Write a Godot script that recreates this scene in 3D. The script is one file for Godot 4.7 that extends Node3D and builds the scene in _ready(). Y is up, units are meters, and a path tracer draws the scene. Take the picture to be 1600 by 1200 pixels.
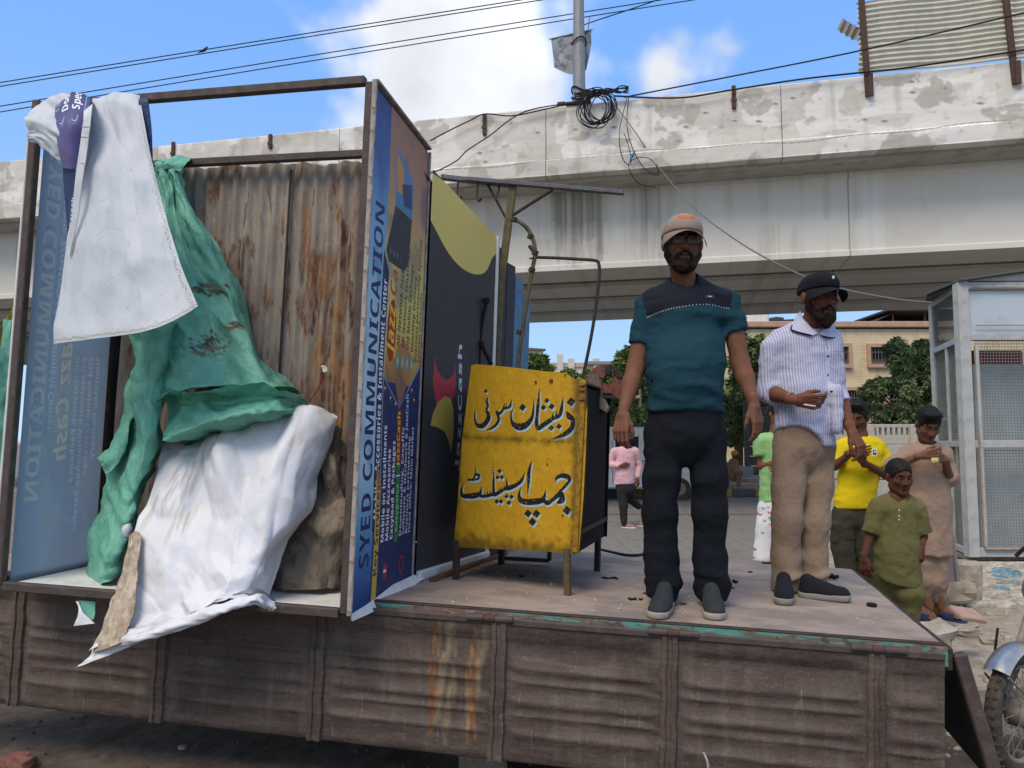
extends Node3D
# A loaded truck bed under a flyover: camera, light, setting, truck load, people.

const F := 1203.0
const PITCH := 0.0750492
const EYE := Vector3(0, 1.52, 0)
var TB: Transform3D            # the truck bed's own axes: x along its edge, y up, z towards the street
var FB: Transform3D            # the flyover's axes: x along it, z towards the street
var M := {}
var taken := {}
var jobs := []
var rng := RandomNumberGenerator.new()

# ---------------------------------------------------------------- sight lines met with real planes
func ray(u: float, v: float) -> Vector3:
	var x := (u - 800.0) / F
	var y := -(v - 600.0) / F
	return Vector3(x, y * cos(PITCH) + sin(PITCH), -(cos(PITCH) - y * sin(PITCH)))

func at(u: float, v: float, d: float) -> Vector3:
	var r := ray(u, v)
	return EYE + r * (d / -r.z)

func hit(u: float, v: float, p: Vector3, n: Vector3) -> Vector3:
	var r := ray(u, v)
	return EYE + r * ((p - EYE).dot(n) / r.dot(n))

func gnd(u: float, v: float, y := 0.0) -> Vector3:
	return hit(u, v, Vector3(0, y, 0), Vector3.UP)

func tz(u: float, v: float, z: float) -> Vector3:
	return TB.affine_inverse() * hit(u, v, TB * Vector3(0, 0, z), TB.basis.z)

func tx(u: float, v: float, x: float) -> Vector3:
	return TB.affine_inverse() * hit(u, v, TB * Vector3(x, 0, 0), TB.basis.x)

func ty(u: float, v: float, y := 0.0) -> Vector3:
	return TB.affine_inverse() * hit(u, v, TB * Vector3(0, y, 0), TB.basis.y)

func fz(u: float, v: float, z := 0.0) -> Vector3:
	return FB.affine_inverse() * hit(u, v, FB * Vector3(0, 0, z), FB.basis.z)

# ---------------------------------------------------------------- nodes
func numbered(n: String) -> String:
	if not taken.has(n):
		taken[n] = 0
		return n
	taken[n] += 1
	return "%s_%03d" % [n, taken[n]]

func thing(called: String, label: String, category: String, xf := Transform3D(), group := "") -> Node3D:
	var o := Node3D.new()
	o.name = numbered(called)
	add_child(o)
	o.transform = xf
	tag(o, label, category, group)
	return o

func tag(o: Node, label: String, category: String, group := "") -> void:
	o.set_meta("label", label)
	o.set_meta("category", category)
	if group != "":
		o.set_meta("group", group)

func kind(o: Node, k := "structure") -> Node:
	o.set_meta("kind", k)
	return o

func obj(called: String, mesh, material: Material, parent: Node = self, xf := Transform3D()) -> MeshInstance3D:
	var o := MeshInstance3D.new()
	o.name = numbered(called) if parent == self else called
	if mesh is SurfaceTool:
		mesh.generate_normals()
		o.mesh = mesh.commit()
	else:
		o.mesh = mesh
	o.material_override = material
	parent.add_child(o, true)
	o.transform = xf
	return o

func base(p: Vector3) -> Transform3D:
	return Transform3D(Basis(), p)

func tbase(p: Vector3) -> Transform3D:      # a spot on the truck, turned as the truck is
	return TB * Transform3D(Basis(), p)

# ---------------------------------------------------------------- shapes
func mb() -> SurfaceTool:
	var st := SurfaceTool.new()
	st.begin(Mesh.PRIMITIVE_TRIANGLES)
	st.set_smooth_group(-1)
	return st

func tri(st: SurfaceTool, a: Vector3, b: Vector3, c: Vector3) -> void:
	for p in [a, b, c]:
		st.set_uv(Vector2.ZERO)
		st.add_vertex(p)

func quad(st: SurfaceTool, a: Vector3, b: Vector3, c: Vector3, d: Vector3) -> void:   # clockwise seen from the front
	for p in [[a, Vector2(0, 0)], [b, Vector2(1, 0)], [c, Vector2(1, 1)], [a, Vector2(0, 0)], [c, Vector2(1, 1)], [d, Vector2(0, 1)]]:
		st.set_uv(p[1])
		st.add_vertex(p[0])

func bx(st: SurfaceTool, c: Vector3, s: Vector3, bev := 0.0, b := Basis()) -> void:
	var h := s * 0.5
	st.set_smooth_group(-1)
	if bev <= 0.0:
		for ax in 3:
			for sg: float in [-1.0, 1.0]:
				var n := Vector3(); n[ax] = sg * h[ax]
				var e1 := Vector3(); e1[(ax + 1) % 3] = h[(ax + 1) % 3]
				var e2 := Vector3(); e2[(ax + 2) % 3] = h[(ax + 2) % 3] * sg
				quad(st, c + b * (n - e1 + e2), c + b * (n + e1 + e2), c + b * (n + e1 - e2), c + b * (n - e1 - e2))
		return
	bev = minf(bev, minf(h.x, minf(h.y, h.z)) * 0.95)
	var v := {}
	for sx in [-1, 1]:
		for sy in [-1, 1]:
			for sz in [-1, 1]:
				var sg := Vector3(sx, sy, sz)
				for ax in 3:
					var p := sg * (h - Vector3(bev, bev, bev))
					p[ax] = sg[ax] * h[ax]
					v[[sx, sy, sz, ax]] = c + b * p
	for ax in 3:
		var a1 := (ax + 1) % 3
		var a2 := (ax + 2) % 3
		for sg in [-1, 1]:
			var q := []
			for k in [[-1, -1], [1, -1], [1, 1], [-1, 1]]:
				var key := [0, 0, 0, ax]
				key[ax] = sg; key[a1] = k[0]; key[a2] = k[1]
				q.append(v[key])
			if sg < 0: quad(st, q[0], q[1], q[2], q[3])
			else: quad(st, q[3], q[2], q[1], q[0])
		for s1 in [-1, 1]:
			for s2 in [-1, 1]:      # the edge that runs along ax
				var k0 := [0, 0, 0, a1]; k0[ax] = -1; k0[a1] = s1; k0[a2] = s2
				var k1 := k0.duplicate(); k1[ax] = 1
				var k2 := k1.duplicate(); k2[3] = a2
				var k3 := k0.duplicate(); k3[3] = a2
				if s1 * s2 > 0: quad(st, v[k0], v[k1], v[k2], v[k3])
				else: quad(st, v[k3], v[k2], v[k1], v[k0])
	for sx in [-1, 1]:
		for sy in [-1, 1]:
			for sz in [-1, 1]:
				var a: Vector3 = v[[sx, sy, sz, 0]]
				var bb: Vector3 = v[[sx, sy, sz, 1]]
				var cc: Vector3 = v[[sx, sy, sz, 2]]
				if sx * sy * sz > 0: tri(st, a, cc, bb)
				else: tri(st, a, bb, cc)

func bar(st: SurfaceTool, a: Vector3, b: Vector3, w: float, d: float, up := Vector3.UP, bev := 0.002) -> void:
	var y := (b - a).normalized()
	var x := y.cross(up)
	if x.length() < 0.01: x = y.cross(Vector3.RIGHT)
	x = x.normalized()
	bx(st, (a + b) * 0.5, Vector3(w, a.distance_to(b), d), bev, Basis(x, y, x.cross(y)))

func ring(c: Vector3, x: Vector3, y: Vector3, r: float, n: int) -> PackedVector3Array:
	var o := PackedVector3Array()
	for i in n:
		var a := TAU * i / n
		o.append(c + (x * cos(a) + y * sin(a)) * r)
	return o

func loft(st: SurfaceTool, rings: Array, closed := true, caps := true, sg := 0) -> void:
	st.set_smooth_group(sg)
	for i in rings.size() - 1:
		var p: PackedVector3Array = rings[i]
		var q: PackedVector3Array = rings[i + 1]
		var n := p.size()
		for k in (n if closed else n - 1):
			var l := (k + 1) % n
			st.set_uv(Vector2(float(k) / n, float(i) / rings.size())); st.add_vertex(p[k])
			st.set_uv(Vector2(float(k) / n, float(i + 1) / rings.size())); st.add_vertex(q[k])
			st.set_uv(Vector2(float(k + 1) / n, float(i + 1) / rings.size())); st.add_vertex(q[l])
			st.set_uv(Vector2(float(k) / n, float(i) / rings.size())); st.add_vertex(p[k])
			st.set_uv(Vector2(float(k + 1) / n, float(i + 1) / rings.size())); st.add_vertex(q[l])
			st.set_uv(Vector2(float(k + 1) / n, float(i) / rings.size())); st.add_vertex(p[l])
	if caps:
		st.set_smooth_group(-1)
		for e in [0, rings.size() - 1]:
			var p: PackedVector3Array = rings[e]
			for k in range(1, p.size() - 1):
				if e == 0: tri(st, p[0], p[k], p[k + 1])
				else: tri(st, p[0], p[k + 1], p[k])

func tube(st: SurfaceTool, pts: Array, r, n := 8, caps := true) -> void:      # r: one radius or one for each point
	var rings := []
	var x := Vector3.ZERO
	for i in pts.size():
		var t: Vector3 = (pts[mini(i + 1, pts.size() - 1)] - pts[maxi(i - 1, 0)]).normalized()
		if x == Vector3.ZERO:
			x = t.cross(Vector3.UP if absf(t.y) < 0.9 else Vector3.RIGHT)
		x = (x - t * x.dot(t)).normalized()
		rings.append(ring(pts[i], x, x.cross(t), r[i] if r is Array else r, n))
	loft(st, rings, true, caps)

func prism(st: SurfaceTool, poly: PackedVector2Array, xf: Transform3D, depth: float) -> void:   # an outline in x and y, given thickness along -z
	st.set_smooth_group(-1)
	if Geometry2D.is_polygon_clockwise(poly): poly.reverse()
	var ids := Geometry2D.triangulate_polygon(poly)
	for i in range(0, ids.size(), 3):
		var p := [poly[ids[i]], poly[ids[i + 1]], poly[ids[i + 2]]]
		if (p[1] - p[0]).cross(p[2] - p[0]) > 0: p.reverse()
		for q in p:
			st.set_uv(q); st.add_vertex(xf * Vector3(q.x, q.y, 0))
		p.reverse()
		for q in p:
			st.set_uv(q); st.add_vertex(xf * Vector3(q.x, q.y, -depth))
	for i in poly.size():
		var a := poly[i]
		var b := poly[(i + 1) % poly.size()]
		quad(st, xf * Vector3(a.x, a.y, 0), xf * Vector3(a.x, a.y, -depth), xf * Vector3(b.x, b.y, -depth), xf * Vector3(b.x, b.y, 0))

func cat(p: Array, t: float):      # Catmull-Rom through any points, t from 0 to 1
	var n := p.size() - 1
	var f := clampf(t, 0, 1) * n
	var i := mini(int(f), n - 1)
	f -= i
	var a = p[maxi(i - 1, 0)]
	var b = p[i]
	var c = p[i + 1]
	var d = p[mini(i + 2, n)]
	return (b * 2.0 + (c - a) * f + (a * 2.0 - b * 5.0 + c * 4.0 - d) * f * f + (b * 3.0 - a - c * 3.0 + d) * f * f * f) * 0.5

func smooth_line(p: Array, n: int) -> Array:
	var o := []
	for i in n + 1:
		o.append(cat(p, float(i) / n))
	return o

func facet(p: Vector2) -> float:      # flat facets that meet in sharp creases
	var k := (p.x + p.y) * 0.366
	var i := floorf(p.x + k)
	var j := floorf(p.y + k)
	var fx := p.x + k - i
	var fy := p.y + k - j
	var h := func(a: float, b: float) -> float: return fposmod(sin(a * 127.1 + b * 311.7 + 5.0) * 43758.5453, 1.0)
	if fx > fy: return h.call(i, j) * (1.0 - fx) + h.call(i + 1.0, j) * (fx - fy) + h.call(i + 1.0, j + 1.0) * fy
	return h.call(i, j) * (1.0 - fy) + h.call(i, j + 1.0) * (fy - fx) + h.call(i + 1.0, j + 1.0) * fx

func drape(rows: Array, nu: int, nv: int, thick := 0.002, noise: FastNoiseLite = null, amp := 0.0, squeeze := Vector3.ONE, off := Vector3.ZERO, fac := Vector3.ZERO) -> SurfaceTool:
	# a cloth: rows of points (all of one length) become a smooth sheet with two faces, creased along its normal
	var st := mb()
	st.set_smooth_group(0)
	var g := []
	for j in nv + 1:
		var line := []
		var t := float(j) / nv
		for i in nu + 1:
			var s := float(i) / nu
			var c := []
			for r in rows:
				c.append(cat(r, s))
			line.append(cat(c, t) - off)
		g.append(line)
	var nn := []
	for j in nv + 1:
		var line := []
		for i in nu + 1:
			var n: Vector3 = (g[j][mini(i + 1, nu)] - g[j][maxi(i - 1, 0)]).cross(g[mini(j + 1, nv)][i] - g[maxi(j - 1, 0)][i])
			line.append(-n.normalized())
		nn.append(line)
	for j in nv + 1:
		for i in nu + 1:
			if noise:
				var p: Vector3 = g[j][i] * squeeze
				g[j][i] += nn[j][i] * amp * noise.get_noise_3dv(p)
			if fac.x > 0.0:
				var q := Vector2(float(i) / nu * fac.y + 0.35 * sin(float(j) / nv * 5.0), float(j) / nv * fac.z + 0.3 * sin(float(i) / nu * 6.0 + 1.0))
				g[j][i] += nn[j][i] * fac.x * (facet(q) + 0.45 * facet(q * 2.6 + Vector2(9, 4)) - 0.72)
	for side in 2:
		st.set_smooth_group(side)
		for j in nv:
			for i in nu:
				var q := []
				for k in [[i, j], [i + 1, j], [i + 1, j + 1], [i, j + 1]]:
					q.append([g[k[1]][k[0]] + nn[k[1]][k[0]] * (-thick if side else 0.0), Vector2(float(k[0]) / nu, float(k[1]) / nv)])
				for k in ([0, 1, 2, 0, 2, 3] if side else [0, 2, 1, 0, 3, 2]):
					st.set_uv(q[k][1]); st.add_vertex(q[k][0])
	return st

# ---------------------------------------------------------------- textures: layers of noise, flat print
func canvas(w: int, h: int, c: Color) -> Image:
	var im := Image.create_empty(w, h, false, Image.FORMAT_RGBA8)
	im.fill(c)
	return im

func nz(w: int, h: int, sd: int, freq: float, oct := 4, sx := 1.0, sy := 1.0, ridged := false, tile := false) -> PackedByteArray:
	var n := FastNoiseLite.new()
	n.seed = sd
	n.noise_type = FastNoiseLite.TYPE_SIMPLEX_SMOOTH
	n.frequency = freq
	n.fractal_type = FastNoiseLite.FRACTAL_RIDGED if ridged else FastNoiseLite.FRACTAL_FBM
	n.fractal_octaves = oct
	var ww := maxi(8, int(w / sx))
	var hh := maxi(8, int(h / sy))
	var im := n.get_seamless_image(ww, hh) if tile else n.get_image(ww, hh)
	im.convert(Image.FORMAT_L8)
	if ww != w or hh != h:
		im.resize(w, h, Image.INTERPOLATE_CUBIC)
	return im.get_data()

func blot(im: Image, nb: PackedByteArray, lo: float, hi: float, c: Color, a := 1.0) -> void:
	var lut := PackedInt32Array()
	lut.resize(256)
	var rgb := c.r8 | (c.g8 << 8) | (c.b8 << 16)
	for i in 256:
		var al := int(255.0 * a * smoothstep(lo, hi, i / 255.0))
		lut[i] = rgb | (al << 24)
	var out := PackedInt32Array()
	out.resize(nb.size())
	for i in nb.size():
		out[i] = lut[nb[i]]
	var l := Image.create_from_data(im.get_width(), im.get_height(), false, Image.FORMAT_RGBA8, out.to_byte_array())
	im.blend_rect(l, Rect2i(0, 0, im.get_width(), im.get_height()), Vector2i.ZERO)

func tex(im: Image) -> ImageTexture:
	return ImageTexture.create_from_image(im)

func relief(nb: PackedByteArray, w: int, h: int, strength := 4.0) -> ImageTexture:
	var im := Image.create_from_data(w, h, false, Image.FORMAT_L8, nb)
	im.convert(Image.FORMAT_RGBA8)
	im.bump_map_to_normal_map(strength)
	return tex(im)

func fill_tri(im: Image, a: Vector2, b: Vector2, c: Vector2, col: Color) -> void:
	var y0 := maxi(0, int(floor(minf(a.y, minf(b.y, c.y)))))
	var y1 := mini(im.get_height() - 1, int(ceil(maxf(a.y, maxf(b.y, c.y)))))
	for y in range(y0, y1 + 1):
		var yy := y + 0.5
		var lo := 1e9
		var hi := -1e9
		for e in [[a, b], [b, c], [c, a]]:
			var p: Vector2 = e[0]
			var q: Vector2 = e[1]
			if (p.y <= yy) != (q.y <= yy):
				var x := p.x + (q.x - p.x) * (yy - p.y) / (q.y - p.y)
				lo = minf(lo, x); hi = maxf(hi, x)
		if hi > lo:
			var xi := int(round(lo))
			im.fill_rect(Rect2i(xi, y, maxi(0, int(round(hi)) - xi), 1), col)

func fill_poly(im: Image, p: Array, col: Color) -> void:
	var pv := PackedVector2Array(p)
	var ids := Geometry2D.triangulate_polygon(pv)
	for i in range(0, ids.size(), 3):
		fill_tri(im, pv[ids[i]], pv[ids[i + 1]], pv[ids[i + 2]], col)

func stroke(im: Image, pts: Array, col: Color, scale := 1.0, off := Vector2.ZERO) -> void:   # points (x, y, width)
	var l := smooth_line(pts, pts.size() * 6)
	for i in l.size():
		var p: Vector3 = l[i]
		var r := maxf(0.6, p.z * 0.5 * scale)
		var c := Vector2(p.x, p.y) + off
		for y in range(int(c.y - r), int(c.y + r) + 1):
			var hw := r * r - (y + 0.5 - c.y) * (y + 0.5 - c.y)
			if hw > 0.0:
				hw = sqrt(hw)
				im.fill_rect(Rect2i(int(round(c.x - hw)), y, maxi(1, int(round(2.0 * hw))), 1), col)

func soften(l: Image, n: int) -> void:
	var w := l.get_width()
	var h := l.get_height()
	for i in 3: l.fix_alpha_edges()
	var k := 1
	while k * 2 <= n:
		k *= 2
		l.resize(w / k, h / k, Image.INTERPOLATE_BILINEAR)
	while k > 1:
		k /= 2
		l.resize(w / k, h / k, Image.INTERPOLATE_BILINEAR)

func smear(im: Image, lines: Array, soft := 3, a := 1.0) -> void:      # strokes [points, colour] laid on softly
	var l := canvas(im.get_width(), im.get_height(), Color(0, 0, 0, 0))
	for q in lines: stroke(l, q[0], Color(q[1], a))
	var w := im.get_width()
	var h := im.get_height()
	soften(l, soft)
	im.blend_rect(l, Rect2i(0, 0, w, h), Vector2i.ZERO)

func words(im: Image, s: String, o: Vector2, height: float, col: Color, stretch := 1.0, bold := false, turn := 0.0, slant := 0.0, fit := 0.0) -> float:
	# lettering filled into a picture; o is the left end of the baseline, height that of a capital
	var f := SystemFont.new()
	f.font_names = PackedStringArray(["Droid Sans"])
	f.font_weight = 700 if bold else 400
	var t := TextMesh.new()
	t.font = f
	t.font_size = 64
	t.pixel_size = 1.0
	t.depth = 0.0
	t.curve_step = 4.0
	t.horizontal_alignment = HORIZONTAL_ALIGNMENT_LEFT
	t.vertical_alignment = VERTICAL_ALIGNMENT_BOTTOM
	t.text = s
	var ar := t.get_mesh_arrays()
	var v: PackedVector3Array = ar[Mesh.ARRAY_VERTEX]
	var ids: PackedInt32Array = ar[Mesh.ARRAY_INDEX] if ar[Mesh.ARRAY_INDEX] else PackedInt32Array(range(v.size()))
	var down := f.get_descent(64)
	var k := height / (64.0 * 0.714)
	var wide := 0.0
	var left := 1e9
	for p in v:
		wide = maxf(wide, p.x)
		left = minf(left, p.x)
	if fit > 0.0: stretch = fit / ((wide - left) * k)
	var q := PackedVector2Array()
	for p in v:
		var y := p.y - down
		q.append(o + Vector2((p.x - left + y * slant) * k * stretch, -y * k).rotated(turn))
	for i in range(0, ids.size(), 3):
		fill_tri(im, q[ids[i]], q[ids[i + 1]], q[ids[i + 2]], col)
	return (wide - left) * k * stretch

# ---------------------------------------------------------------- materials
func mat(t: Texture2D, rough := 0.85, metal := 0.0, col := Color.WHITE) -> StandardMaterial3D:
	var m := StandardMaterial3D.new()
	m.albedo_color = col
	if t: m.albedo_texture = t
	m.roughness = rough
	m.metallic = metal
	m.metallic_specular = 0.35
	return m

func tri_mat(t: Texture2D, metres: float, rough := 0.85, normal: Texture2D = null, strength := 0.6, metal := 0.0, in_world := false) -> StandardMaterial3D:
	var m := mat(t, rough, metal)
	m.uv1_triplanar = true
	m.uv1_world_triplanar = in_world
	m.uv1_scale = Vector3.ONE / metres
	if normal:
		m.normal_enabled = true
		m.normal_texture = normal
		m.normal_scale = strength
	return m

func worn(sd: int, base_c: Color, dark: Color, light: Color, size := 256, extra := Color(0, 0, 0, 0)) -> ImageTexture:   # a common worn surface
	var im := canvas(size, size, base_c)
	blot(im, nz(size, size, sd, 0.012, 4, 1, 1, false, true), 0.4, 0.85, dark, 0.45)
	blot(im, nz(size, size, sd + 1, 0.02, 4, 1, 1, false, true), 0.5, 0.9, light, 0.45)
	if extra.a > 0.0:
		blot(im, nz(size, size, sd + 2, 0.018, 5, 1, 1, false, true), 0.62, 0.76, extra, extra.a * 0.7)
	blot(im, nz(size, size, sd + 3, 0.12, 3, 1, 1, false, true), 0.5, 0.95, dark, 0.25)
	return tex(im)

func flat(c: Color, rough := 0.8, metal := 0.0) -> StandardMaterial3D:
	return mat(null, rough, metal, c)

func grey_map(sd: int, w: int, f: float, o := 4) -> ImageTexture:
	return relief(nz(w, w, sd, f, o, 1, 1, false, true), w, w, 3.0)

func materials() -> void:
	var fine := grey_map(5, 256, 0.06, 4)
	var lumps := grey_map(6, 256, 0.02, 5)
	M.fine = fine
	var cn := FastNoiseLite.new()
	cn.seed = 9; cn.noise_type = FastNoiseLite.TYPE_CELLULAR; cn.frequency = 0.02; cn.fractal_octaves = 3; cn.fractal_gain = 0.45
	cn.cellular_return_type = FastNoiseLite.RETURN_DISTANCE; cn.cellular_jitter = 1.0; cn.domain_warp_enabled = true; cn.domain_warp_amplitude = 20.0
	var ci := cn.get_image(512, 512)
	ci.convert(Image.FORMAT_L8)
	M.crumple = relief(ci.get_data(), 512, 512, 9.0)
	M.asphalt = tri_mat(worn(11, Color("7d7870"), Color("5f5a54"), Color("938d83"), 512, Color(0.36, 0.34, 0.32, 0.5)), 3.1, 0.95, fine, 0.7, 0, true)
	M.dirt = tri_mat(worn(21, Color("5e554b"), Color("41382f"), Color("786e62"), 512, Color(0.30, 0.26, 0.22, 0.6)), 1.7, 1.0, lumps, 1.0, 0, true)
	M.sidewalk = tri_mat(worn(31, Color("a19788"), Color("7c7266"), Color("b8ae9e"), 512, Color(0.42, 0.38, 0.33, 0.5)), 1.3, 0.95, lumps, 0.9, 0, true)
	M.paver = tri_mat(worn(41, Color("7d7a74"), Color("67645f"), Color("8a8780"), 256), 0.9, 0.95, fine, 0.5, 0, true)
	M.kerb_yellow = tri_mat(worn(51, Color("a98c3c"), Color("7d744f"), Color("b7a258")), 0.8, 0.9, fine)
	M.kerb_black = tri_mat(worn(61, Color("5b5a58"), Color("474644"), Color("83807a")), 0.8, 0.9, fine)
	M.concrete = tri_mat(worn(71, Color("b3aea2"), Color("98948a"), Color("c2beb3"), 512, Color(0.50, 0.48, 0.44, 0.35)), 5.0, 0.92, fine, 0.25)
	M.girder = tri_mat(worn(75, Color("bdb8aa"), Color("a9a498"), Color("c9c5b9"), 512), 6.0, 0.92, fine, 0.15)
	M.rubble = tri_mat(worn(81, Color("ada391"), Color("857b6c"), Color("c6bdac"), 256, Color(0.5, 0.36, 0.3, 0.4)), 0.5, 0.95, lumps, 1.0)
	M.steel_dark = tri_mat(worn(91, Color("3c3432"), Color("241f1e"), Color("5b4c46"), 256, Color(0.32, 0.2, 0.15, 0.5)), 0.35, 0.6, fine, 0.4)
	M.frame = tri_mat(worn(95, Color("524844"), Color("3b3432"), Color("6e625d"), 256, Color(0.40, 0.29, 0.24, 0.4)), 0.4, 0.55, fine, 0.2)
	M.rust = tri_mat(worn(101, Color("6b4a38"), Color("45302a"), Color("8d6a50"), 256, Color(0.5, 0.28, 0.15, 0.6)), 0.3, 0.85, fine, 0.6)
	M.post_rust = tri_mat(worn(105, Color("54413a"), Color("3c2f2c"), Color("6d5548")), 0.3, 0.8, fine, 0.4)
	M.pole = tri_mat(worn(111, Color("8c8f92"), Color("73767a"), Color("a2a4a6")), 0.6, 0.55, fine, 0.15, 0.3)
	M.black = flat(Color("141416"), 0.75)
	M.black_cloth = tri_mat(worn(115, Color("191a1e"), Color("0f1013"), Color("25262c")), 0.5, 0.9, lumps, 0.5)
	M.cable = flat(Color("1d1d20"), 0.6)
	M.cable_grey = flat(Color("6c6a68"), 0.6)
	M.white_paint = tri_mat(worn(121, Color("dcdcd8"), Color("bdbab2"), Color("e8e8e6")), 0.6, 0.7, fine, 0.15)
	M.cabin = tri_mat(worn(125, Color("b3b5b2"), Color("9c9f9d"), Color("c0c2be"), 256, Color(0.62, 0.6, 0.55, 0.5)), 0.5, 0.65, fine, 0.1)
	M.cabin_rust = tri_mat(worn(127, Color("a58a72"), Color("8a5a38"), Color("b4b2aa"), 256, Color(0.48, 0.25, 0.12, 0.7)), 0.25, 0.85, fine, 0.4)
	M.wire = flat(Color("8d9390"), 0.6, 0.2)
	M.glass = mat(null, 0.05); M.glass.albedo_color = Color(0.7, 0.75, 0.78, 0.12); M.glass.metallic_specular = 0.12; M.glass.transparency = BaseMaterial3D.TRANSPARENCY_ALPHA
	M.dark_glass = flat(Color("20262b"), 0.15)
	M.chrome = tri_mat(worn(129, Color("b3b1ac"), Color("96928b"), Color("c4c2be")), 0.2, 0.32, fine, 0.1, 0.9)
	M.tyre = tri_mat(worn(131, Color("4a443d"), Color("2b2826"), Color("7b7163")), 0.2, 0.95, lumps, 0.8)
	M.dusty_metal = tri_mat(worn(135, Color("8d8478"), Color("6b645b"), Color("a89f92")), 0.2, 0.7, fine, 0.4, 0.3)
	M.bark = tri_mat(worn(141, Color("6a5b4b"), Color("463b31"), Color("83735f")), 0.5, 0.95, lumps, 1.0)
	M.teal_paint = tri_mat(worn(145, Color("3f7f72"), Color("6f5f55"), Color("5c9a8b"), 256, Color(0.38, 0.3, 0.27, 0.8)), 0.35, 0.8, fine, 0.3)
	M.stone = tri_mat(worn(151, Color("b5aea2"), Color("908a80"), Color("cdc7bb")), 0.2, 0.95, lumps, 0.6)
	M.far_white = tri_mat(worn(155, Color("cfc9bd"), Color("b5ae9f"), Color("dad6cc")), 6.0, 0.9)
	M.far_beige = tri_mat(worn(157, Color("b8a993"), Color("9c8d78"), Color("c8bba6")), 6.0, 0.9)
	M.vise_red = tri_mat(worn(161, Color("7d4f46"), Color("4c3632"), Color("94655a"), 256, Color(0.2, 0.16, 0.15, 0.7)), 0.15, 0.7, fine, 0.4)
	M.blue_board = tri_mat(worn(165, Color("5f86a3"), Color("48687f"), Color("7699b0"), 256, Color(0.35, 0.4, 0.42, 0.4)), 0.5, 0.8, fine, 0.3)
	M.leaf = mat(null, 0.7); M.leaf.vertex_color_use_as_albedo = true
	M.leaf.backlight_enabled = true; M.leaf.backlight = Color(0.10, 0.16, 0.04)
	M.skin = mat(worn(171, Color.WHITE, Color(0.86, 0.84, 0.83), Color.WHITE), 0.62); M.skin.metallic_specular = 0.25; M.skin.vertex_color_use_as_albedo = true
	M.skin.uv1_triplanar = true; M.skin.uv1_scale = Vector3(6, 6, 6)
	M.dyed = tri_mat(worn(175, Color.WHITE, Color(0.90, 0.89, 0.88), Color.WHITE), 0.25, 0.92, fine, 0.25); M.dyed.vertex_color_use_as_albedo = true
	M.boards_dark = tri_mat(worn(181, Color("45464c"), Color("36373d"), Color("565860")), 0.5, 0.8, fine, 0.3)
	M.cloth = tri_mat(worn(175, Color.WHITE, Color(0.90, 0.89, 0.88), Color.WHITE), 0.55, 0.92, M.crumple, 0.55); M.cloth.vertex_color_use_as_albedo = true
	M.hair = tri_mat(worn(178, Color("16130f"), Color("0c0a08"), Color("2a241d")), 0.05, 0.6, fine, 1.0)

# ---------------------------------------------------------------- sky, sun, camera
func sky_panorama() -> ImageTexture:
	var w := 1536
	var h := 768
	var n := FastNoiseLite.new()
	n.seed = 7; n.frequency = 1.5; n.fractal_octaves = 6; n.fractal_gain = 0.52
	var n2 := FastNoiseLite.new()
	n2.seed = 19; n2.frequency = 0.7; n2.fractal_octaves = 3
	var heaps := []
	for c in [[700, 10, 0.095, 0.9], [650, 130, 0.085, 0.85], [755, 120, 0.095, 0.95], [700, 185, 0.085, 0.8], [625, 60, 0.055, 0.5], [815, 170, 0.06, 0.7], [1035, 95, 0.042, 1.0], [1030, 130, 0.035, 0.6], [1140, 95, 0.05, 0.5], [575, 205, 0.05, 0.5], [690, 80, 0.10, 0.9], [690, -60, 0.10, 0.7], [1110, 60, 0.04, 0.35]]:
		heaps.append([ray(c[0], c[1]).normalized(), c[2], c[3]])
	var d := PackedFloat32Array()
	d.resize(w * h * 3)
	var i := 0
	for y in h:
		var el := PI * (0.5 - (y + 0.5) / h)
		var ce := cos(el)
		var se := sin(el)
		var k := pow(1.0 - maxf(se, 0.0), 3.2)
		var blue := Color(0.112, 0.275, 0.66).lerp(Color(0.39, 0.57, 0.72), k)
		for x in w:
			var az := TAU * (x + 0.5) / w      # straight ahead, -z, is where the picture begins
			var dir := Vector3(sin(az) * ce, se, -cos(az) * ce)
			var c := blue
			if se > 0.0:
				# clouds on a level sheet above, the same all round, broken up by size
				var p := dir / (se + 0.22)
				var f := n.get_noise_3d(p.x * 0.9, p.y * 0.4, p.z * 0.9)
				var cover := n2.get_noise_3d(p.x * 0.5 + 4.0, 0.0, p.z * 0.5)
				var front := smoothstep(0.2, 0.75, -dir.z)
				var a := smoothstep(0.05, 0.5, f + cover * 0.5 + 0.34 - front * 0.95)
				if front > 0.0:
					var heap := 0.0
					for q in heaps:
						var away: float = dir.distance_to(q[0]) / q[1]
						if away < 2.2: heap += q[2] * exp(-away * away * 1.1)
					if heap > 0.02:
						var fz2 := n.get_noise_3d(dir.x * 4.4, dir.y * 4.8, dir.z * 4.4)
						a = maxf(a, smoothstep(0.3, 1.7, heap + fz2 * 1.7) * 0.95)
				a *= smoothstep(0.02 + front * 0.18, 0.16 + front * 0.24, se)
				var lit := 0.64 + 0.26 * n.get_noise_3d(dir.x * 2.0 + 9.0, dir.y * 2.6, dir.z * 2.0)
				c = c.lerp(Color(lit, lit * 1.02, lit * 1.07), a)
			else:
				c = Color(0.22, 0.20, 0.18)
			d[i] = c.r; d[i + 1] = c.g; d[i + 2] = c.b
			i += 3
	return tex(Image.create_from_data(w, h, false, Image.FORMAT_RGBF, d.to_byte_array()))

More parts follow.
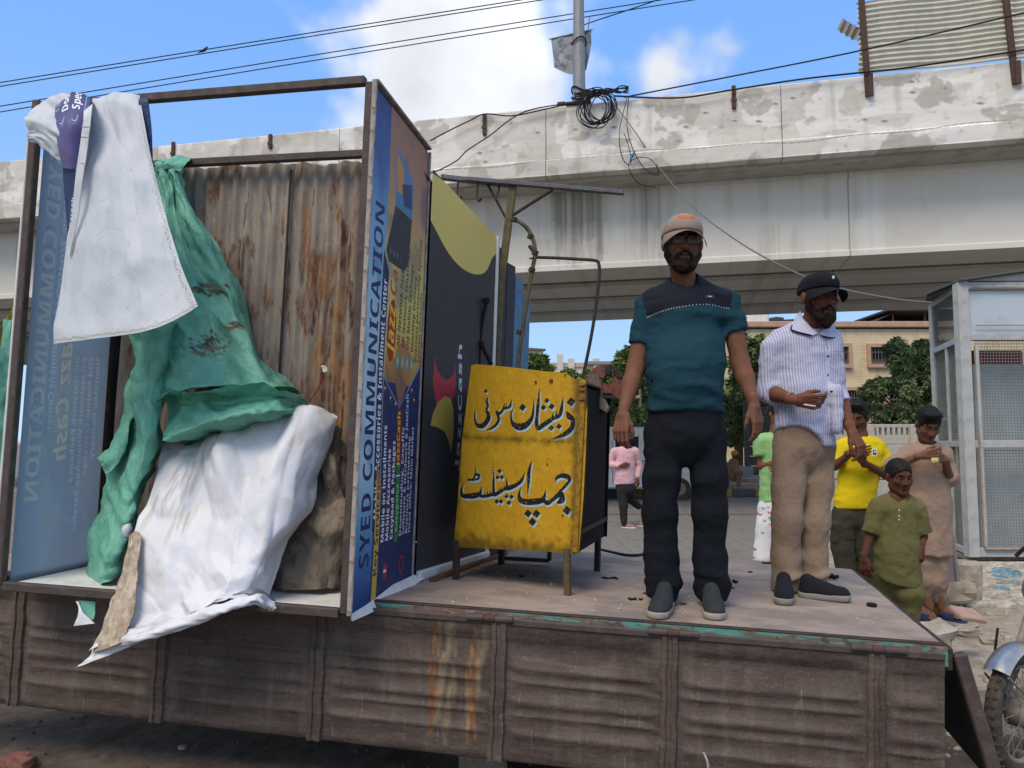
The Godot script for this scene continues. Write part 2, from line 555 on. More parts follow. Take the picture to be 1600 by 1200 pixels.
func look() -> void:
	var cam := Camera3D.new()
	cam.name = "camera"
	add_child(cam)
	cam.position = EYE
	cam.rotation.x = PITCH
	cam.fov = rad_to_deg(2.0 * atan(600.0 / F))
	cam.near = 0.05
	cam.far = 900.0
	var e := Environment.new()
	e.background_mode = Environment.BG_SKY
	var s := Sky.new()
	var pm := PanoramaSkyMaterial.new()
	pm.panorama = sky_panorama()
	s.sky_material = pm
	e.sky = s
	e.background_energy_multiplier = 1.0
	e.tonemap_mode = Environment.TONE_MAPPER_LINEAR
	e.tonemap_exposure = 1.5
	e.sdfgi_enabled = true
	e.ssao_enabled = true
	e.ssil_enabled = true
	var we := WorldEnvironment.new()
	we.name = "world_environment"
	we.environment = e
	add_child(we)
	var sun := DirectionalLight3D.new()
	sun.name = "sun"
	add_child(sun)
	sun.rotation_degrees = Vector3(-52, -28, 0)
	sun.light_color = Color(1.0, 0.93, 0.84)
	sun.light_energy = 0.5
	sun.light_angular_distance = 28.0
	sun.shadow_enabled = true

# ---------------------------------------------------------------- ground, road, kerb
func setting() -> void:
	var st := mb()
	quad(st, Vector3(-350, 0, -420), Vector3(350, 0, -420), Vector3(350, 0, 60), Vector3(-350, 0, 60))
	kind(obj("ground", st, M.asphalt))
	# trampled earth by the truck
	st = mb()
	var n := FastNoiseLite.new(); n.seed = 3; n.frequency = 0.9
	var poly := PackedVector2Array()
	for i in 40:
		var a := TAU * i / 40.0
		poly.append(Vector2(-2.0 + cos(a) * (5.2 + n.get_noise_1d(i * 5.0)), 3.0 + sin(a) * (2.6 + 0.5 * n.get_noise_1d(i * 7.0 + 90.0))))
	prism(st, poly, Transform3D(Basis(Vector3.RIGHT, Vector3.FORWARD, Vector3.UP), Vector3(0, 0.006, 0)), 0.002)
	kind(obj("trampled_earth", st, M.dirt))
	# paving behind the truck
	var pave := Node3D.new(); pave.name = "paving"; add_child(pave); kind(pave)
	st = mb()
	quad(st, Vector3(-0.6, 0.004, -16.4), Vector3(6.4, 0.004, -16.4), Vector3(6.4, 0.004, -6.3), Vector3(-0.6, 0.004, -6.3))
	obj("paving_bed", st, M.dirt, pave)
	var pv := []
	for k in 4:
		st = mb()
		bx(st, Vector3.ZERO, Vector3(0.2405, 0.05, 0.1545), 0.004)
		st.generate_normals()
		pv.append(st.commit())
	rng.seed = 12
	var rest := []
	for j in 42:
		for i in 28:
			var p := Vector3(-0.45 + i * 0.245 + (0.122 if j % 2 else 0.0), -0.012 + rng.randf() * 0.002, -6.4 - j * 0.238 * 0.98)
			var b := Basis(Vector3.UP, rng.randf_range(-0.008, 0.008)) * Basis(Vector3.RIGHT, rng.randf_range(-0.005, 0.005)) * Basis.from_scale(Vector3(1, 1, 1.5))
			if j >= 6 and j < 17 and i < 26:
				var o := obj("paver", pv[rng.randi() % 4], M.paver, pave, Transform3D(b, p))
				o.name = "paver"
			else:
				rest.append(Transform3D(b, p))
	var mm := MultiMesh.new()
	mm.transform_format = MultiMesh.TRANSFORM_3D
	mm.mesh = pv[0]
	mm.instance_count = rest.size()
	for i in rest.size(): mm.set_instance_transform(i, rest[i])
	var mi := MultiMeshInstance3D.new(); mi.multimesh = mm; mi.name = "far_pavers"; mi.material_override = M.paver
	pave.add_child(mi); kind(mi, "stuff")
	# raised walk on the right, broken at its edge
	st = mb()
	poly = PackedVector2Array([Vector2(1.62, 4.55), Vector2(2.05, 4.2), Vector2(3.2, 4.45), Vector2(4.4, 4.7), Vector2(14, 5.0), Vector2(14, 10.5), Vector2(3.6, 10.5), Vector2(3.3, 8.2), Vector2(2.55, 7.5), Vector2(2.0, 7.1), Vector2(1.75, 6.0)])
	for i in poly.size(): poly[i].y = -poly[i].y
	prism(st, poly, Transform3D(Basis(Vector3.RIGHT, Vector3(0, 0, 1), Vector3.UP), Vector3(0, 0.17, 0)), 0.17)
	kind(obj("raised_walk", st, M.sidewalk))
	# far kerb: painted blocks, yellow and black by turns, and the island behind it
	var D := 21.5
	var kerb := Node3D.new(); kerb.name = "far_kerb"; add_child(kerb); kind(kerb)
	kerb.position = Vector3(0, 0, -D)
	for i in 26:
		st = mb()
		bx(st, Vector3(-6.0 + i * 0.62, 0.11, 0), Vector3(0.606, 0.22 + 0.008 * sin(i * 2.3), 0.2), 0.02)
		obj("kerb_stone", st, M.kerb_yellow if i % 2 else M.kerb_black, kerb)
	st = mb()
	bx(st, Vector3(2, 0.09, -D - 3.6), Vector3(34, 0.18, 7.0))
	kind(obj("traffic_island", st, M.sidewalk))
	# a low dark wall of cast planks on the island
	var wall := thing("plank_wall", "dark grey wall of stacked concrete planks behind the far kerb", "wall", base(Vector3(0, 0.18, -D - 2.0)))
	var a0 := at(1163, 700, D + 2.0); var a1 := at(1330, 700, D + 2.0)
	for i in 8:
		st = mb()
		bx(st, Vector3((a0.x + a1.x) * 0.5, 0.16 + i * 0.3, 0), Vector3(a1.x - a0.x, 0.285, 0.12), 0.012)
		obj("plank", st, tri_mat(M.kerb_black.albedo_texture, 1.1, 0.9) if i == 0 else M.kerb_black, wall)
	for x in [a0.x + 0.05, (a0.x + a1.x) * 0.5, a1.x - 0.05]:
		st = mb()
		bx(st, Vector3(x, 1.28, 0.11), Vector3(0.16, 2.56, 0.1), 0.01)
		obj("post", st, M.kerb_black, wall)
	st = mb()
	bx(st, Vector3((a0.x + a1.x) * 0.5, 0.08, 0.9), Vector3(a1.x - a0.x + 3.0, 0.16, 1.2), 0.02)
	bx(st, Vector3((a0.x + a1.x) * 0.5, 0.22, 0.6), Vector3(a1.x - a0.x + 2.0, 0.14, 0.6), 0.02)
	obj("step", st, M.sidewalk, wall)

# ---------------------------------------------------------------- the flyover
func parapet_tex() -> ImageTexture:
	var w := 2048
	var h := 256
	var k := 2.4       # the picture is squeezed along the parapet
	var im := canvas(w, h, Color("d6d2c8"))
	blot(im, nz(w, h, 201, 0.006, 4, 1.0, k, false, true), 0.35, 0.75, Color("c8c4ba"), 0.8)
	# bays of whitewash with ragged rims where it has come off
	rng.seed = 77
	var wash := nz(w, h, 203, 0.010, 5, 1.0, k, false, true)
	var bays := PackedByteArray(wash)
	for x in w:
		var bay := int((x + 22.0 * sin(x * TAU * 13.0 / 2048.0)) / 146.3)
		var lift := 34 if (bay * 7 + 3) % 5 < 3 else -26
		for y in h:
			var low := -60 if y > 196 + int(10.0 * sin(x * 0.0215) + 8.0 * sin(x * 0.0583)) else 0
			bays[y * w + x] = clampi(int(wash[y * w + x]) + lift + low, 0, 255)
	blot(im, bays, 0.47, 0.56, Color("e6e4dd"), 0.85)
	blot(im, nz(w, h, 207, 0.012, 5, 1, k, false, true), 0.63, 0.71, Color("b0aba0"), 0.75)
	blot(im, nz(w, h, 209, 0.02, 4, 1.0, 14.0, false, true), 0.62, 0.95, Color("9a968b"), 0.4)
	blot(im, nz(w, h, 213, 0.05, 4, 1, k, false, true), 0.68, 0.9, Color("98938a"), 0.3)
	for x in range(0, w, 2):      # the crumbling ledge along the lower part
		var y := 203 + int(6.0 * sin(x * 0.0123) + 4.0 * sin(x * 0.043))
		im.fill_rect(Rect2i(x, y, 2, 2 + (x * 7 % 5) / 2), Color("989386"))
		if bays[210 * w + x] > 150: im.fill_rect(Rect2i(x, y + 5, 2, 3 + x * 3 % 7), Color("f0eee8"))
	for q in 44:
		var x := rng.randi_range(10, w - 20)
		var y := rng.randi_range(30, 190)
		stroke(im, [Vector3(x, y, 8), Vector3(x + 2, y + 3, 8)], Color("b0aba0"))
		stroke(im, [Vector3(x, y, 3), Vector3(x + 1, y + 1, 3)], Color("77726a"))
	return tex(im)

func girder_tex() -> ImageTexture:
	var w := 2048
	var h := 256
	var im := canvas(w, h, Color("d2cec3"))
	blot(im, nz(w, h, 221, 0.006, 4, 1, 1.4, false, true), 0.35, 0.75, Color("d9d6cc"), 0.7)
	blot(im, nz(w, h, 223, 0.02, 3, 1.0, 14.0, false, true), 0.6, 0.95, Color("aca799"), 0.4)
	# long water stains that run down from the deck's drains, and one patch of render
	rng.seed = 5
	for s in [[1330, 34, 0.9], [1290, 20, 0.35], [1420, 22, 0.3], [300, 40, 0.5]]:
		for k in 60:
			var x: float = s[0] + rng.randfn() * s[1] * 0.6
			var l := Image.create_empty(2 + rng.randi() % 9, int(rng.randf_range(90, 256)), false, Image.FORMAT_RGBA8)
			l.fill(Color(0.33, 0.30, 0.25, s[2] * rng.randf_range(0.04, 0.15)))
			im.blend_rect(l, Rect2i(0, 0, l.get_width(), l.get_height()), Vector2i(int(x), 0))
	for k in 22:
		var l2 := Image.create_empty(2 + rng.randi() % 6, 240, false, Image.FORMAT_RGBA8)
		l2.fill(Color(0.88, 0.88, 0.86, 0.25))
		im.blend_rect(l2, Rect2i(0, 0, l2.get_width(), 240), Vector2i(1728 + rng.randi() % 38, 8))
	for x in [1617, 1719]:
		im.fill_rect(Rect2i(x, 0, 2, h), Color("d8d5cb") if x < 1700 else Color("a09b8e"))
	return tex(im)

func flyover() -> void:
	var L := at(0, 255, 17.9)
	var R := at(1600, 92, 13.0)
	var ex := (R - L); ex.y = 0; ex = ex.normalized()
	var mid := hit(800, 173, R, ex.cross(Vector3.UP).normalized())
	FB = Transform3D(Basis(ex, Vector3.UP, ex.cross(Vector3.UP)), Vector3(mid.x, 0, mid.z))
	var top := (L.y + R.y) * 0.5
	var fly := thing("flyover", "long concrete flyover with patchy whitewashed parapet crossing behind the truck", "flyover", FB)
	var bottom := top - 1.40
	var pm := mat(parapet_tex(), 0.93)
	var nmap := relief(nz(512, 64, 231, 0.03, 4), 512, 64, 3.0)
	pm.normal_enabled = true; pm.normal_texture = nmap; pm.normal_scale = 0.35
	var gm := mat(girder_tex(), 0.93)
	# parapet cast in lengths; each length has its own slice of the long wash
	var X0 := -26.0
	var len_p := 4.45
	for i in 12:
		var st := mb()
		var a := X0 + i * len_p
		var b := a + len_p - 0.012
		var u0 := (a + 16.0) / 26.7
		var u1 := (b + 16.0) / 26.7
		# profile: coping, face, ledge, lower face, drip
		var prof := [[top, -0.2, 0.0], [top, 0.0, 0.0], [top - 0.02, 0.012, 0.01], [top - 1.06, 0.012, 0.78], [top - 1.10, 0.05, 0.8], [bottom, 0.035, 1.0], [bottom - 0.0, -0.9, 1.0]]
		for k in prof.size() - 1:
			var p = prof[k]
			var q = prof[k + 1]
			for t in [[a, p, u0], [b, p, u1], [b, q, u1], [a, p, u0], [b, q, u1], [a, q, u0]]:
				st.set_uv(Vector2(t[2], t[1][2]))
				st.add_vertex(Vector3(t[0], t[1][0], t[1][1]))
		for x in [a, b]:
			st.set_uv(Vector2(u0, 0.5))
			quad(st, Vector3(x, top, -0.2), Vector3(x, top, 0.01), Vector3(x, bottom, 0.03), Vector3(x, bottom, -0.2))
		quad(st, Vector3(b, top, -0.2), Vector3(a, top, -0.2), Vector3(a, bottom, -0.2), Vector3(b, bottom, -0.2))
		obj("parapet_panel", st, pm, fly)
	var st := mb()
	bx(st, Vector3(0.7, bottom + 0.05, -4.2), Vector3(53.4, 0.26, 7.9))
	obj("deck", st, M.concrete, fly)
	st = mb()
	bx(st, Vector3(0.7, top - 0.7, -8.3), Vector3(53.4, 1.4, 0.2))
	obj("rear_parapet", st, M.concrete, fly)
	for g in 4:
		st = mb()
		var z := -0.85 - g * 1.85
		var gt := bottom - 0.083
		var gb := bottom - 1.72
		var prof := [[gt, 0.05], [gt - 0.12, 0.05], [gt - 0.16, 0.0], [gb + 0.14, -0.03], [gb + 0.10, 0.03], [gb, 0.03], [gb, -1.15], [gb + 0.16, -1.15], [gb + 0.34, -0.8], [gt, -0.8]]
		for k in prof.size() - 1:
			var p = prof[k]
			var q = prof[k + 1]
			var v0 := clampf((gt - p[0]) / 1.64, 0, 1)
			var v1 := clampf((gt - q[0]) / 1.64, 0, 1)
			for t in [[-26.0, p, v0, -0.3745], [27.4, p, v0, 1.6255], [27.4, q, v1, 1.6255], [-26.0, p, v0, -0.3745], [27.4, q, v1, 1.6255], [-26.0, q, v1, -0.3745]]:
				st.set_uv(Vector2(t[3], t[2]))
				st.add_vertex(Vector3(t[0], t[1][0], z + t[1][1]))
		obj("girder", st, gm, fly)
	for px in [-19.0, 25.0]:
		st = mb()
		tube(st, [Vector3(px, 0, -4), Vector3(px, bottom - 2.6, -4)], 0.8, 24)
		bx(st, Vector3(px, bottom - 2.15, -4), Vector3(1.5, 0.82, 7.4), 0.05)
		obj("pier", st, M.concrete, fly)
	# rail stubs bolted to the parapet
	for s in [[270, 222, 250, "beside the torn banner"], [422, 210, 232, "above the rusty iron sheet"], [757, 178, 211, "left of the lamp post"], [1147, 134, 170, "right of the coiled cables"]]:
		var p := fz(s[0], s[2], 0.04)
		var q := fz(s[0], s[1], 0.04)
		st = mb()
		bx(st, Vector3(0, (q.y - p.y) * 0.5, 0), Vector3(0.075, q.y - p.y, 0.05), 0.004)
		bx(st, Vector3(0, (q.y - p.y) * 0.35, 0.027), Vector3(0.11, 0.06, 0.01), 0.002)
		tag(obj("rail_stub", st, M.post_rust, self, FB * base(p)), "short rusty rail post bolted to the flyover parapet " + s[3], "post", "rail posts on the flyover parapet")
	fence(top)
	lamp_post(top)
	cables(top)

func fence(top: float) -> void:
	var a := fz(1341, 60, -0.03)
	var p0 := fz(1357, 150, 0.05)
	var p1 := fz(1587, 131, 0.05)
	var b: float = p1.x + 2.2
	var f := thing("corrugated_fence", "pale corrugated sheet fence standing on the flyover parapet at upper right", "fence", FB * base(Vector3(a.x, top, -0.03)))
	var lo := 0.05
	var hi := 1.42
	for k in 2:
		var st := mb()
		st.set_smooth_group(0)
		var x0 := 0.0 if k == 0 else p1.x - a.x + 0.02
		var x1: float = p1.x - a.x + 0.05 if k == 0 else b - a.x
		var n := 84
		for i in n:
			var y0 := lo + (hi - lo) * i / n
			var y1 := lo + (hi - lo) * (i + 1) / n
			var z0 := 0.02 * sin(i * TAU / 6.0) + k * 0.004
			var z1 := 0.02 * sin((i + 1) * TAU / 6.0) + k * 0.004
			var j0 := 0.02 * sin(i * 0.9) if k == 0 else 0.0
			for t in 6:
				var u0 := lerpf(x0 + j0, x1, t / 6.0)
				var u1 := lerpf(x0 + j0, x1, (t + 1) / 6.0)
				var w0 := 0.03 * sin(t * 1.3); var w1 := 0.03 * sin((t + 1) * 1.3)
				quad(st, Vector3(u0, y1, z1 + w0), Vector3(u1, y1, z1 + w1), Vector3(u1, y0, z0 + w1), Vector3(u0, y0, z0 + w0))
		obj("corrugated_sheet", st, tri_mat(worn(240 + k, Color("c9c6b6"), Color("aeab9b"), Color("d6d4c8")), 1.2, 0.6, M.fine, 0.1, 0.1), f)
	var st := mb()      # a torn strip that sticks out at the left end
	st.set_smooth_group(0)
	for i in 10:
		var s0 := i / 10.0
		var s1 := (i + 1) / 10.0
		var q0 := Vector3(0.0, 0.78, 0.02).lerp(Vector3(-0.33, 0.98, 0.12), s0) + Vector3(0, 0.022 * sin(i * 2.1), 0.02 * cos(i * 2.1))
		var q1 := Vector3(0.0, 0.78, 0.02).lerp(Vector3(-0.33, 0.98, 0.12), s1) + Vector3(0, 0.022 * sin((i + 1) * 2.1), 0.02 * cos((i + 1) * 2.1))
		quad(st, q0 + Vector3(0.06, 0.13, 0), q1 + Vector3(0.05, 0.1, 0), q1 - Vector3(0.05, 0.09, 0), q0 - Vector3(0.05, 0.1, 0))
	obj("torn_strip", st, M.dusty_metal, f)
	for q in [[p0, fz(1346, 0, 0.05), "at the left end of the corrugated fence"], [p1, fz(1572, 0, 0.05), "near the right edge of the corrugated fence"]]:
		st = mb()
		bar(st, Vector3.ZERO, (q[1] - q[0]) * 1.25, 0.1, 0.06, Vector3(0, 0, 1), 0.004)
		bar(st, Vector3(0.035, -0.02, 0.035), Vector3(0.035, 0.4, 0.035), 0.09, 0.03, Vector3(0, 0, 1), 0.004)
		tag(obj("fence_post", st, M.post_rust, self, FB * base(q[0])), "tall rusty steel post " + q[2], "post", "posts of the corrugated fence")

func lamp_post(top: float) -> void:
	var b := fz(905, 152, -0.12)
	var t := fz(903, 0, -0.12)
	var o := thing("lamp_post", "grey steel lamp post rising from the flyover parapet above the coiled cables", "lamp post", FB * base(Vector3(b.x, top, -0.12)))
	var st := mb()
	tube(st, [Vector3(0, 0, 0), Vector3(0, 2.6, 0), Vector3(0, 6.5, 0)], [0.13, 0.105, 0.07], 20)
	obj("pole", st, M.pole, o)
	st = mb()
	tube(st, [Vector3(0, 6.4, 0), Vector3(0.1, 6.9, 0.2), Vector3(0.2, 7.1, 1.2)], 0.035, 10)
	bx(st, Vector3(0.24, 7.12, 1.5), Vector3(0.26, 0.1, 0.6), 0.03)
	obj("lamp_arm", st, M.pole, o)
	st = mb()
	bx(st, Vector3(0, 0.03, 0), Vector3(0.5, 0.06, 0.34), 0.006)
	bx(st, Vector3(-0.35, 0.06, 0.05), Vector3(0.16, 0.1, 0.1), 0.01)
	obj("base_plate", st, M.steel_dark, o)
	for y in [0.16, 0.34, 1.34]:
		st = mb()
		var pts := []
		for i in 17:
			var a := TAU * i / 16.0
			pts.append(Vector3(cos(a) * 0.15, y + 0.05 * sin(a * 2.0 + y * 9.0), sin(a) * 0.15))
		tube(st, pts, 0.016, 6)
		obj("strap", st, M.cable, o)
	# a limp weathered banner behind the pole
	var ban := thing("pole_banner", "tattered grey banner hanging behind the lamp post on the flyover", "banner", FB * base(Vector3(b.x, top + 0.55, -0.3)))
	var q := func(u: float, v: float) -> Vector3: return fz(u, v, -0.32) - Vector3(b.x, top + 0.55, -0.3)
	var nn := FastNoiseLite.new(); nn.seed = 4; nn.frequency = 2.6
	var im := canvas(256, 256, Color("9a9fa6"))
	blot(im, nz(256, 256, 301, 0.012, 4), 0.45, 0.75, Color("6f747c"), 0.8)
	blot(im, nz(256, 256, 302, 0.02, 4), 0.55, 0.85, Color("b4b8bc"), 0.4)
	var bm := mat(tex(im), 0.85)
	bm.backlight_enabled = true; bm.backlight = Color(0.25, 0.26, 0.28)
	obj("cloth", drape([[q.call(861, 60), q.call(893, 52), q.call(924, 47)], [q.call(864, 84), q.call(893, 82), q.call(923, 75)], [q.call(866, 106), q.call(897, 117), q.call(916, 110)]], 14, 12, 0.004, nn, 0.05), bm, ban)
	st = mb()
	tube(st, [q.call(858, 62) + Vector3(0, 0, 0.02), q.call(926, 47) + Vector3(0, 0, 0.02)], 0.014, 6)
	tube(st, [q.call(919, 48) + Vector3(0, 0, 0.02), q.call(922, 30) + Vector3(0, 0, 0.1)], 0.01, 6)
	obj("rod", st, M.pole, ban)

func cable(called: String, pts: Array, r: float, label: String, group := "", m: Material = null) -> void:
	var b: Vector3 = pts[0]
	var l := []
	for p in smooth_line(pts, maxi(12, pts.size() * 5)): l.append(p - b)
	var st := mb()
	tube(st, l, r, 6)
	tag(obj(called, st, m if m else M.cable, self, base(b)), label, "cable", group)

func cables(top: float) -> void:
	rng.seed = 33
	# loops that hang over the parapet under the lamp post
	var c := FB * fz(932, 172, 0.1)
	var o := thing("cable_coil", "tangle of black cable loops hanging on the parapet below the lamp post", "cable coil", Transform3D(FB.basis, c))
	for k in 11:
		var st := mb()
		var pts := []
		var rx := rng.randf_range(0.17, 0.34)
		var ry := rng.randf_range(0.24, 0.37)
		var ox := rng.randf_range(-0.1, 0.12)
		var oy := rng.randf_range(-0.05, 0.08)
		for i in 25:
			var a := TAU * i / 24.0
			pts.append(Vector3(ox + cos(a) * rx + 0.02 * sin(a * 3.0 + k), oy + sin(a) * ry, 0.02 + k * 0.012 + 0.03 * sin(a * 2.0 + k)))
		tube(st, pts, 0.0105, 6)
		obj("loop", st, M.cable, o)
	for k in 7:
		var st := mb()
		var pts := []
		for i in 8:
			var f := i / 7.0
			pts.append(Vector3(-0.42 + f * 1.05, 0.33 + 0.05 * sin(f * 9.0 + k) + rng.randf_range(-0.02, 0.03), 0.03 + 0.05 * rng.randf()))
		tube(st, smooth_line(pts, 24), 0.012, 6)
		obj("strand", st, M.cable, o)
	var p := func(u: float, v: float, z := 0.12) -> Vector3: return FB * fz(u, v, z)
	cable("hanging_wire", [p.call(980, 152), p.call(968, 205), p.call(972, 245), p.call(985, 258), p.call(984, 235), p.call(975, 208)], 0.008, "thin looped wire dangling just right of the cable coil")
	cable("hanging_wire", [p.call(982, 152), p.call(980, 200), p.call(992, 240), p.call(1012, 268), p.call(1030, 272), p.call(1018, 250), p.call(998, 246), p.call(982, 258), p.call(996, 285), p.call(1025, 293)], 0.008, "wire in untidy lower loops on the parapet right of the cable coil")
	var st2 := mb()
	tube(st2, [Vector3(-0.05, -0.1, 0), Vector3(0.0, 0.0, 0.02), Vector3(0.05, 0.09, 0)], [0.012, 0.03, 0.014], 8)
	tag(obj("blue_tie", st2, flat(Color("3d6fa6"), 0.6), self, Transform3D(FB.basis, p.call(988, 244, 0.15))), "small blue knot tying the dangling wires", "tie")
	cable("drop_wire", [p.call(962, 165), p.call(995, 210), p.call(1030, 262), at(1085, 325, 12.0), at(1150, 375, 10.6), at(1220, 415, 9.2), at(1300, 447, 7.9), at(1390, 466, 7.0), at(1456, 473, 6.5)], 0.010, "long slack wire running from the coil down to the wire-mesh cabin", "", M.cable_grey)
	cable("parapet_wire", [p.call(672, 220), p.call(700, 205), p.call(735, 188), p.call(758, 178), p.call(800, 181), p.call(850, 171), p.call(905, 158)], 0.013, "wire running over the rail post to the left of the lamp post")
	cable("parapet_wire", [p.call(660, 275), p.call(690, 264), p.call(715, 250), p.call(730, 235), p.call(765, 212), p.call(800, 185), p.call(835, 170), p.call(900, 160)], 0.012, "slack wire crossing the parapet face below the left rail post")
	cable("parapet_wire", [p.call(960, 150), p.call(1060, 153), p.call(1140, 141), p.call(1250, 124), p.call(1358, 112), p.call(1430, 104), p.call(1587, 80), p.call(1640, 72)], 0.016, "thick pair of wires along the parapet top to the right")
	cable("overhead_wire", [p.call(975, 152), at(1150, 118, 14.4), at(1340, 80, 13.2), at(1600, 20, 12.0), at(1800, -30, 11.0)], 0.014, "overhead wire rising from the coil across the corrugated fence")
	cable("overhead_wire", [p.call(909, 40, -0.1), at(935, 31, 16.0), at(1010, 6, 16.0), at(1110, -30, 16.0)], 0.013, "short overhead wire leaving the lamp post to upper right")
	var names := ["uppermost", "second from the top", "third from the top", "lowest"]
	var ends := [[129, -26], [135, -16], [166, 0], [175, 7]]
	for k in 4:
		var d := 17.5 + k * 0.25
		var y0: float = ends[k][0]
		var pts := []
		for i in 9:
			var u := -150.0 + i * 200.0
			# measured heights with a slight sag
			var s: float = [-0.162, -0.163, -0.165, -0.166][k]
			pts.append(at(u, y0 + s * u + 0.000004 * u * u, d))
		cable("power_line", pts, 0.012, "black overhead line in the sky, %s of the four" % names[k], "four overhead lines")
	# a bird on the lines
	var bp := at(319, 80, 17.6)
	var bird := thing("bird", "small dark bird perched between the upper two lines", "bird", base(bp))
	var sb := mb()
	tube(sb, [Vector3(-0.08, -0.01, 0), Vector3(-0.04, 0.0, 0), Vector3(0.02, 0.04, 0), Vector3(0.06, 0.09, 0), Vector3(0.085, 0.11, 0)], [0.008, 0.03, 0.038, 0.024, 0.006], 10)
	obj("body", sb, flat(Color("3c3b40")), bird)
	sb = mb()
	tube(sb, [Vector3(-0.06, -0.005, 0), Vector3(-0.16, -0.05, 0)], [0.02, 0.008], 6)
	obj("tail", sb, flat(Color("2c2b30")), bird)

# ---------------------------------------------------------------- background buildings, trees, wall, van
func window(parent: Node3D, c: Vector3, w: float, h: float, bars: int) -> void:
	var st := mb()
	var t := 0.14
	bx(st, c + Vector3(0, h * 0.5 + t * 0.5, 0.04), Vector3(w + t * 2.0, t, 0.16))
	bx(st, c + Vector3(0, -h * 0.5 - t * 0.5, 0.06), Vector3(w + t * 2.0, t, 0.2))
	for s: float in [-1.0, 1.0]:
		bx(st, c + Vector3(s * (w * 0.5 + t * 0.5), 0, 0.04), Vector3(t, h, 0.16))
	var f := obj("window", st, M.pink_trim, parent)
	st = mb()
	quad(st, c + Vector3(-w * 0.5, h * 0.5, 0.005), c + Vector3(w * 0.5, h * 0.5, 0.005), c + Vector3(w * 0.5, -h * 0.5, 0.005), c + Vector3(-w * 0.5, -h * 0.5, 0.005))
	obj("pane", st, M.dark_glass, f)
	st = mb()
	for i in bars:
		bx(st, c + Vector3(-w * 0.5 + w * (i + 0.5) / bars, 0, 0.05), Vector3(0.025, h, 0.025))
	for y in [-0.25, 0.2]:
		bx(st, c + Vector3(0, h * y, 0.06), Vector3(w, 0.03, 0.02))
	bx(st, c + Vector3(0, -h * 0.38, 0.03), Vector3(w, h * 0.2, 0.02))
	obj("grille", st, flat(Color("6b6660"), 0.7), f)

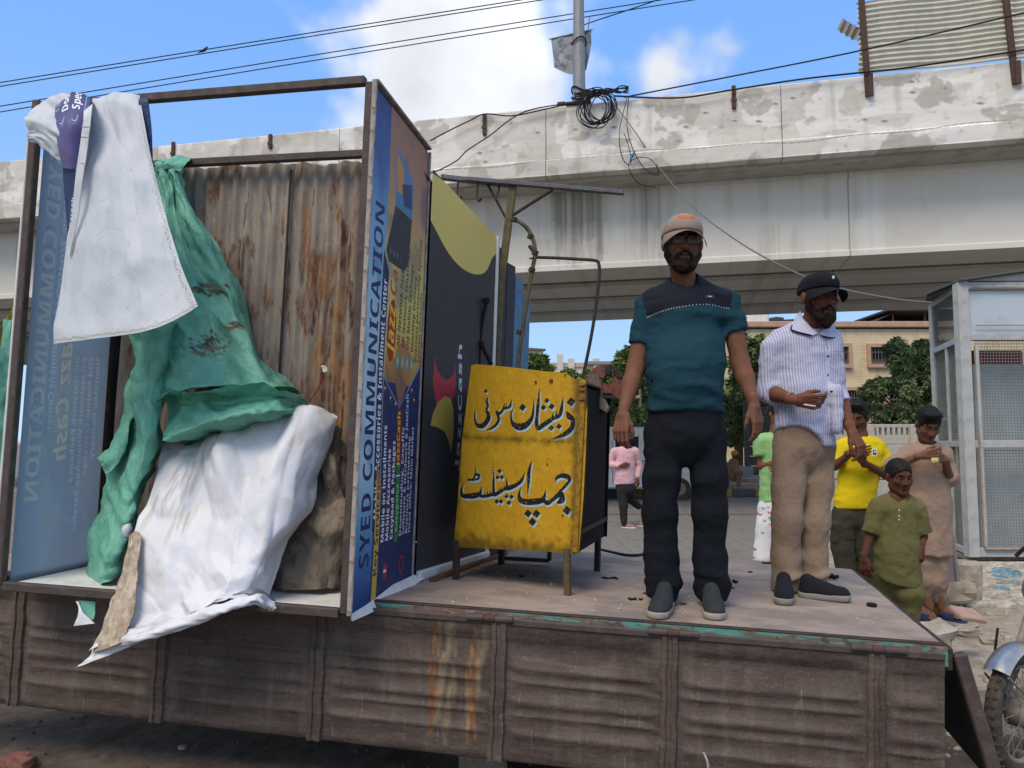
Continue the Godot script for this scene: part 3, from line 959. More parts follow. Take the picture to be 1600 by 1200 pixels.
func far_buildings() -> void:
	M.pink_trim = tri_mat(worn(251, Color("bd9c88"), Color("a58672"), Color("c8ab98")), 1.5, 0.9)
	var im := canvas(512, 512, Color("d8c8a6"))
	blot(im, nz(512, 512, 253, 0.01, 4), 0.4, 0.8, Color("c3ae86"), 0.5)
	blot(im, nz(512, 512, 254, 0.03, 3, 4.0, 1.0), 0.5, 0.8, Color("e0d1b0"), 0.5)
	for j in 32:
		im.fill_rect(Rect2i(0, j * 16, 512, 1), Color("bca982"))
		for i in 16:
			im.fill_rect(Rect2i(i * 32 + (16 if j % 2 else 0), j * 16, 1, 16), Color("c2af89"))
	blot(im, nz(512, 512, 255, 0.02, 4, 1.0, 8.0), 0.6, 0.95, Color("a5946f"), 0.35)
	var brick := tri_mat(tex(im), 4.0, 0.93)
	var D := 32.0
	var l := at(1090, 505, D)
	var t := at(1300, 503, D)
	var o := thing("beige_building", "beige tiled building with pinkish trim and barred windows at right", "building", base(Vector3(l.x, 0, -D)))
	var hh := t.y
	var st := mb()
	bx(st, Vector3(14, hh * 0.5 - 0.15, -6), Vector3(28, hh - 0.3, 12))
	obj("wall", st, brick, o)
	st = mb()
	bx(st, Vector3(14, hh - 0.12, -5.95), Vector3(28.3, 0.24, 12.3), 0.02)
	obj("cornice", st, M.pink_trim, o)
	for w in [[1306, 556, 38, 28], [1382, 556, 46, 27], [1462, 556, 46, 27], [1226, 556, 44, 27], [1330, 630, 38, 40], [1410, 632, 44, 40], [1250, 630, 40, 40]]:
		var c := at(w[0], w[1], D) - Vector3(l.x, 0, -D)
		window(o, Vector3(c.x, c.y, 0.0), w[2] * D / F, w[3] * D / F, 9)
	# shed roofs and clutter on top of it
	var roof := thing("rooftop_shed", "dark open shed roof on top of the beige building", "shed", base(Vector3(at(1400, 490, D).x, hh, -D - 2.5)))
	st = mb()
	var x0 := at(1372, 490, D).x - at(1400, 490, D).x
	quad(st, Vector3(x0, 0.02, 1.5), Vector3(x0 + 1.3, 0.62, 1.5), Vector3(x0 + 1.3, 0.62, -4), Vector3(x0, 0.02, -4))
	bx(st, Vector3(x0 + 3.6, 0.68, -1.2), Vector3(5.4, 0.1, 5.6), 0.01)
	obj("roof", st, flat(Color("45403d"), 0.9), roof)
	for x in [x0 + 1.2, x0 + 2.6, x0 + 4.0, x0 + 5.4]:
		st = mb()
		bx(st, Vector3(x, 0.32, 1.3), Vector3(0.07, 0.64, 0.07))
		obj("post", st, M.post_rust, roof)
	st = mb()
	bx(st, Vector3(x0 + 3.8, 0.3, -3.5), Vector3(4.6, 0.6, 0.2))
	obj("back_wall", st, flat(Color("3a3634"), 0.9), roof)
	var tank := mb()
	for i in 5:
		var rr := 0.16 + 0.05 * (i % 2)
		bx(tank, Vector3(-1.2 + i * 0.55, rr, 0), Vector3(0.5, rr * 2.0, 0.5), 0.03, Basis(Vector3.UP, i * 0.7))
	tag(obj("rooftop_clutter", tank, flat(Color("4c4a4a"), 0.9), self, base(Vector3(at(1215, 500, D).x, hh, -D - 1.5))), "dark boxes standing on the beige roof behind the striped shirt", "boxes")
	tank = mb()
	bx(tank, Vector3(0, 0.25, 0), Vector3(0.9, 0.5, 0.8), 0.08)
	tag(obj("water_tank", tank, M.white_paint, self, base(Vector3(at(1192, 500, D).x, hh, -D - 0.9))), "small white tank on the beige roof behind the teal shirt", "tank")
	# far white blocks seen under the flyover
	D = 70.0
	var g := func(u: float, v: float, d: float) -> Vector3: return at(u, v, d)
	var a: Vector3 = g.call(846, 566, D)
	var b: Vector3 = g.call(985, 566, D)
	o = thing("white_block", "long pale low building far off under the flyover", "building", base(Vector3(a.x, 0, -D)))
	st = mb()
	bx(st, Vector3(2.5, (a.y - 0.1) * 0.5, -4), Vector3(7.0, a.y - 0.1, 8))
	bx(st, Vector3(9.0, (a.y - 1.3) * 0.5, -4.2), Vector3(10, a.y - 1.3, 8))
	obj("wall", st, M.far_white, o)
	st = mb()
	bx(st, Vector3(8.6, a.y - 0.1, -3.5), Vector3(9, 0.3, 8), 0.02)
	obj("roof", st, flat(Color("8b8780"), 0.9), o)
	for x in [1.7, 2.7, 5.0, 10.2]:
		st = mb()
		bx(st, Vector3(x, a.y - 0.4, 0.1), Vector3(0.55, 2.2 if x < 2.0 or x > 10.0 else 1.4, 0.5))
		obj("pillar", st, M.far_white, o)
	for x in [-0.3, 0.7, 3.6, 4.3]:
		st = mb()
		bx(st, Vector3(x, a.y - 1.6, 0.02), Vector3(0.5, 0.8, 0.08))
		obj("window", st, flat(Color("6c6862"), 0.8), o)
	st = mb()
	bx(st, Vector3(1.5, a.y - 0.25, 0.04), Vector3(8, 0.4, 0.2))
	obj("ledge", st, M.far_beige, o)
	D = 85.0
	a = g.call(818, 549, D)
	b = g.call(845, 549, D)
	o = thing("roof_tower", "square brownish tower with a flat cap rising at far left under the flyover", "tower", base(Vector3((a.x + b.x) * 0.5, 0, -D)))
	st = mb()
	bx(st, Vector3(0, a.y * 0.5, 0), Vector3((b.x - a.x) * 0.9, a.y, 2.0), 0.02, Basis(Vector3.UP, 0.5))
	obj("wall", st, M.far_beige, o)
	st = mb()
	bx(st, Vector3(0, a.y + 0.1, 0), Vector3((b.x - a.x) * 1.1, 0.25, 2.4), 0.02, Basis(Vector3.UP, 0.5))
	obj("cap", st, flat(Color("75695e"), 0.9), o)
	# cast block wall with a pierced top course, right
	D = 13.0
	a = at(1290, 663, D); b = at(1423, 660, D)
	o = thing("block_wall", "low grey concrete block wall with pierced top, behind the yellow shirt", "wall", base(Vector3(a.x, 0, -D)))
	var wl := b.x - a.x
	var top := a.y
	for i in 2:
		for j in 6:
			var st2 := mb()
			var bw := wl / 2.0
			if j == 5:      # pierced: small posts with gaps between
				bx(st2, Vector3(bw * (i + 0.5), top - 0.03, 0), Vector3(bw - 0.02, 0.06, 0.1), 0.008)
				bx(st2, Vector3(bw * (i + 0.5), top - 0.26, 0), Vector3(bw - 0.02, 0.16, 0.1), 0.008)
				for k in 8:
					bx(st2, Vector3(bw * i + 0.04 + (bw - 0.08) * k / 7.0, top - 0.12, 0), Vector3(0.05, 0.13, 0.1))
			else:
				var bh := (top - 0.34) / 5.0
				bx(st2, Vector3(bw * (i + 0.5), bh * (j + 0.5), 0), Vector3(bw - 0.015, bh - 0.012, 0.1), 0.01)
			obj("panel", st2, M.stone, o)
	for x in [0.0, wl * 0.5, wl]:
		var st3 := mb()
		bx(st3, Vector3(x, top * 0.5, 0.06), Vector3(0.12, top, 0.1), 0.01)
		obj("post", st3, M.stone, o)

func tree(label: String, p: Vector3, h: float, crown: Array, count: int, leaf: float, shades: Array, sd: int, group := "") -> void:
	# crown: clumps [centre, radii]; leaves lie on small twigs spread through each clump
	var o := thing("tree", label, "tree", base(p), group)
	rng.seed = sd
	var st := mb()
	tube(st, smooth_line([Vector3.ZERO, Vector3(0.05, h * 0.3, 0.03), Vector3(-0.04, h * 0.6, 0)], 8), [0.16, 0.14, 0.13, 0.12, 0.11, 0.10, 0.09, 0.08, 0.07].map(func(r): return r * h / 5.0), 10)
	obj("trunk", st, M.bark, o)
	st = mb()
	for c in crown:
		tube(st, smooth_line([Vector3(0, h * 0.33, 0), Vector3(c[0].x * 0.4, lerpf(h * 0.4, c[0].y, 0.5), c[0].z * 0.4), c[0]], 6), [0.07, 0.06, 0.05, 0.04, 0.03, 0.02, 0.012].map(func(r): return r * h / 5.0), 6)
	obj("limbs", st, M.bark, o)
	var q := mb()
	# one small spray: five pointed leaves round a twig
	for i in 5:
		var a := i * 2.4
		var b := Basis(Vector3.UP, a) * Basis(Vector3.RIGHT, 0.5)
		var s := leaf
		tri(q, b * Vector3(0, 0, 0), b * Vector3(-0.22 * s, 0.05 * s, 0.45 * s), b * Vector3(0, 0, s))
		tri(q, b * Vector3(0, 0, 0), b * Vector3(0, 0, s), b * Vector3(0.22 * s, 0.05 * s, 0.45 * s))
	q.generate_normals()
	var mm := MultiMesh.new()
	mm.transform_format = MultiMesh.TRANSFORM_3D
	mm.use_colors = true
	mm.mesh = q.commit()
	var tw := []
	var vol := 0.0
	for c in crown: vol += pow(c[1].x * c[1].y * c[1].z, 0.6)
	for c in crown:
		var n := int(count * pow(c[1].x * c[1].y * c[1].z, 0.6) / vol)
		var sub := []
		for k in 16:
			var d := Vector3(rng.randfn(), rng.randfn() + 0.2, rng.randfn()).normalized()
			sub.append([d * rng.randf_range(0.5, 1.0), rng.randf_range(0.22, 0.44), rng.randf_range(0.75, 1.3)])
		for k in n:
			var s = sub[rng.randi() % 16]
			var d: Vector3 = Vector3(rng.randfn(), rng.randfn(), rng.randfn()).normalized() * pow(rng.randf(), 0.45) * s[1]
			var pos: Vector3 = c[0] + (s[0] + d) * c[1]
			var b := Basis.from_euler(Vector3(rng.randf_range(-1.1, 1.1), rng.randf() * TAU, rng.randf_range(-1.1, 1.1))).scaled(Vector3.ONE * rng.randf_range(0.6, 1.25))
			var col: Color = shades[rng.randi() % shades.size()]
			var f: float = s[2] * rng.randf_range(0.75, 1.25)
			tw.append([Transform3D(b, pos), Color(col.r * f, col.g * f, col.b * f)])
	mm.instance_count = tw.size()
	for i in tw.size():
		mm.set_instance_transform(i, tw[i][0])
		mm.set_instance_color(i, tw[i][1])
	var mi := MultiMeshInstance3D.new()
	mi.multimesh = mm
	mi.material_override = M.leaf
	mi.name = "crown"
	o.add_child(mi)
	kind(mi, "stuff")

func trees() -> void:
	var dark := [Color(0.16, 0.21, 0.095), Color(0.20, 0.26, 0.12), Color(0.125, 0.175, 0.075)]
	var mid := [Color(0.18, 0.25, 0.08), Color(0.22, 0.29, 0.10), Color(0.14, 0.20, 0.065)]
	var c := func(o: Vector3, pts: Array, d: float) -> Array:
		var l := []
		for p in pts:
			l.append([at(p[0], p[1], d + p[4]) - o, Vector3(p[2], p[3], (p[2] + p[3]) * 0.5) * d / F])
		return l
	var d := 26.0
	var o := Vector3(at(975, 700, d).x, 0, -d)
	tree("tree with sunny green crown just right of the yellow sign, behind the teal shirt", o, 5.0, c.call(o, [[972, 640, 40, 45, 0], [940, 655, 34, 36, 1], [1000, 610, 36, 46, 0.5], [985, 570, 22, 30, 0], [1020, 660, 40, 40, 0]], d), 6500, 0.19, mid, 401)
	o = Vector3(at(1160, 700, d).x, 0, -d - 0.5)
	tree("tree with dense crown between the teal shirt and the striped shirt", o, 5.0, c.call(o, [[1165, 610, 40, 50, 0], [1150, 660, 40, 40, 1], [1195, 570, 34, 40, 0], [1160, 545, 24, 28, 0], [1120, 640, 40, 46, 0], [1215, 650, 30, 40, 0]], d), 6500, 0.19, dark + mid, 402)
	d = 16.0
	o = Vector3(at(1425, 700, d).x, 0, -d)
	tree("full dark green tree beside the wire-mesh cabin, before the beige building", o, 4.6, c.call(o, [[1430, 610, 46, 46, 0], [1385, 620, 38, 34, 0.3], [1455, 570, 34, 36, 0], [1410, 560, 26, 30, 0], [1470, 640, 40, 44, 0], [1400, 660, 40, 30, 0], [1440, 545, 16, 16, 0], [1362, 612, 18, 16, 0], [1500, 600, 40, 50, 1]], d), 9500, 0.12, dark + [Color(0.12, 0.165, 0.06)], 403)
	d = 60.0
	o = Vector3(at(835, 700, d).x, 0, -d)
	tree("small pale tree far off below the square tower", o, 7.0, c.call(o, [[832, 567, 20, 14, 0], [815, 575, 16, 12, 0], [850, 578, 16, 10, 0]], d), 2600, 0.42, mid, 404)
	o = Vector3(at(905, 700, d).x, 0, -d + 2)
	tree("low bush of green far off behind the red vise", o, 5.5, c.call(o, [[890, 588, 14, 9, 0], [925, 590, 18, 12, 0], [955, 592, 16, 12, 0]], d), 1800, 0.42, mid, 405)

func van() -> void:
	var D := 21.0
	var o := thing("van", "old white minivan parked behind the man in the pink shirt", "van", Transform3D(Basis(Vector3.UP, 0.12), gnd(1000, 690 + 1.52 * F / D) * Vector3(1, 0, 1)))
	var b := at(985, 690, D)
	o.position = Vector3(b.x, 0, -D)
	var st := mb()
	var side := PackedVector2Array([Vector2(-1.75, 0.35), Vector2(1.7, 0.35), Vector2(1.78, 0.9), Vector2(1.68, 1.1), Vector2(1.3, 1.82), Vector2(1.1, 1.9), Vector2(-1.68, 1.92), Vector2(-1.78, 1.6)])
	prism(st, side, base(Vector3(0, 0, 0.78)), 1.5)
	obj("body", st, M.white_paint, o)
	for w in [[-1.5, 0.62], [-0.62, 0.62], [0.28, 0.55]]:
		st = mb()
		bx(st, Vector3(w[0] + w[1] * 0.5, 1.45, 0.785), Vector3(w[1], 0.42, 0.02), 0.006)
		obj("window", st, M.dark_glass, o)
	st = mb()
	bx(st, Vector3(1.5, 1.42, 0.02), Vector3(0.02, 0.5, 1.2), 0.004, Basis(Vector3.BACK, 0.5))
	obj("windscreen", st, M.dark_glass, o)
	for x in [-1.15, 1.1]:
		st = mb()
		tube(st, [Vector3(x, 0.29, 0.62), Vector3(x, 0.29, 0.80)], 0.29, 20)
		var w := obj("wheel", st, M.tyre, o)
		st = mb()
		tube(st, [Vector3(x, 0.29, 0.80), Vector3(x, 0.29, 0.81)], 0.16, 16)
		obj("rim", st, M.dusty_metal, w)
	st = mb()
	bx(st, Vector3(0, 0.95, 0.785), Vector3(3.3, 0.025, 0.02))
	bx(st, Vector3(-0.7, 1.0, 0.785), Vector3(0.012, 1.1, 0.012))
	bx(st, Vector3(0.22, 1.0, 0.785), Vector3(0.012, 1.1, 0.012))
	bx(st, Vector3(0.1, 1.02, 0.79), Vector3(0.14, 0.03, 0.03), 0.006)
	obj("trim", st, flat(Color("77797a"), 0.6), o)
	# a second parked vehicle and a motorcycle farther right, both nearly hidden
	var o2 := thing("parked_car", "grey car seen through the gap between the teal man's legs", "car", base(Vector3(at(1078, 690, 24.0).x, 0, -24.0)))
	st = mb()
	prism(st, PackedVector2Array([Vector2(-1.7, 0.3), Vector2(1.7, 0.3), Vector2(1.75, 0.75), Vector2(1.0, 0.88), Vector2(0.55, 1.35), Vector2(-0.8, 1.38), Vector2(-1.5, 0.9), Vector2(-1.75, 0.8)]), base(Vector3(0, 0, 0.7)), 1.4)
	obj("body", st, flat(Color("8e959c"), 0.35), o2)
	st = mb()
	prism(st, PackedVector2Array([Vector2(-0.75, 0.92), Vector2(0.8, 0.92), Vector2(0.5, 1.28), Vector2(-0.7, 1.3)]), base(Vector3(0, 0, 0.712)), 0.01)
	obj("window", st, M.dark_glass, o2)
	for x in [-1.05, 1.05]:
		st = mb()
		tube(st, [Vector3(x, 0.29, 0.56), Vector3(x, 0.29, 0.72)], 0.29, 18)
		obj("wheel", st, M.tyre, o2)
	for x in [-0.55, 0.55]:
		st = mb()
		bx(st, Vector3(1.72, 0.66, x), Vector3(0.05, 0.12, 0.26), 0.02)
		obj("headlight", st, M.white_paint, o2)

# ---------------------------------------------------------------- wire-mesh cabin on its masonry foot
func mesh_panel(st: SurfaceTool, o: Vector3, ex: Vector3, w: float, h: float, cell: float, r: float) -> void:
	var nx := int(w / cell)
	var ny := int(h / cell)
	for i in nx + 1:
		var p := o + ex * (w * i / nx)
		tube(st, [p, p + Vector3(0, h, 0)], r, 3, false)
	for j in ny + 1:
		var p := o + Vector3(0, h * j / ny, 0) + ex.cross(Vector3.UP) * r
		tube(st, [p, p + ex * w], r, 3, false)

func cabin() -> void:
	var D := 6.5
	var c := at(1519, 870, D)
	var topc := at(1514, 440, D)
	var h := topc.y - c.y
	# left face runs away from us, front face runs to the right
	var back := at(1472, 832, 7.4)
	var lf := Vector3(back.x - c.x, 0, back.z - c.z)
	var ll := lf.length(); lf = lf.normalized()
	var rf := Vector3(1, 0, 0.02).normalized()
	var o := thing("mesh_cabin", "pale blue-grey steel cabin with wire-mesh sides on a masonry foot", "cabin", base(c))
	var W := 2.2
	var f := func(u: float, v: float) -> float: return hit(u, v, c, rf.cross(Vector3.UP)).y - c.y
	var st: SurfaceTool
	var t := 0.062
	var bars := [[Vector3.ZERO, Vector3(0, h, 0), 0.09], [lf * ll, lf * ll + Vector3(0, h, 0), 0.06], [rf * W, rf * W + Vector3(0, h, 0), 0.09]]
	var y1: float = f.call(1560, 533)      # under the top panel
	var y2: float = f.call(1560, 520)
	var y3: float = f.call(1560, 694)
	var yt: float = f.call(1560, 452)
	for y in [0.04, y3, (y1 + y2) * 0.5, h - 0.04]:
		bars.append([Vector3(0, y, 0) + rf * 0.046, Vector3(0, y, 0) + rf * (W - 0.046), t if y != 0.04 else 0.075])
	for y in [0.03, y3, y1 + 0.02, h - 0.04]:
		bars.append([Vector3(0, y, 0) + lf * 0.046, Vector3(0, y, 0) + lf * (ll - 0.031), 0.05])
	bars.append([lf * ll * 0.5 + Vector3(0, 0.055, 0), lf * ll * 0.5 + Vector3(0, y1 - 0.006, 0), 0.04])
	bars.append([rf * 0.105 + Vector3(0, 0.08, 0.012), rf * 0.105 + Vector3(0, y1 - 0.04, 0.012), 0.03])
	bars.append([rf * 0.55 + Vector3(0, 0.08, 0.0), rf * 0.55 + Vector3(0, y1 - 0.04, 0.0), 0.03])
	for b in bars:
		st = mb()
		bar(st, b[0], b[1], b[2], b[2], Vector3(0, 0, 1) if absf((b[1] - b[0]).normalized().y) > 0.5 else Vector3.UP, 0.004)
		obj("frame_bar", st, M.cabin, o)
	st = mb()
	bar(st, rf * 0.08 + Vector3(0, 0.07, 0.042), rf * W + Vector3(0, 0.07, 0.042), 0.05, 0.012, Vector3.UP, 0.003)
	bar(st, Vector3(0.075, 0.1, 0.05), Vector3(0.075, 1.05, 0.05), 0.012, 0.006, Vector3(0, 0, 1), 0.001)
	bar(st, rf * 0.1 + Vector3(0, y2 + 0.06, 0.034), rf * W + Vector3(0, y2 + 0.06, 0.034), 0.014, 0.006, Vector3.UP, 0.001)
	bar(st, rf * 0.08 + Vector3(0, h - 0.06, 0.034), rf * W + Vector3(0, h - 0.06, 0.034), 0.012, 0.006, Vector3.UP, 0.001)
	obj("rusty_seam", st, M.cabin_rust, o)
	st = mb()
	quad(st, rf * 0.06 + Vector3(0, h - 0.08, 0), rf * W + Vector3(0, h - 0.08, 0), rf * W + Vector3(0, y2, 0), rf * 0.06 + Vector3(0, y2, 0))
	obj("top_panel", st, tri_mat(worn(127, Color("b9c4cb"), Color("a7b2b9"), Color("c4ced4")), 0.9, 0.6), o)
	st = mb()
	mesh_panel(st, rf * 0.1 + Vector3(0, 0.08, 0.004), rf, W - 0.15, y1 - 0.08, 0.025, 0.003)
	obj("front_mesh", st, M.wire, o)
	st = mb()
	mesh_panel(st, lf * 0.04 + Vector3(0, 0.06, 0), lf, ll - 0.06, h - 0.1, 0.025, 0.003)
	obj("side_mesh", st, M.wire, o)
	# inside: pale boards, floor, back wall
	st = mb()
	bx(st, Vector3(1.0, (y1 - 0.17) * 0.5, -0.28), Vector3(1.5, y1 - 0.17, 0.03), 0.004)
	bx(st, Vector3(0.3, (y1 - 0.17) * 0.5, -0.262), Vector3(0.012, y1 - 0.2, 0.01))
	bx(st, Vector3(0.22, (y1 - 0.17) * 0.5, -0.34), Vector3(0.2, y1 - 0.2, 0.02), 0.004)
	obj("inner_board", st, tri_mat(worn(129, Color("c3cacb"), Color("a9b1b3"), Color("d0d5d5")), 0.9, 0.6), o)
	st = mb()
	bx(st, Vector3(1.1, -0.02, -0.6), Vector3(2.2, 0.03, 1.15))
	bx(st, Vector3(W + 0.1, h * 0.5, -0.6), Vector3(0.03, h, 1.1))
	obj("floor", st, M.dusty_metal, o)
	st = mb()
	bx(st, Vector3(0.5, y1 - 0.09, -0.5), Vector3(0.62, 0.13, 0.1), 0.01)
	obj("red_box", st, flat(Color("a8323a"), 0.6), o)
	# roof: a shallow hood with a dark rim that overhangs to the left
	st = mb()
	var p0 := Vector3(0, h + 0.0, 0)
	var ov := at(1450, 476, 6.9) - c
	var e0 := Vector3(ov.x, h - 0.03, lf.z * ll * 0.45)
	var e1 := lf * (ll + 0.1) + Vector3(-0.05, h + 0.0, 0)
	var e2 := rf * W + Vector3(0, h + 0.32, 0.06)
	var e3 := rf * W + Vector3(0, h + 0.32, -1.4)
	tri(st, p0 + Vector3(-0.03, 0.0, 0.06), e2, e3)
	tri(st, p0 + Vector3(-0.03, 0.0, 0.06), e3, e1)
	tri(st, p0 + Vector3(-0.03, 0.0, 0.06), e1, e0)
	tri(st, p0 + Vector3(-0.03, -0.02, 0.06), e1 + Vector3(0, -0.02, 0), e0 + Vector3(0, -0.02, 0))
	bar(st, p0 + Vector3(-0.03, 0.0, 0.075), e2 + Vector3(0, 0, 0.02), 0.03, 0.02, Vector3.UP, 0.004)
	bar(st, p0 + Vector3(-0.03, 0.0, 0.075), e0, 0.03, 0.02, Vector3.UP, 0.004)
	obj("roof", st, flat(Color("55585a"), 0.8), o)
	st = mb()
	tri(st, Vector3(0.05, h, 0.03), rf * W + Vector3(0, h + 0.3, 0.03), rf * W + Vector3(0, h, 0.03))
	obj("gable", st, M.cabin, o)
	# masonry foot with blue painted letters worn away
	var w := 1.4
	var foot_h := c.y - 0.17 - 0.03
	var im := canvas(512, 256, Color("b9b1a1"))
	blot(im, nz(512, 256, 261, 0.012, 5), 0.45, 0.62, Color("d3ccbd"), 0.8)
	blot(im, nz(512, 256, 262, 0.02, 5), 0.55, 0.75, Color("8d8575"), 0.6)
	blot(im, nz(512, 256, 264, 0.05, 4), 0.5, 0.9, Color("857c6d"), 0.4)
	var paint := Color("6f97a6")
	for l in [[Vector3(98, 46, 34), Vector3(130, 56, 44), Vector3(150, 72, 34)], [Vector3(96, 74, 26), Vector3(150, 80, 22)], [Vector3(100, 118, 16), Vector3(125, 116, 18), Vector3(150, 110, 14)], [Vector3(96, 146, 26), Vector3(116, 150, 20)], [Vector3(225, 46, 30), Vector3(240, 62, 34), Vector3(236, 84, 26)], [Vector3(160, 130, 6), Vector3(240, 122, 8), Vector3(330, 128, 8)], [Vector3(300, 50, 20), Vector3(310, 86, 22)], [Vector3(370, 60, 26), Vector3(410, 70, 30)]]:
		stroke(im, l, paint)
	stroke(im, [Vector3(238, 62, 9), Vector3(240, 70, 11)], Color("cfc9ba"))
	blot(im, nz(512, 256, 266, 0.05, 4), 0.55, 0.68, Color("b9b1a1"), 0.75)
	for l in [[Vector3(118, 14, 3), Vector3(150, 34, 3), Vector3(165, 60, 2), Vector3(180, 64, 3)], [Vector3(90, 140, 2), Vector3(130, 118, 3), Vector3(170, 108, 2)]]:
		stroke(im, l, Color("5e574c"))
		stroke(im, l, Color("ddd7ca"), 1.0, Vector2(0, -3))
	var fm := mat(tex(im), 0.95)
	fm.normal_enabled = true
	fm.normal_texture = relief(nz(512, 256, 263, 0.02, 5), 512, 256, 6.0)
	fm.normal_scale = 1.2
	var fo := thing("masonry_foot", "crumbling plastered masonry foot with worn blue paint under the mesh cabin", "plinth", base(Vector3(c.x, 0.17, c.z)))
	var nn := FastNoiseLite.new(); nn.seed = 8; nn.frequency = 5.0; nn.fractal_octaves = 3
	st = mb()
	st.set_smooth_group(0)
	var N := 40; var K := 18
	var pt := func(i: int, j: int) -> Vector3:
		var s := float(i) / N
		var y := foot_h * (1.0 - float(j) / K)
		var x := -0.13 + s * 2.4
		return Vector3(x, y, 0.06 + 0.05 * float(j) / K + 0.022 * nn.get_noise_2d(x * 2.0, y * 2.0))
	for j in K:
		for i in N:
			var q := [pt.call(i, j), pt.call(i + 1, j), pt.call(i + 1, j + 1), pt.call(i, j + 1)]
			for k in [0, 1, 2, 0, 2, 3]:
				st.set_uv(Vector2((q[k].x + 0.13) / 1.5, 1.0 - q[k].y / foot_h))
				st.add_vertex(q[k])
	obj("front_face", st, fm, fo)
	st = mb()
	bx(st, Vector3(1.05, foot_h * 0.5 - 0.01, -0.56), Vector3(2.36, foot_h - 0.02, 1.2), 0.03)
	bx(st, Vector3(-0.06, foot_h * 0.5, 0.02), Vector3(0.19, foot_h + 0.01, 0.17), 0.03)
	obj("body", st, M.rubble, fo)
	# a leaning slab of board between cabin and boys
	st = mb()
	var s0 := at(1496, 972, 6.15)
	var s1 := at(1490, 834, 6.35)
	bx(st, Vector3(-0.06, (s1.y - 0.2) * 0.5, -0.1), Vector3(0.25, s1.y - 0.19, 0.03), 0.006, Basis(Vector3.RIGHT, -0.12) * Basis(Vector3.UP, 0.25))
	bx(st, Vector3(0.068, (s1.y - 0.2) * 0.5, -0.115), Vector3(0.028, s1.y - 0.19, 0.045), 0.005, Basis(Vector3.RIGHT, -0.12) * Basis(Vector3.UP, 0.25))
	tag(obj("leaning_board", st, tri_mat(worn(268, Color("857d78"), Color("6c6562"), Color("9b938c")), 0.5, 0.9, M.fine, 0.4), self, base(Vector3(s0.x, 0.19, s0.z))), "dusty mauve-grey board leaning against the masonry foot beside the tan tunic", "board")

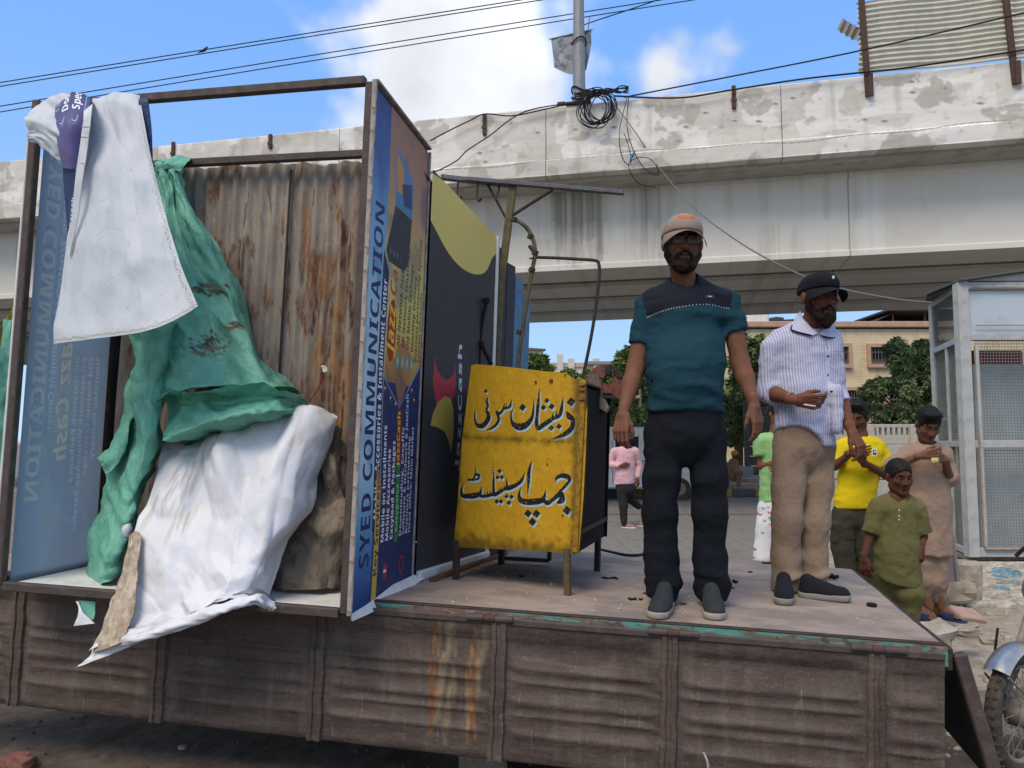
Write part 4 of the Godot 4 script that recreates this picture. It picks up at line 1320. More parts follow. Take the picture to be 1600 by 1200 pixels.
# ---------------------------------------------------------------- truck bed
func truck() -> void:
	var o := thing("truck", "brown steel truck bed with its ribbed drop side hanging down", "truck", TB)
	# floor plate: dusty, scuffed
	var w := 1024
	var h := 512
	var im := canvas(w, h, Color("9c8d81"))
	blot(im, nz(w, h, 301, 0.008, 4), 0.4, 0.75, Color("7f766e"), 0.7)
	blot(im, nz(w, h, 302, 0.010, 5, 1.4, 1.0), 0.52, 0.75, Color("a89a8a"), 0.5)
	blot(im, nz(w, h, 303, 0.012, 5, 1.0, 1.0), 0.6, 0.8, Color("857163"), 0.4)
	blot(im, nz(w, h, 304, 0.016, 5, 2.0, 1.0), 0.66, 0.85, Color("7d726b"), 0.35)
	blot(im, nz(w, h, 305, 0.10, 3), 0.65, 0.95, Color("c2b6a8"), 0.35)
	rng.seed = 4
	for k in 60:
		var p := Vector2(rng.randf() * w, rng.randf() * h)
		stroke(im, [Vector3(p.x, p.y, 1), Vector3(p.x + rng.randf_range(-60, 60), p.y + rng.randf_range(-9, 9), 1.4), Vector3(p.x + rng.randf_range(-90, 90), p.y + rng.randf_range(-20, 20), 1)], Color(0.66, 0.60, 0.55) if k % 2 else Color(0.42, 0.36, 0.33))
	var fm := mat(tex(im), 0.9)
	fm.normal_enabled = true
	fm.normal_texture = relief(nz(512, 256, 306, 0.03, 5), 512, 256, 3.0)
	fm.normal_scale = 0.5
	var st := mb()
	st.set_smooth_group(0)
	var nn := FastNoiseLite.new(); nn.seed = 2; nn.frequency = 1.4
	var NX := 60; var NZ := 26
	var pt := func(i: int, j: int) -> Array:
		var s := float(i) / NX
		var t := float(j) / NZ
		var x := lerpf(-4.6, -0.01 + 0.1 * t, s)
		var z := lerpf(0.0, -1.86, t)
		return [Vector3(x, 0.006 * nn.get_noise_2d(x, z * 1.6), z), Vector2(s, t)]
	for j in NZ:
		for i in NX:
			var q := [pt.call(i, j), pt.call(i, j + 1), pt.call(i + 1, j + 1), pt.call(i + 1, j)]
			for k in [0, 1, 2, 0, 2, 3]:
				st.set_uv(q[k][1]); st.add_vertex(q[k][0])
	obj("bed_floor", st, fm, o)
	st = mb()
	bx(st, Vector3(-2.3, -0.045, -0.93), Vector3(4.56, 0.05, 1.8))
	for x in [-4.0, -3.2, -2.4, -1.6, -0.8]:
		bx(st, Vector3(x, -0.11, -0.93), Vector3(0.06, 0.08, 1.7))
	for z in [-0.55, -1.3]:
		bx(st, Vector3(-2.4, -0.22, z), Vector3(4.4, 0.14, 0.07))
	obj("subframe", st, M.steel_dark, o)
	# the rail whose teal paint is mostly gone
	var ti := canvas(1024, 64, Color("6f6158"))
	blot(ti, nz(1024, 64, 311, 0.014, 4, 3.0, 1.0), 0.46, 0.54, Color("4f8f7f"), 0.95)
	blot(ti, nz(1024, 64, 312, 0.03, 4, 2.0, 1.0), 0.55, 0.62, Color("6d5a4e"), 0.9)
	blot(ti, nz(1024, 64, 313, 0.06, 4, 1.0, 3.0), 0.6, 0.8, Color("3f3834"), 0.6)
	blot(ti, nz(1024, 64, 314, 0.05, 3), 0.68, 0.78, Color("9c8e80"), 0.6)
	st = mb()
	for s in [[-4.62, 0.0]]:
		for f in [[Vector3(s[0], 0.0, 0.006), Vector3(s[1], 0.0, 0.006), Vector3(s[1], -0.075, 0.012), Vector3(s[0], -0.075, 0.012)]]:
			quad(st, f[0], f[1], f[2], f[3])
	obj("painted_rail", st, mat(tex(ti), 0.8), o)
	st = mb()
	bx(st, Vector3(-2.31, -0.0445, -0.032), Vector3(4.61, 0.077, 0.07), 0.004)
	bx(st, Vector3(-2.31, 0.002, -0.012), Vector3(4.6, 0.012, 0.03), 0.004)
	bx(st, Vector3(0.045, -0.05, -0.93), Vector3(0.05, 0.09, 1.86), 0.006, Basis(Vector3.UP, -0.052))
	obj("rail", st, M.steel_dark, o)
	# drop side: pressed panels between stiles
	var dw := 2048
	var dh := 320
	var di := canvas(dw, dh, Color("584d46"))
	blot(di, nz(dw, dh, 321, 0.006, 4), 0.38, 0.72, Color("4b403a"), 0.7)
	blot(di, nz(dw, dh, 322, 0.02, 4, 1.0, 7.0), 0.5, 0.8, Color("6f645b"), 0.45)
	blot(di, nz(dw, dh, 323, 0.03, 5, 1.0, 2.0), 0.55, 0.72, Color("5c4a45"), 0.4)
	blot(di, nz(dw, dh, 324, 0.03, 5, 6.0, 1.0), 0.57, 0.75, Color("7c7168"), 0.3)
	blot(di, nz(dw, dh, 325, 0.09, 3), 0.64, 0.9, Color("4a403b"), 0.35)
	blot(di, nz(dw, dh, 329, 0.15, 2), 0.66, 0.85, Color("8f857c"), 0.4)
	rng.seed = 21
	var px := func(x: float) -> float: return (x + 4.7) / 4.7 * dw
	# rust that has run down the stile right of the kiosk, and thin pale runs elsewhere
	var runs := []
	for k in 26:      # a band of old yellow paint, and the rust that has run over it
		var x: float = px.call([-2.0, -1.95, -1.86, -1.83][k % 4]) + rng.randfn() * 7.0
		var y0 := rng.randf_range(-10, 230)
		runs.append([[Vector3(x, y0, 6), Vector3(x + rng.randfn(), y0 + 40, rng.randf_range(8, 16)), Vector3(x + rng.randfn() * 2.0, y0 + 90, 5)], [Color("9c8a66"), Color("8d7a58"), Color("a3937a")][k % 3]])
	smear(di, runs, 4, 0.55)
	runs.clear()
	for k in 34:
		var x: float = px.call([-2.03, -2.02, -1.86, -1.845][k % 4]) + rng.randfn() * 4.0
		var y0 := rng.randf_range(-10, 240)
		var l := [Vector3(x, y0, 2.0)]
		for q in 4: l.append(Vector3(x + rng.randfn() * 1.5, y0 + (q + 1) * rng.randf_range(8, 22), rng.randf_range(1.5, 7.0)))
		runs.append([l, [Color("8a5632"), Color("774428"), Color("936a44"), Color("6b4431")][rng.randi() % 4]])
	smear(di, runs, 2, 0.8)
	for k in 46:
		var x := rng.randf() * dw
		var y0 := rng.randf_range(60, 280)
		stroke(di, [Vector3(x, y0, 1.2), Vector3(x + rng.randfn() * 2.0, y0 + 20, 1.6), Vector3(x + rng.randfn() * 3.0, y0 + 50, 1.0)], Color("9a9088") if k % 3 else Color("7a5d4c"))
	stroke(di, [Vector3(px.call(-0.9), 250, 3), Vector3(px.call(-0.885), 275, 4), Vector3(px.call(-0.89), 300, 2)], Color("d9d7d2"))
	blot(di, nz(dw, dh, 327, 0.05, 5, 1.0, 3.0), 0.52, 0.62, Color("574c45"), 0.4)
	var dm := mat(tex(di), 0.72, 0.1)
	dm.normal_enabled = true
	dm.normal_texture = relief(nz(1024, 256, 326, 0.04, 5, 1, 1), 1024, 256, 3.0)
	dm.normal_scale = 0.5
	var side := Node3D.new()      # the drop side, hinged under the rail
	var H := 0.575
	var stiles := []
	for u in [-190.0, 25.0, 250.0, 497.0, 778.0, 1046.0, 1370.0]:
		stiles.append(tz(u, 1040.0 if u > 600.0 else 1010.0, 0.04).x)
	stiles.append(-0.02)
	var prof := []      # height fraction from the top, depth
	var add := func(f0: float, f1: float, z: float) -> void:
		z *= 0.5; prof.append([f0 - 0.003, 0.0]); prof.append([f0 + 0.004, z * 0.95]); prof.append([(f0 + f1) * 0.5, z]); prof.append([f1 - 0.012, z * 0.7]); prof.append([f1 + 0.004, 0.0])
	prof.append([0.0, 0.004]); prof.append([0.125, 0.004]); prof.append([0.14, -0.006]); prof.append([0.20, -0.002])
	add.call(0.315, 0.365, 0.017); add.call(0.415, 0.455, 0.013)
	add.call(0.545, 0.60, 0.017); add.call(0.645, 0.685, 0.012)
	add.call(0.775, 0.825, 0.016)
	prof.append([0.93, 0.0]); prof.append([0.985, 0.0]); prof.append([1.0, -0.012])
	var sheet: MeshInstance3D = null
	var whole := mb()
	bx(whole, Vector3(-2.36, -0.03 - H * 0.5, 0.012), Vector3(4.66, H - 0.02, 0.014))
	sheet = obj("drop_side", whole, M.steel_dark, o)
	for i in stiles.size() - 1:
		var x0: float = stiles[i] + 0.032
		var x1: float = stiles[i + 1] - (0.032 if i < stiles.size() - 2 else 0.0)
		st = mb()
		st.set_smooth_group(0)
		var cols := [x0, x0 + 0.012, x0 + 0.035, x0 + 0.06]
		for q in 7: cols.append(lerpf(x0 + 0.1, x1 - 0.1, q / 6.0))
		cols.append_array([x1 - 0.06, x1 - 0.035, x1 - 0.012, x1])
		var g := func(ci: int, pi: int) -> Array:
			var x: float = cols[ci]
			var fade := smoothstep(0.012, 0.06, x - x0) * smoothstep(0.012, 0.06, x1 - x)
			var z: float = prof[pi][1] * (fade if pi > 1 and pi < prof.size() - 1 else 1.0)
			z += 0.005 * nn.get_noise_2d(x * 1.7, pi * 0.24)
			return [Vector3(x, -0.03 - H * prof[pi][0], 0.03 + z), Vector2((x + 4.7) / 4.7, prof[pi][0])]
		for pi in prof.size() - 1:
			for ci in cols.size() - 1:
				var q := [g.call(ci, pi), g.call(ci + 1, pi), g.call(ci + 1, pi + 1), g.call(ci, pi + 1)]
				for k in [0, 1, 2, 0, 2, 3]:
					st.set_uv(q[k][1]); st.add_vertex(q[k][0])
		obj("pressed_panel", st, dm, sheet)
		st = mb()
		var sx: float = stiles[i]
		var sc := [Vector2(-0.036, 0.024), Vector2(-0.03, 0.045), Vector2(-0.012, 0.049), Vector2(-0.008, 0.041), Vector2(0.008, 0.041), Vector2(0.012, 0.049), Vector2(0.03, 0.045), Vector2(0.036, 0.024)]
		for k in sc.size() - 1:
			for y in 10:
				var ya := -0.026 - (H + 0.0) * y / 10.0
				var yb := -0.026 - (H + 0.0) * (y + 1) / 10.0
				var wob := 0.003 * sin(y * 2.1 + i)
				var wob2 := 0.003 * sin((y + 1) * 2.1 + i)
				var q := [Vector3(sx + sc[k].x + wob, ya, sc[k].y), Vector3(sx + sc[k + 1].x + wob, ya, sc[k + 1].y), Vector3(sx + sc[k + 1].x + wob2, yb, sc[k + 1].y), Vector3(sx + sc[k].x + wob2, yb, sc[k].y)]
				for m in [0, 1, 2, 0, 2, 3]:
					st.set_uv(Vector2((q[m].x + 4.7) / 4.7, (-0.03 - q[m].y) / H)); st.add_vertex(q[m])
		obj("stile", st, dm, sheet)
	st = mb()
	bar(st, Vector3(-4.68, -0.033, 0.036), Vector3(-0.02, -0.033, 0.036), 0.016, 0.03, Vector3.UP, 0.005)
	obj("top_lip", st, M.frame, sheet)
	# hinges: thick pipe ends with a paler sleeve between
	for u in [[766, 958], [1052, 976], [1371, 1003], [490, 940], [200, 920]]:
		var p := tz(u[0], u[1], 0.03)
		p.y = -0.022
		st = mb()
		tube(st, [p + Vector3(-0.1, 0, 0.012), p + Vector3(-0.024, 0, 0.012)], 0.016, 12)
		tube(st, [p + Vector3(0.024, 0, 0.012), p + Vector3(0.1, 0, 0.012)], 0.016, 12)
		var hg := obj("hinge", st, M.frame, o)
		st = mb()
		tube(st, [p + Vector3(-0.022, 0, 0.012), p + Vector3(0.022, 0, 0.012)], 0.0165, 12)
		obj("sleeve", st, M.post_rust, hg)
	# tail board let down at the right end, seen edge on
	st = mb()
	var e0 := Vector3(0.05, -0.03, -0.03)
	var e1 := tz(1560, 1230, -0.03)
	var e2 := e1 + (e1 - e0) * 0.0
	bar(st, e0, e2, 0.05, 0.045, Vector3(0, 0, 1), 0.006)
	var tb := obj("tail_board", st, M.frame, o)
	st = mb()
	var off := Vector3(-0.012, 0, 0)
	quad(st, e0 + off + Vector3(0.1, 0, -1.73), e0 + off + Vector3(0, 0, -0.023), e2 + off + Vector3(0, 0, -0.023), e2 + off + Vector3(0.1, 0, -1.73))
	obj("sheet", st, M.steel_dark, tb)
	# wheels and axle in the dark below
	for z in [-0.42, -1.45]:
		var x := tz(745, 1190, -0.42).x
		st = mb()
		tube(st, [Vector3(x, -0.47, z + 0.1), Vector3(x, -0.47, z + 0.085), Vector3(x, -0.47, z - 0.085), Vector3(x, -0.47, z - 0.1)], [0.27, 0.33, 0.33, 0.27], 28)
		var wh := obj("wheel", st, M.tyre, o)
		st = mb()
		tube(st, [Vector3(x, -0.47, z + 0.102), Vector3(x, -0.47, z + 0.06)], [0.19, 0.12], 20)
		obj("rim", st, M.dusty_metal, wh)
	st = mb()
	tube(st, [Vector3(-2.12, -0.47, -0.3), Vector3(-2.12, -0.47, -1.5)], 0.05, 10)
	obj("axle", st, M.steel_dark, o)
	st = mb()
	var fl := tz(705, 1180, 0.0)
	bx(st, Vector3(fl.x + 0.1, -0.7, -0.18), Vector3(0.22, 0.16, 0.03), 0.01, Basis(Vector3.RIGHT, 0.3))
	obj("mud_flap", st, M.dusty_metal, o)

# ---------------------------------------------------------------- the fallen kiosk
const KX0 := -3.99
const KX1 := -2.323
const KH := 2.235
const KZ0 := 0.262
const KZ1 := -0.53

func print_art() -> Image:      # the shop's printed side, read along its length
	var w := 1400
	var h := 500
	var im := canvas(w, h, Color("1f3163"))
	var grad := func(x0: int, x1: int, y0: int, y1: int, stops: Array) -> void:
		for x in range(x0, x1):
			var t := float(x - x0) / (x1 - x0) * (stops.size() - 1)
			var k := mini(int(t), stops.size() - 2)
			im.fill_rect(Rect2i(x, y0, 1, y1 - y0), (stops[k] as Color).lerp(stops[k + 1], t - k))
	# title band
	grad.call(0, w, 0, 130, [Color("1d3d7d"), Color("4a86b8"), Color("9cc9dc"), Color("b4d8e4"), Color("a9cfe0"), Color("97c2dc"), Color("7aa8cf"), Color("3f6aa5"), Color("243f7e")])
	# right half: gold that turns to copper
	grad.call(620, w, 130, h, [Color("b07c45"), Color("c4a956"), Color("cfc170"), Color("d0c077"), Color("c3a56b"), Color("b08a70"), Color("a47862"), Color("996b5b")])
	fill_poly(im, [Vector2(0, 130), Vector2(655, 130), Vector2(545, 320), Vector2(690, 500), Vector2(0, 500)], Color("1f3163"))
	fill_poly(im, [Vector2(655, 130), Vector2(662, 130), Vector2(552, 320), Vector2(698, 500), Vector2(688, 500), Vector2(545, 320)], Color("6f8fc4"))
	fill_poly(im, [Vector2(545, 320), Vector2(690, 235), Vector2(760, 330), Vector2(700, 440)], Color("a87848"))
	blot(im, nz(w, h, 341, 0.004, 3), 0.5, 0.8, Color("2a3a70"), 0.3)
	# ghostly stars on the navy
	for s in [[600, 190], [575, 240], [560, 285], [610, 430], [580, 455]]:
		stroke(im, [Vector3(s[0] - 8, s[1], 1.5), Vector3(s[0], s[1], 4), Vector3(s[0] + 8, s[1], 1.5)], Color("e3cf8a"))
		stroke(im, [Vector3(s[0], s[1] - 8, 1.5), Vector3(s[0], s[1], 4), Vector3(s[0], s[1] + 8, 1.5)], Color("e3cf8a"))
	words(im, "SYED COMMUNICATION", Vector2(112, 108), 66, Color("1b2a5c"), 1.0, true, 0.0, 0.0, 988)
	fill_poly(im, [Vector2(208, 122), Vector2(985, 122), Vector2(930, 172), Vector2(150, 172)], Color("1c2a58"))
	im.fill_rect(Rect2i(260, 172, 640, 3), Color("c9d8e8"))
	words(im, "Mobile, Accessories & Installment Center", Vector2(236, 162), 32, Color("eef3f6"), 1.0, true, 0.0, 0.0, 668)
	# left: services
	im.fill_rect(Rect2i(0, 142, 330, 36), Color("c6ab4d"))
	fill_poly(im, [Vector2(330, 142), Vector2(400, 142), Vector2(330, 178)], Color("a0764a"))
	words(im, "Key Services", Vector2(78, 172), 27, Color("2c2448"), 1.0, true, 0.0, 0.0, 250)
	var y := 216
	for l in [["Mobile on Installments", 330], ["Mobile Accessories", 262], ["Easyload & Packages", 286]]:
		words(im, l[0], Vector2(164, y), 24, Color("eef2f5"), 1.0, true, 0.0, 0.0, l[1])
		y += 38
	im.fill_rect(Rect2i(150, 306, 230, 36), Color("2f7a4a"))
	im.fill_rect(Rect2i(384, 306, 160, 36), Color("8a3324"))
	words(im, "easypaisa", Vector2(180, 332), 24, Color("7fd08a"), 1.0, true, 0.0, 0.0, 140)
	words(im, "|", Vector2(344, 334), 26, Color("eef2f5"), 1.0, true)
	words(im, "JazzCash", Vector2(372, 332), 26, Color("f0c33e"), 1.0, true, 0.0, 0.0, 164)
	y = 372
	for l in [["Downloading, Easyflix", 330], ["Software & Hardware & JazzCash", 430], ["Business partnership", 300], ["Head Office: Main Market", 330]]:
		words(im, l[0], Vector2(164, y), 21, Color("cfd8e4"), 1.0, true, 0.0, 0.0, l[1])
		y += 31
	stroke(im, [Vector3(70, 240, 30), Vector3(84, 240, 30)], Color("a83338"))
	stroke(im, [Vector3(78, 232, 8), Vector3(78, 248, 8)], Color("e8e4e0"))
	stroke(im, [Vector3(70, 390, 44), Vector3(80, 390, 44)], Color("9c2f36"))
	stroke(im, [Vector3(70, 390, 28), Vector3(80, 390, 28)], Color("2d2450"))
	# right: cash emblem and the list
	var oval := []
	for i in 24: oval.append(Vector2(770 + cos(TAU * i / 24) * 92, 222 + sin(TAU * i / 24) * 38))
	fill_poly(im, oval, Color("9c2f22"))
	words(im, "Jazz", Vector2(698, 246), 58, Color("f2c53f"), 1.0, true, 0.0, 0.18, 140)
	stroke(im, [Vector3(846, 180, 3), Vector3(852, 170, 2)], Color("3a2c28"))
	stroke(im, [Vector3(858, 184, 3), Vector3(868, 176, 2)], Color("3a2c28"))
	words(im, "Cash", Vector2(868, 246), 58, Color("e88b3f"), 1.0, true, 0.0, 0.12, 158)
	words(im, "Cash", Vector2(871, 244), 54, Color("b4512a"), 1.0, true, 0.0, 0.12, 150)
	for k in 4:
		stroke(im, [Vector3(676, 290 + k * 42, 22), Vector3(700, 290 + k * 42, 22)], Color("4f9b97"))
		stroke(im, [Vector3(680, 290 + k * 42, 6), Vector3(696, 290 + k * 42, 6)], Color("c9d8d0"))
	y = 300
	for l in [["All Network Packages", 300], ["All Network WhatsApp Service", 420], ["Old Mobile Exchange", 270], ["Doorstep Delivery", 240]]:
		words(im, l[0], Vector2(730, y), 25, Color("41352c"), 1.0, true, 0.0, 0.0, l[1])
		y += 42
	words(im, "Business partnership Specials", Vector2(700, 462), 25, Color("4b3c33"), 1.0, true, 0.0, 0.0, 400)
	words(im, "Special Discounts", Vector2(700, 490), 19, Color("4b3c33"), 1.0, true, 0.0, 0.0, 230)
	# right end: two phones back to back
	fill_poly(im, [Vector2(985, 135), Vector2(1130, 190), Vector2(1130, 345), Vector2(985, 330), Vector2(960, 300), Vector2(960, 160)], Color("2c3540"))
	fill_poly(im, [Vector2(1130, 190), Vector2(1290, 180), Vector2(1300, 205), Vector2(1255, 330), Vector2(1235, 350), Vector2(1130, 345)], Color("4d7fa6"))
	fill_poly(im, [Vector2(1175, 196), Vector2(1290, 190), Vector2(1260, 250), Vector2(1180, 262)], Color("c58a4b"))
	fill_poly(im, [Vector2(1150, 262), Vector2(1210, 240), Vector2(1236, 330), Vector2(1160, 338)], Color("27406b"))
	for k in 3: stroke(im, [Vector3(990, 170 + k * 30, 18), Vector3(992, 170 + k * 30, 18)], Color("55606b"))
	blot(im, nz(w, h, 342, 0.03, 4), 0.6, 0.9, Color("b9bcc0"), 0.18)
	return im

func kiosk() -> void:
	var o := thing("shop_kiosk", "old shop kiosk with rusty corrugated iron and printed sign box, lying on the truck bed", "kiosk", TB)
	var st: SurfaceTool
	var t := 0.038
	var zf := KZ0 - t * 0.5
	var zb := -0.34
	var bars := [
		[Vector3(KX0, 0.0, zf), Vector3(KX0, KH, zf)], [Vector3(KX1 - 0.024, 0.0, zf), Vector3(KX1 - 0.024, KH, zf)],
		[Vector3(KX0 + 0.024, KH - 0.03, zf), Vector3(KX1 - 0.048, KH + 0.01, zf)], [Vector3(KX0 + 0.024, 0.0, zf), Vector3(KX1 - 0.048, 0.0, zf)],
		[Vector3(KX0 + 0.024, 2.13, zb), Vector3(KX1 - 0.048, 2.155, zb)], [Vector3(KX0, 0.0, zb), Vector3(KX0, KH - 0.02, zb)], [Vector3(KX1 - 0.024, 0.0, zb), Vector3(KX1 - 0.024, KH - 0.02, zb)],
		[Vector3(KX0, KH - 0.02, zf - 0.025), Vector3(KX0, KH - 0.02, zb)], [Vector3(KX1 - 0.024, KH - 0.01, zf - 0.025), Vector3(KX1 - 0.024, KH - 0.01, KZ1)],
		[Vector3(KX0, 0.02, zf - 0.025), Vector3(KX0, 0.02, KZ1)], [Vector3(KX1 - 0.024, 0.02, zf - 0.025), Vector3(KX1 - 0.024, 0.02, KZ1)]]
	for b in bars:
		st = mb()
		var up := Vector3(0, 0, 1) if absf((b[1] - b[0]).normalized().z) < 0.5 else Vector3.UP
		bar(st, b[0], b[1], t, t, up, 0.004)
		obj("frame_tube", st, M.frame, o)
	# pale tray of the sign box along the bottom
	st = mb()
	bx(st, Vector3((KX0 + KX1) * 0.5, 0.006, -0.05), Vector3(KX1 - KX0 - 0.1, 0.012, 0.54))
	obj("tray", st, M.white_paint, o)
	# printed faces of the sign box
	var art := print_art()
	var right := art.duplicate()
	right.rotate_90(COUNTERCLOCKWISE)
	var pm := mat(tex(right), 0.5)
	pm.metallic_specular = 0.4
	var face := func(x0: float, z0: float, z1: float, flip: bool) -> SurfaceTool:
		var s := mb()
		s.set_smooth_group(0)
		var n := 24
		for j in n:
			for i in 6:
				var q := []
				for k in [[i, j], [i + 1, j], [i + 1, j + 1], [i, j + 1]]:
					var a: float = k[0] / 6.0
					var b: float = float(k[1]) / n
					var bulge := 0.006 * sin(a * PI) * sin(b * 9.0)
					q.append([Vector3(x0 + bulge, (1.0 - b) * (KH - 0.01) - 0.01, lerpf(z0, z1, a)), Vector2(a, b)])
				for k in ([0, 1, 2, 0, 2, 3] if not flip else [0, 2, 1, 0, 3, 2]):
					s.set_uv(q[k][1]); s.add_vertex(q[k][0])
		return s
	obj("printed_side", face.call(KX1 + 0.004, KZ0, KZ1, false), pm, o)
	# the inner face of the left print: seen from the back, so pale and reversed
	var ghost: Image = art.duplicate()
	ghost.blend_rect(canvas(1400, 500, Color(0.60, 0.67, 0.735, 0.93)), Rect2i(0, 0, 1400, 500), Vector2i.ZERO)
	var faint := Color(0.71, 0.74, 0.73)
	words(ghost, "SYED COMMUNICATION", Vector2(112, 112), 72, faint, 1.0, true, 0.0, 0.0, 1050)
	words(ghost, "Mobile, Accessories & Installment Center", Vector2(236, 170), 34, Color(0.70, 0.76, 0.80), 1.0, true, 0.0, 0.0, 720)
	words(ghost, "Jazz", Vector2(640, 262), 74, Color(0.75, 0.75, 0.68), 1.0, true, 0.0, 0.2, 170)
	words(ghost, "Cash", Vector2(850, 262), 74, Color(0.75, 0.75, 0.68), 1.0, true, 0.0, 0.2, 190)
	var gy := 312
	for t4 in ["All Network Packages", "All Network WhatsApp Service", "Old Mobile Exchange", "Doorstep Delivery"]:
		words(ghost, t4, Vector2(720, gy), 27, Color(0.71, 0.76, 0.79), 1.0, true)
		gy += 44
	blot(ghost, nz(1400, 500, 345, 0.004, 3), 0.5, 0.8, Color(0.53, 0.60, 0.67), 0.35)
	ghost.rotate_90(CLOCKWISE)
	ghost.flip_x()
	var gm := mat(tex(ghost), 0.45)
	gm.backlight_enabled = true
	gm.backlight = Color(0.94, 0.97, 1.0)
	obj("reversed_print", face.call(KX0 + 0.024, KZ0 - 0.045, zb + 0.024, true), gm, o)
	st = mb()
	bx(st, Vector3(KX0 - 0.03, KH * 0.5 - 0.05, KZ0 - 0.03), Vector3(0.012, KH - 0.1, 0.05), 0.003)
	obj("outer_strip", st, M.white_paint, o)
	st = mb()
	bx(st, Vector3(KX0 + 0.0, KH * 0.5 - 0.05, -0.40), Vector3(0.02, KH - 0.12, 0.075), 0.003)
	obj("dark_strip", st, M.boards_dark, o)
	st = mb()
	bx(st, Vector3(KX1 + 0.003, KH * 0.5, KZ0 + 0.004), Vector3(0.022, KH + 0.01, 0.012), 0.003)
	bx(st, Vector3(KX1 + 0.008, KH * 0.5, KZ1 - 0.006), Vector3(0.012, KH - 0.02, 0.016), 0.004)
	bx(st, Vector3(KX1 + 0.004, KH + 0.003, (KZ0 + KZ1) * 0.5), Vector3(0.03, 0.014, KZ0 - KZ1), 0.004)
	obj("edge_trim", st, tri_mat(worn(351, Color("a09a94"), Color("6b5a50"), Color("c4c0ba"), 256, Color(0.35, 0.25, 0.2, 0.7)), 0.3, 0.7), o)
	# a loose white skirt of print folded under the lower edge
	var sk := drape([[Vector3(KX1 - 0.01, 0.03, KZ0), Vector3(KX1, 0.03, -0.1), Vector3(KX1 + 0.02, 0.03, KZ1)], [Vector3(KX1 + 0.015, -0.025, KZ0), Vector3(KX1 + 0.03, -0.03, -0.05), Vector3(KX1 + 0.07, 0.012, KZ1 - 0.02)]], 14, 4, 0.003)
	obj("folded_skirt", sk, M.white_paint, o)
	# corrugated iron back wall, two sheets
	for k in 2:
		var w := 512
		var im := canvas(w, 1024, Color("9b9286"))
		blot(im, nz(w, 1024, 361 + k * 10, 0.012, 4, 1.0, 5.0), 0.4, 0.75, Color("82786d"), 0.7)
		blot(im, nz(w, 1024, 362 + k * 10, 0.02, 4, 1.0, 8.0), 0.52, 0.8, Color("a59c90"), 0.7)
		var rust := nz(w, 1024, 363 + k * 10, 0.014, 5, 1.0, 3.0)
		blot(im, rust, 0.60 - k * 0.08, 0.76 - k * 0.06, Color("8f735c"), 0.5 + k * 0.2)
		blot(im, rust, 0.72 - k * 0.05, 0.84 - k * 0.05, Color("6e4a36"), 0.7)
		blot(im, nz(w, 1024, 364 + k * 10, 0.03, 5, 1.0, 5.0), 0.70, 0.8, Color("5f4236"), 0.6)
		blot(im, nz(w, 1024, 366 + k * 10, 0.05, 4, 1.0, 2.0), 0.64, 0.85, Color("b9aea0"), 0.4)
		rng.seed = 90 + k
		var ru := []
		for q in (9 if k == 0 else 60):      # broad rust blooms along the ridges
			var x := rng.randfn() * 50.0 + 190.0 if k == 0 else rng.randf_range(60, 480)
			var y0 := rng.randf_range(60, 420) if k == 0 else rng.randf_range(60, 820)
			ru.append([[Vector3(x, y0, 8), Vector3(x + rng.randfn() * 4.0, y0 + 60, rng.randf_range(16, 44)), Vector3(x + rng.randfn() * 5.0, y0 + 130, 10)], [Color("a8703f"), Color("935c36"), Color("b58250"), Color("7f5136")][q % 4]])
		smear(im, ru, 16, 0.75)
		ru.clear()
		for q in (26 if k == 0 else 30):      # long dark burns and rust runs along the valleys
			var x: float = (rng.randfn() * 36.0 + 300.0) if k == 0 else rng.randf_range(120, 400)
			var y0 := rng.randf_range(180, 400) if k == 0 else rng.randf_range(150, 700)
			var l := []
			for m in 5: l.append(Vector3(x + rng.randfn() * 2.0, y0 + m * rng.randf_range(18, 44), rng.randf_range(4, 17)))
			ru.append([l, [Color("3d2a26"), Color("4b2f28"), Color("6c4430"), Color("76503a")][rng.randi() % 4]])
		smear(im, ru, 6, 0.75)
		blot(im, nz(w, 1024, 365 + k * 10, 0.06, 4, 1.0, 3.0), 0.45, 0.62, Color("91877b"), 0.6)
		var cm := mat(tex(im), 0.75, 0.15)
		st = mb()
		st.set_smooth_group(0)
		var x0: float = KX0 + 0.03 if k == 0 else -3.035
		var x1: float = -3.02 if k == 0 else KX1 - 0.03
		var nx := int((x1 - x0) / 0.0085)
		var top := 2.135
		var P := func(i: int, j: int) -> Array:
			var x := x0 + (x1 - x0) * i / nx
			var y := 0.02 + (top + 0.01 * sin(i * 0.21) - 0.02) * (1.0 - j / 8.0)
			return [Vector3(x, y, -0.40 - k * 0.006 + 0.011 * cos(x * TAU / 0.076) + 0.006 * sin(j * 1.1 + x)), Vector2((x - x0) / (x1 - x0), j / 8.0)]
		for j in 8:
			for i in nx:
				var q := [P.call(i, j), P.call(i + 1, j), P.call(i + 1, j + 1), P.call(i, j + 1)]
				for m in [0, 1, 2, 0, 2, 3]:
					st.set_uv(q[m][1]); st.add_vertex(q[m][0])
		obj("corrugated_sheet", st, cm, o)
	st = mb()
	bar(st, Vector3(-3.028, 0.06, -0.385), Vector3(-3.022, 2.1, -0.385), 0.011, 0.010, Vector3(0, 0, 1), 0.003)
	obj("seam_strip", st, M.steel_dark, o)
	# black and yellow panel behind, set a little askew, then dark boards and a blue one
	var A := Vector3(-2.30, 0, -0.545)
	var B := Vector3(-2.118, 0, -1.375)
	var dl := A.distance_to(B)
	var dd := (B - A) / dl
	var nrm := Vector3.UP.cross(dd) * -1.0
	if nrm.x < 0: nrm = -nrm
	var loc := func(u: float, v: float) -> Vector2:
		var p := TB.affine_inverse() * hit(u, v, TB * A, TB.basis * nrm)
		return Vector2((p - A).dot(dd), p.y)
	var w2 := 560
	var h2 := 1400
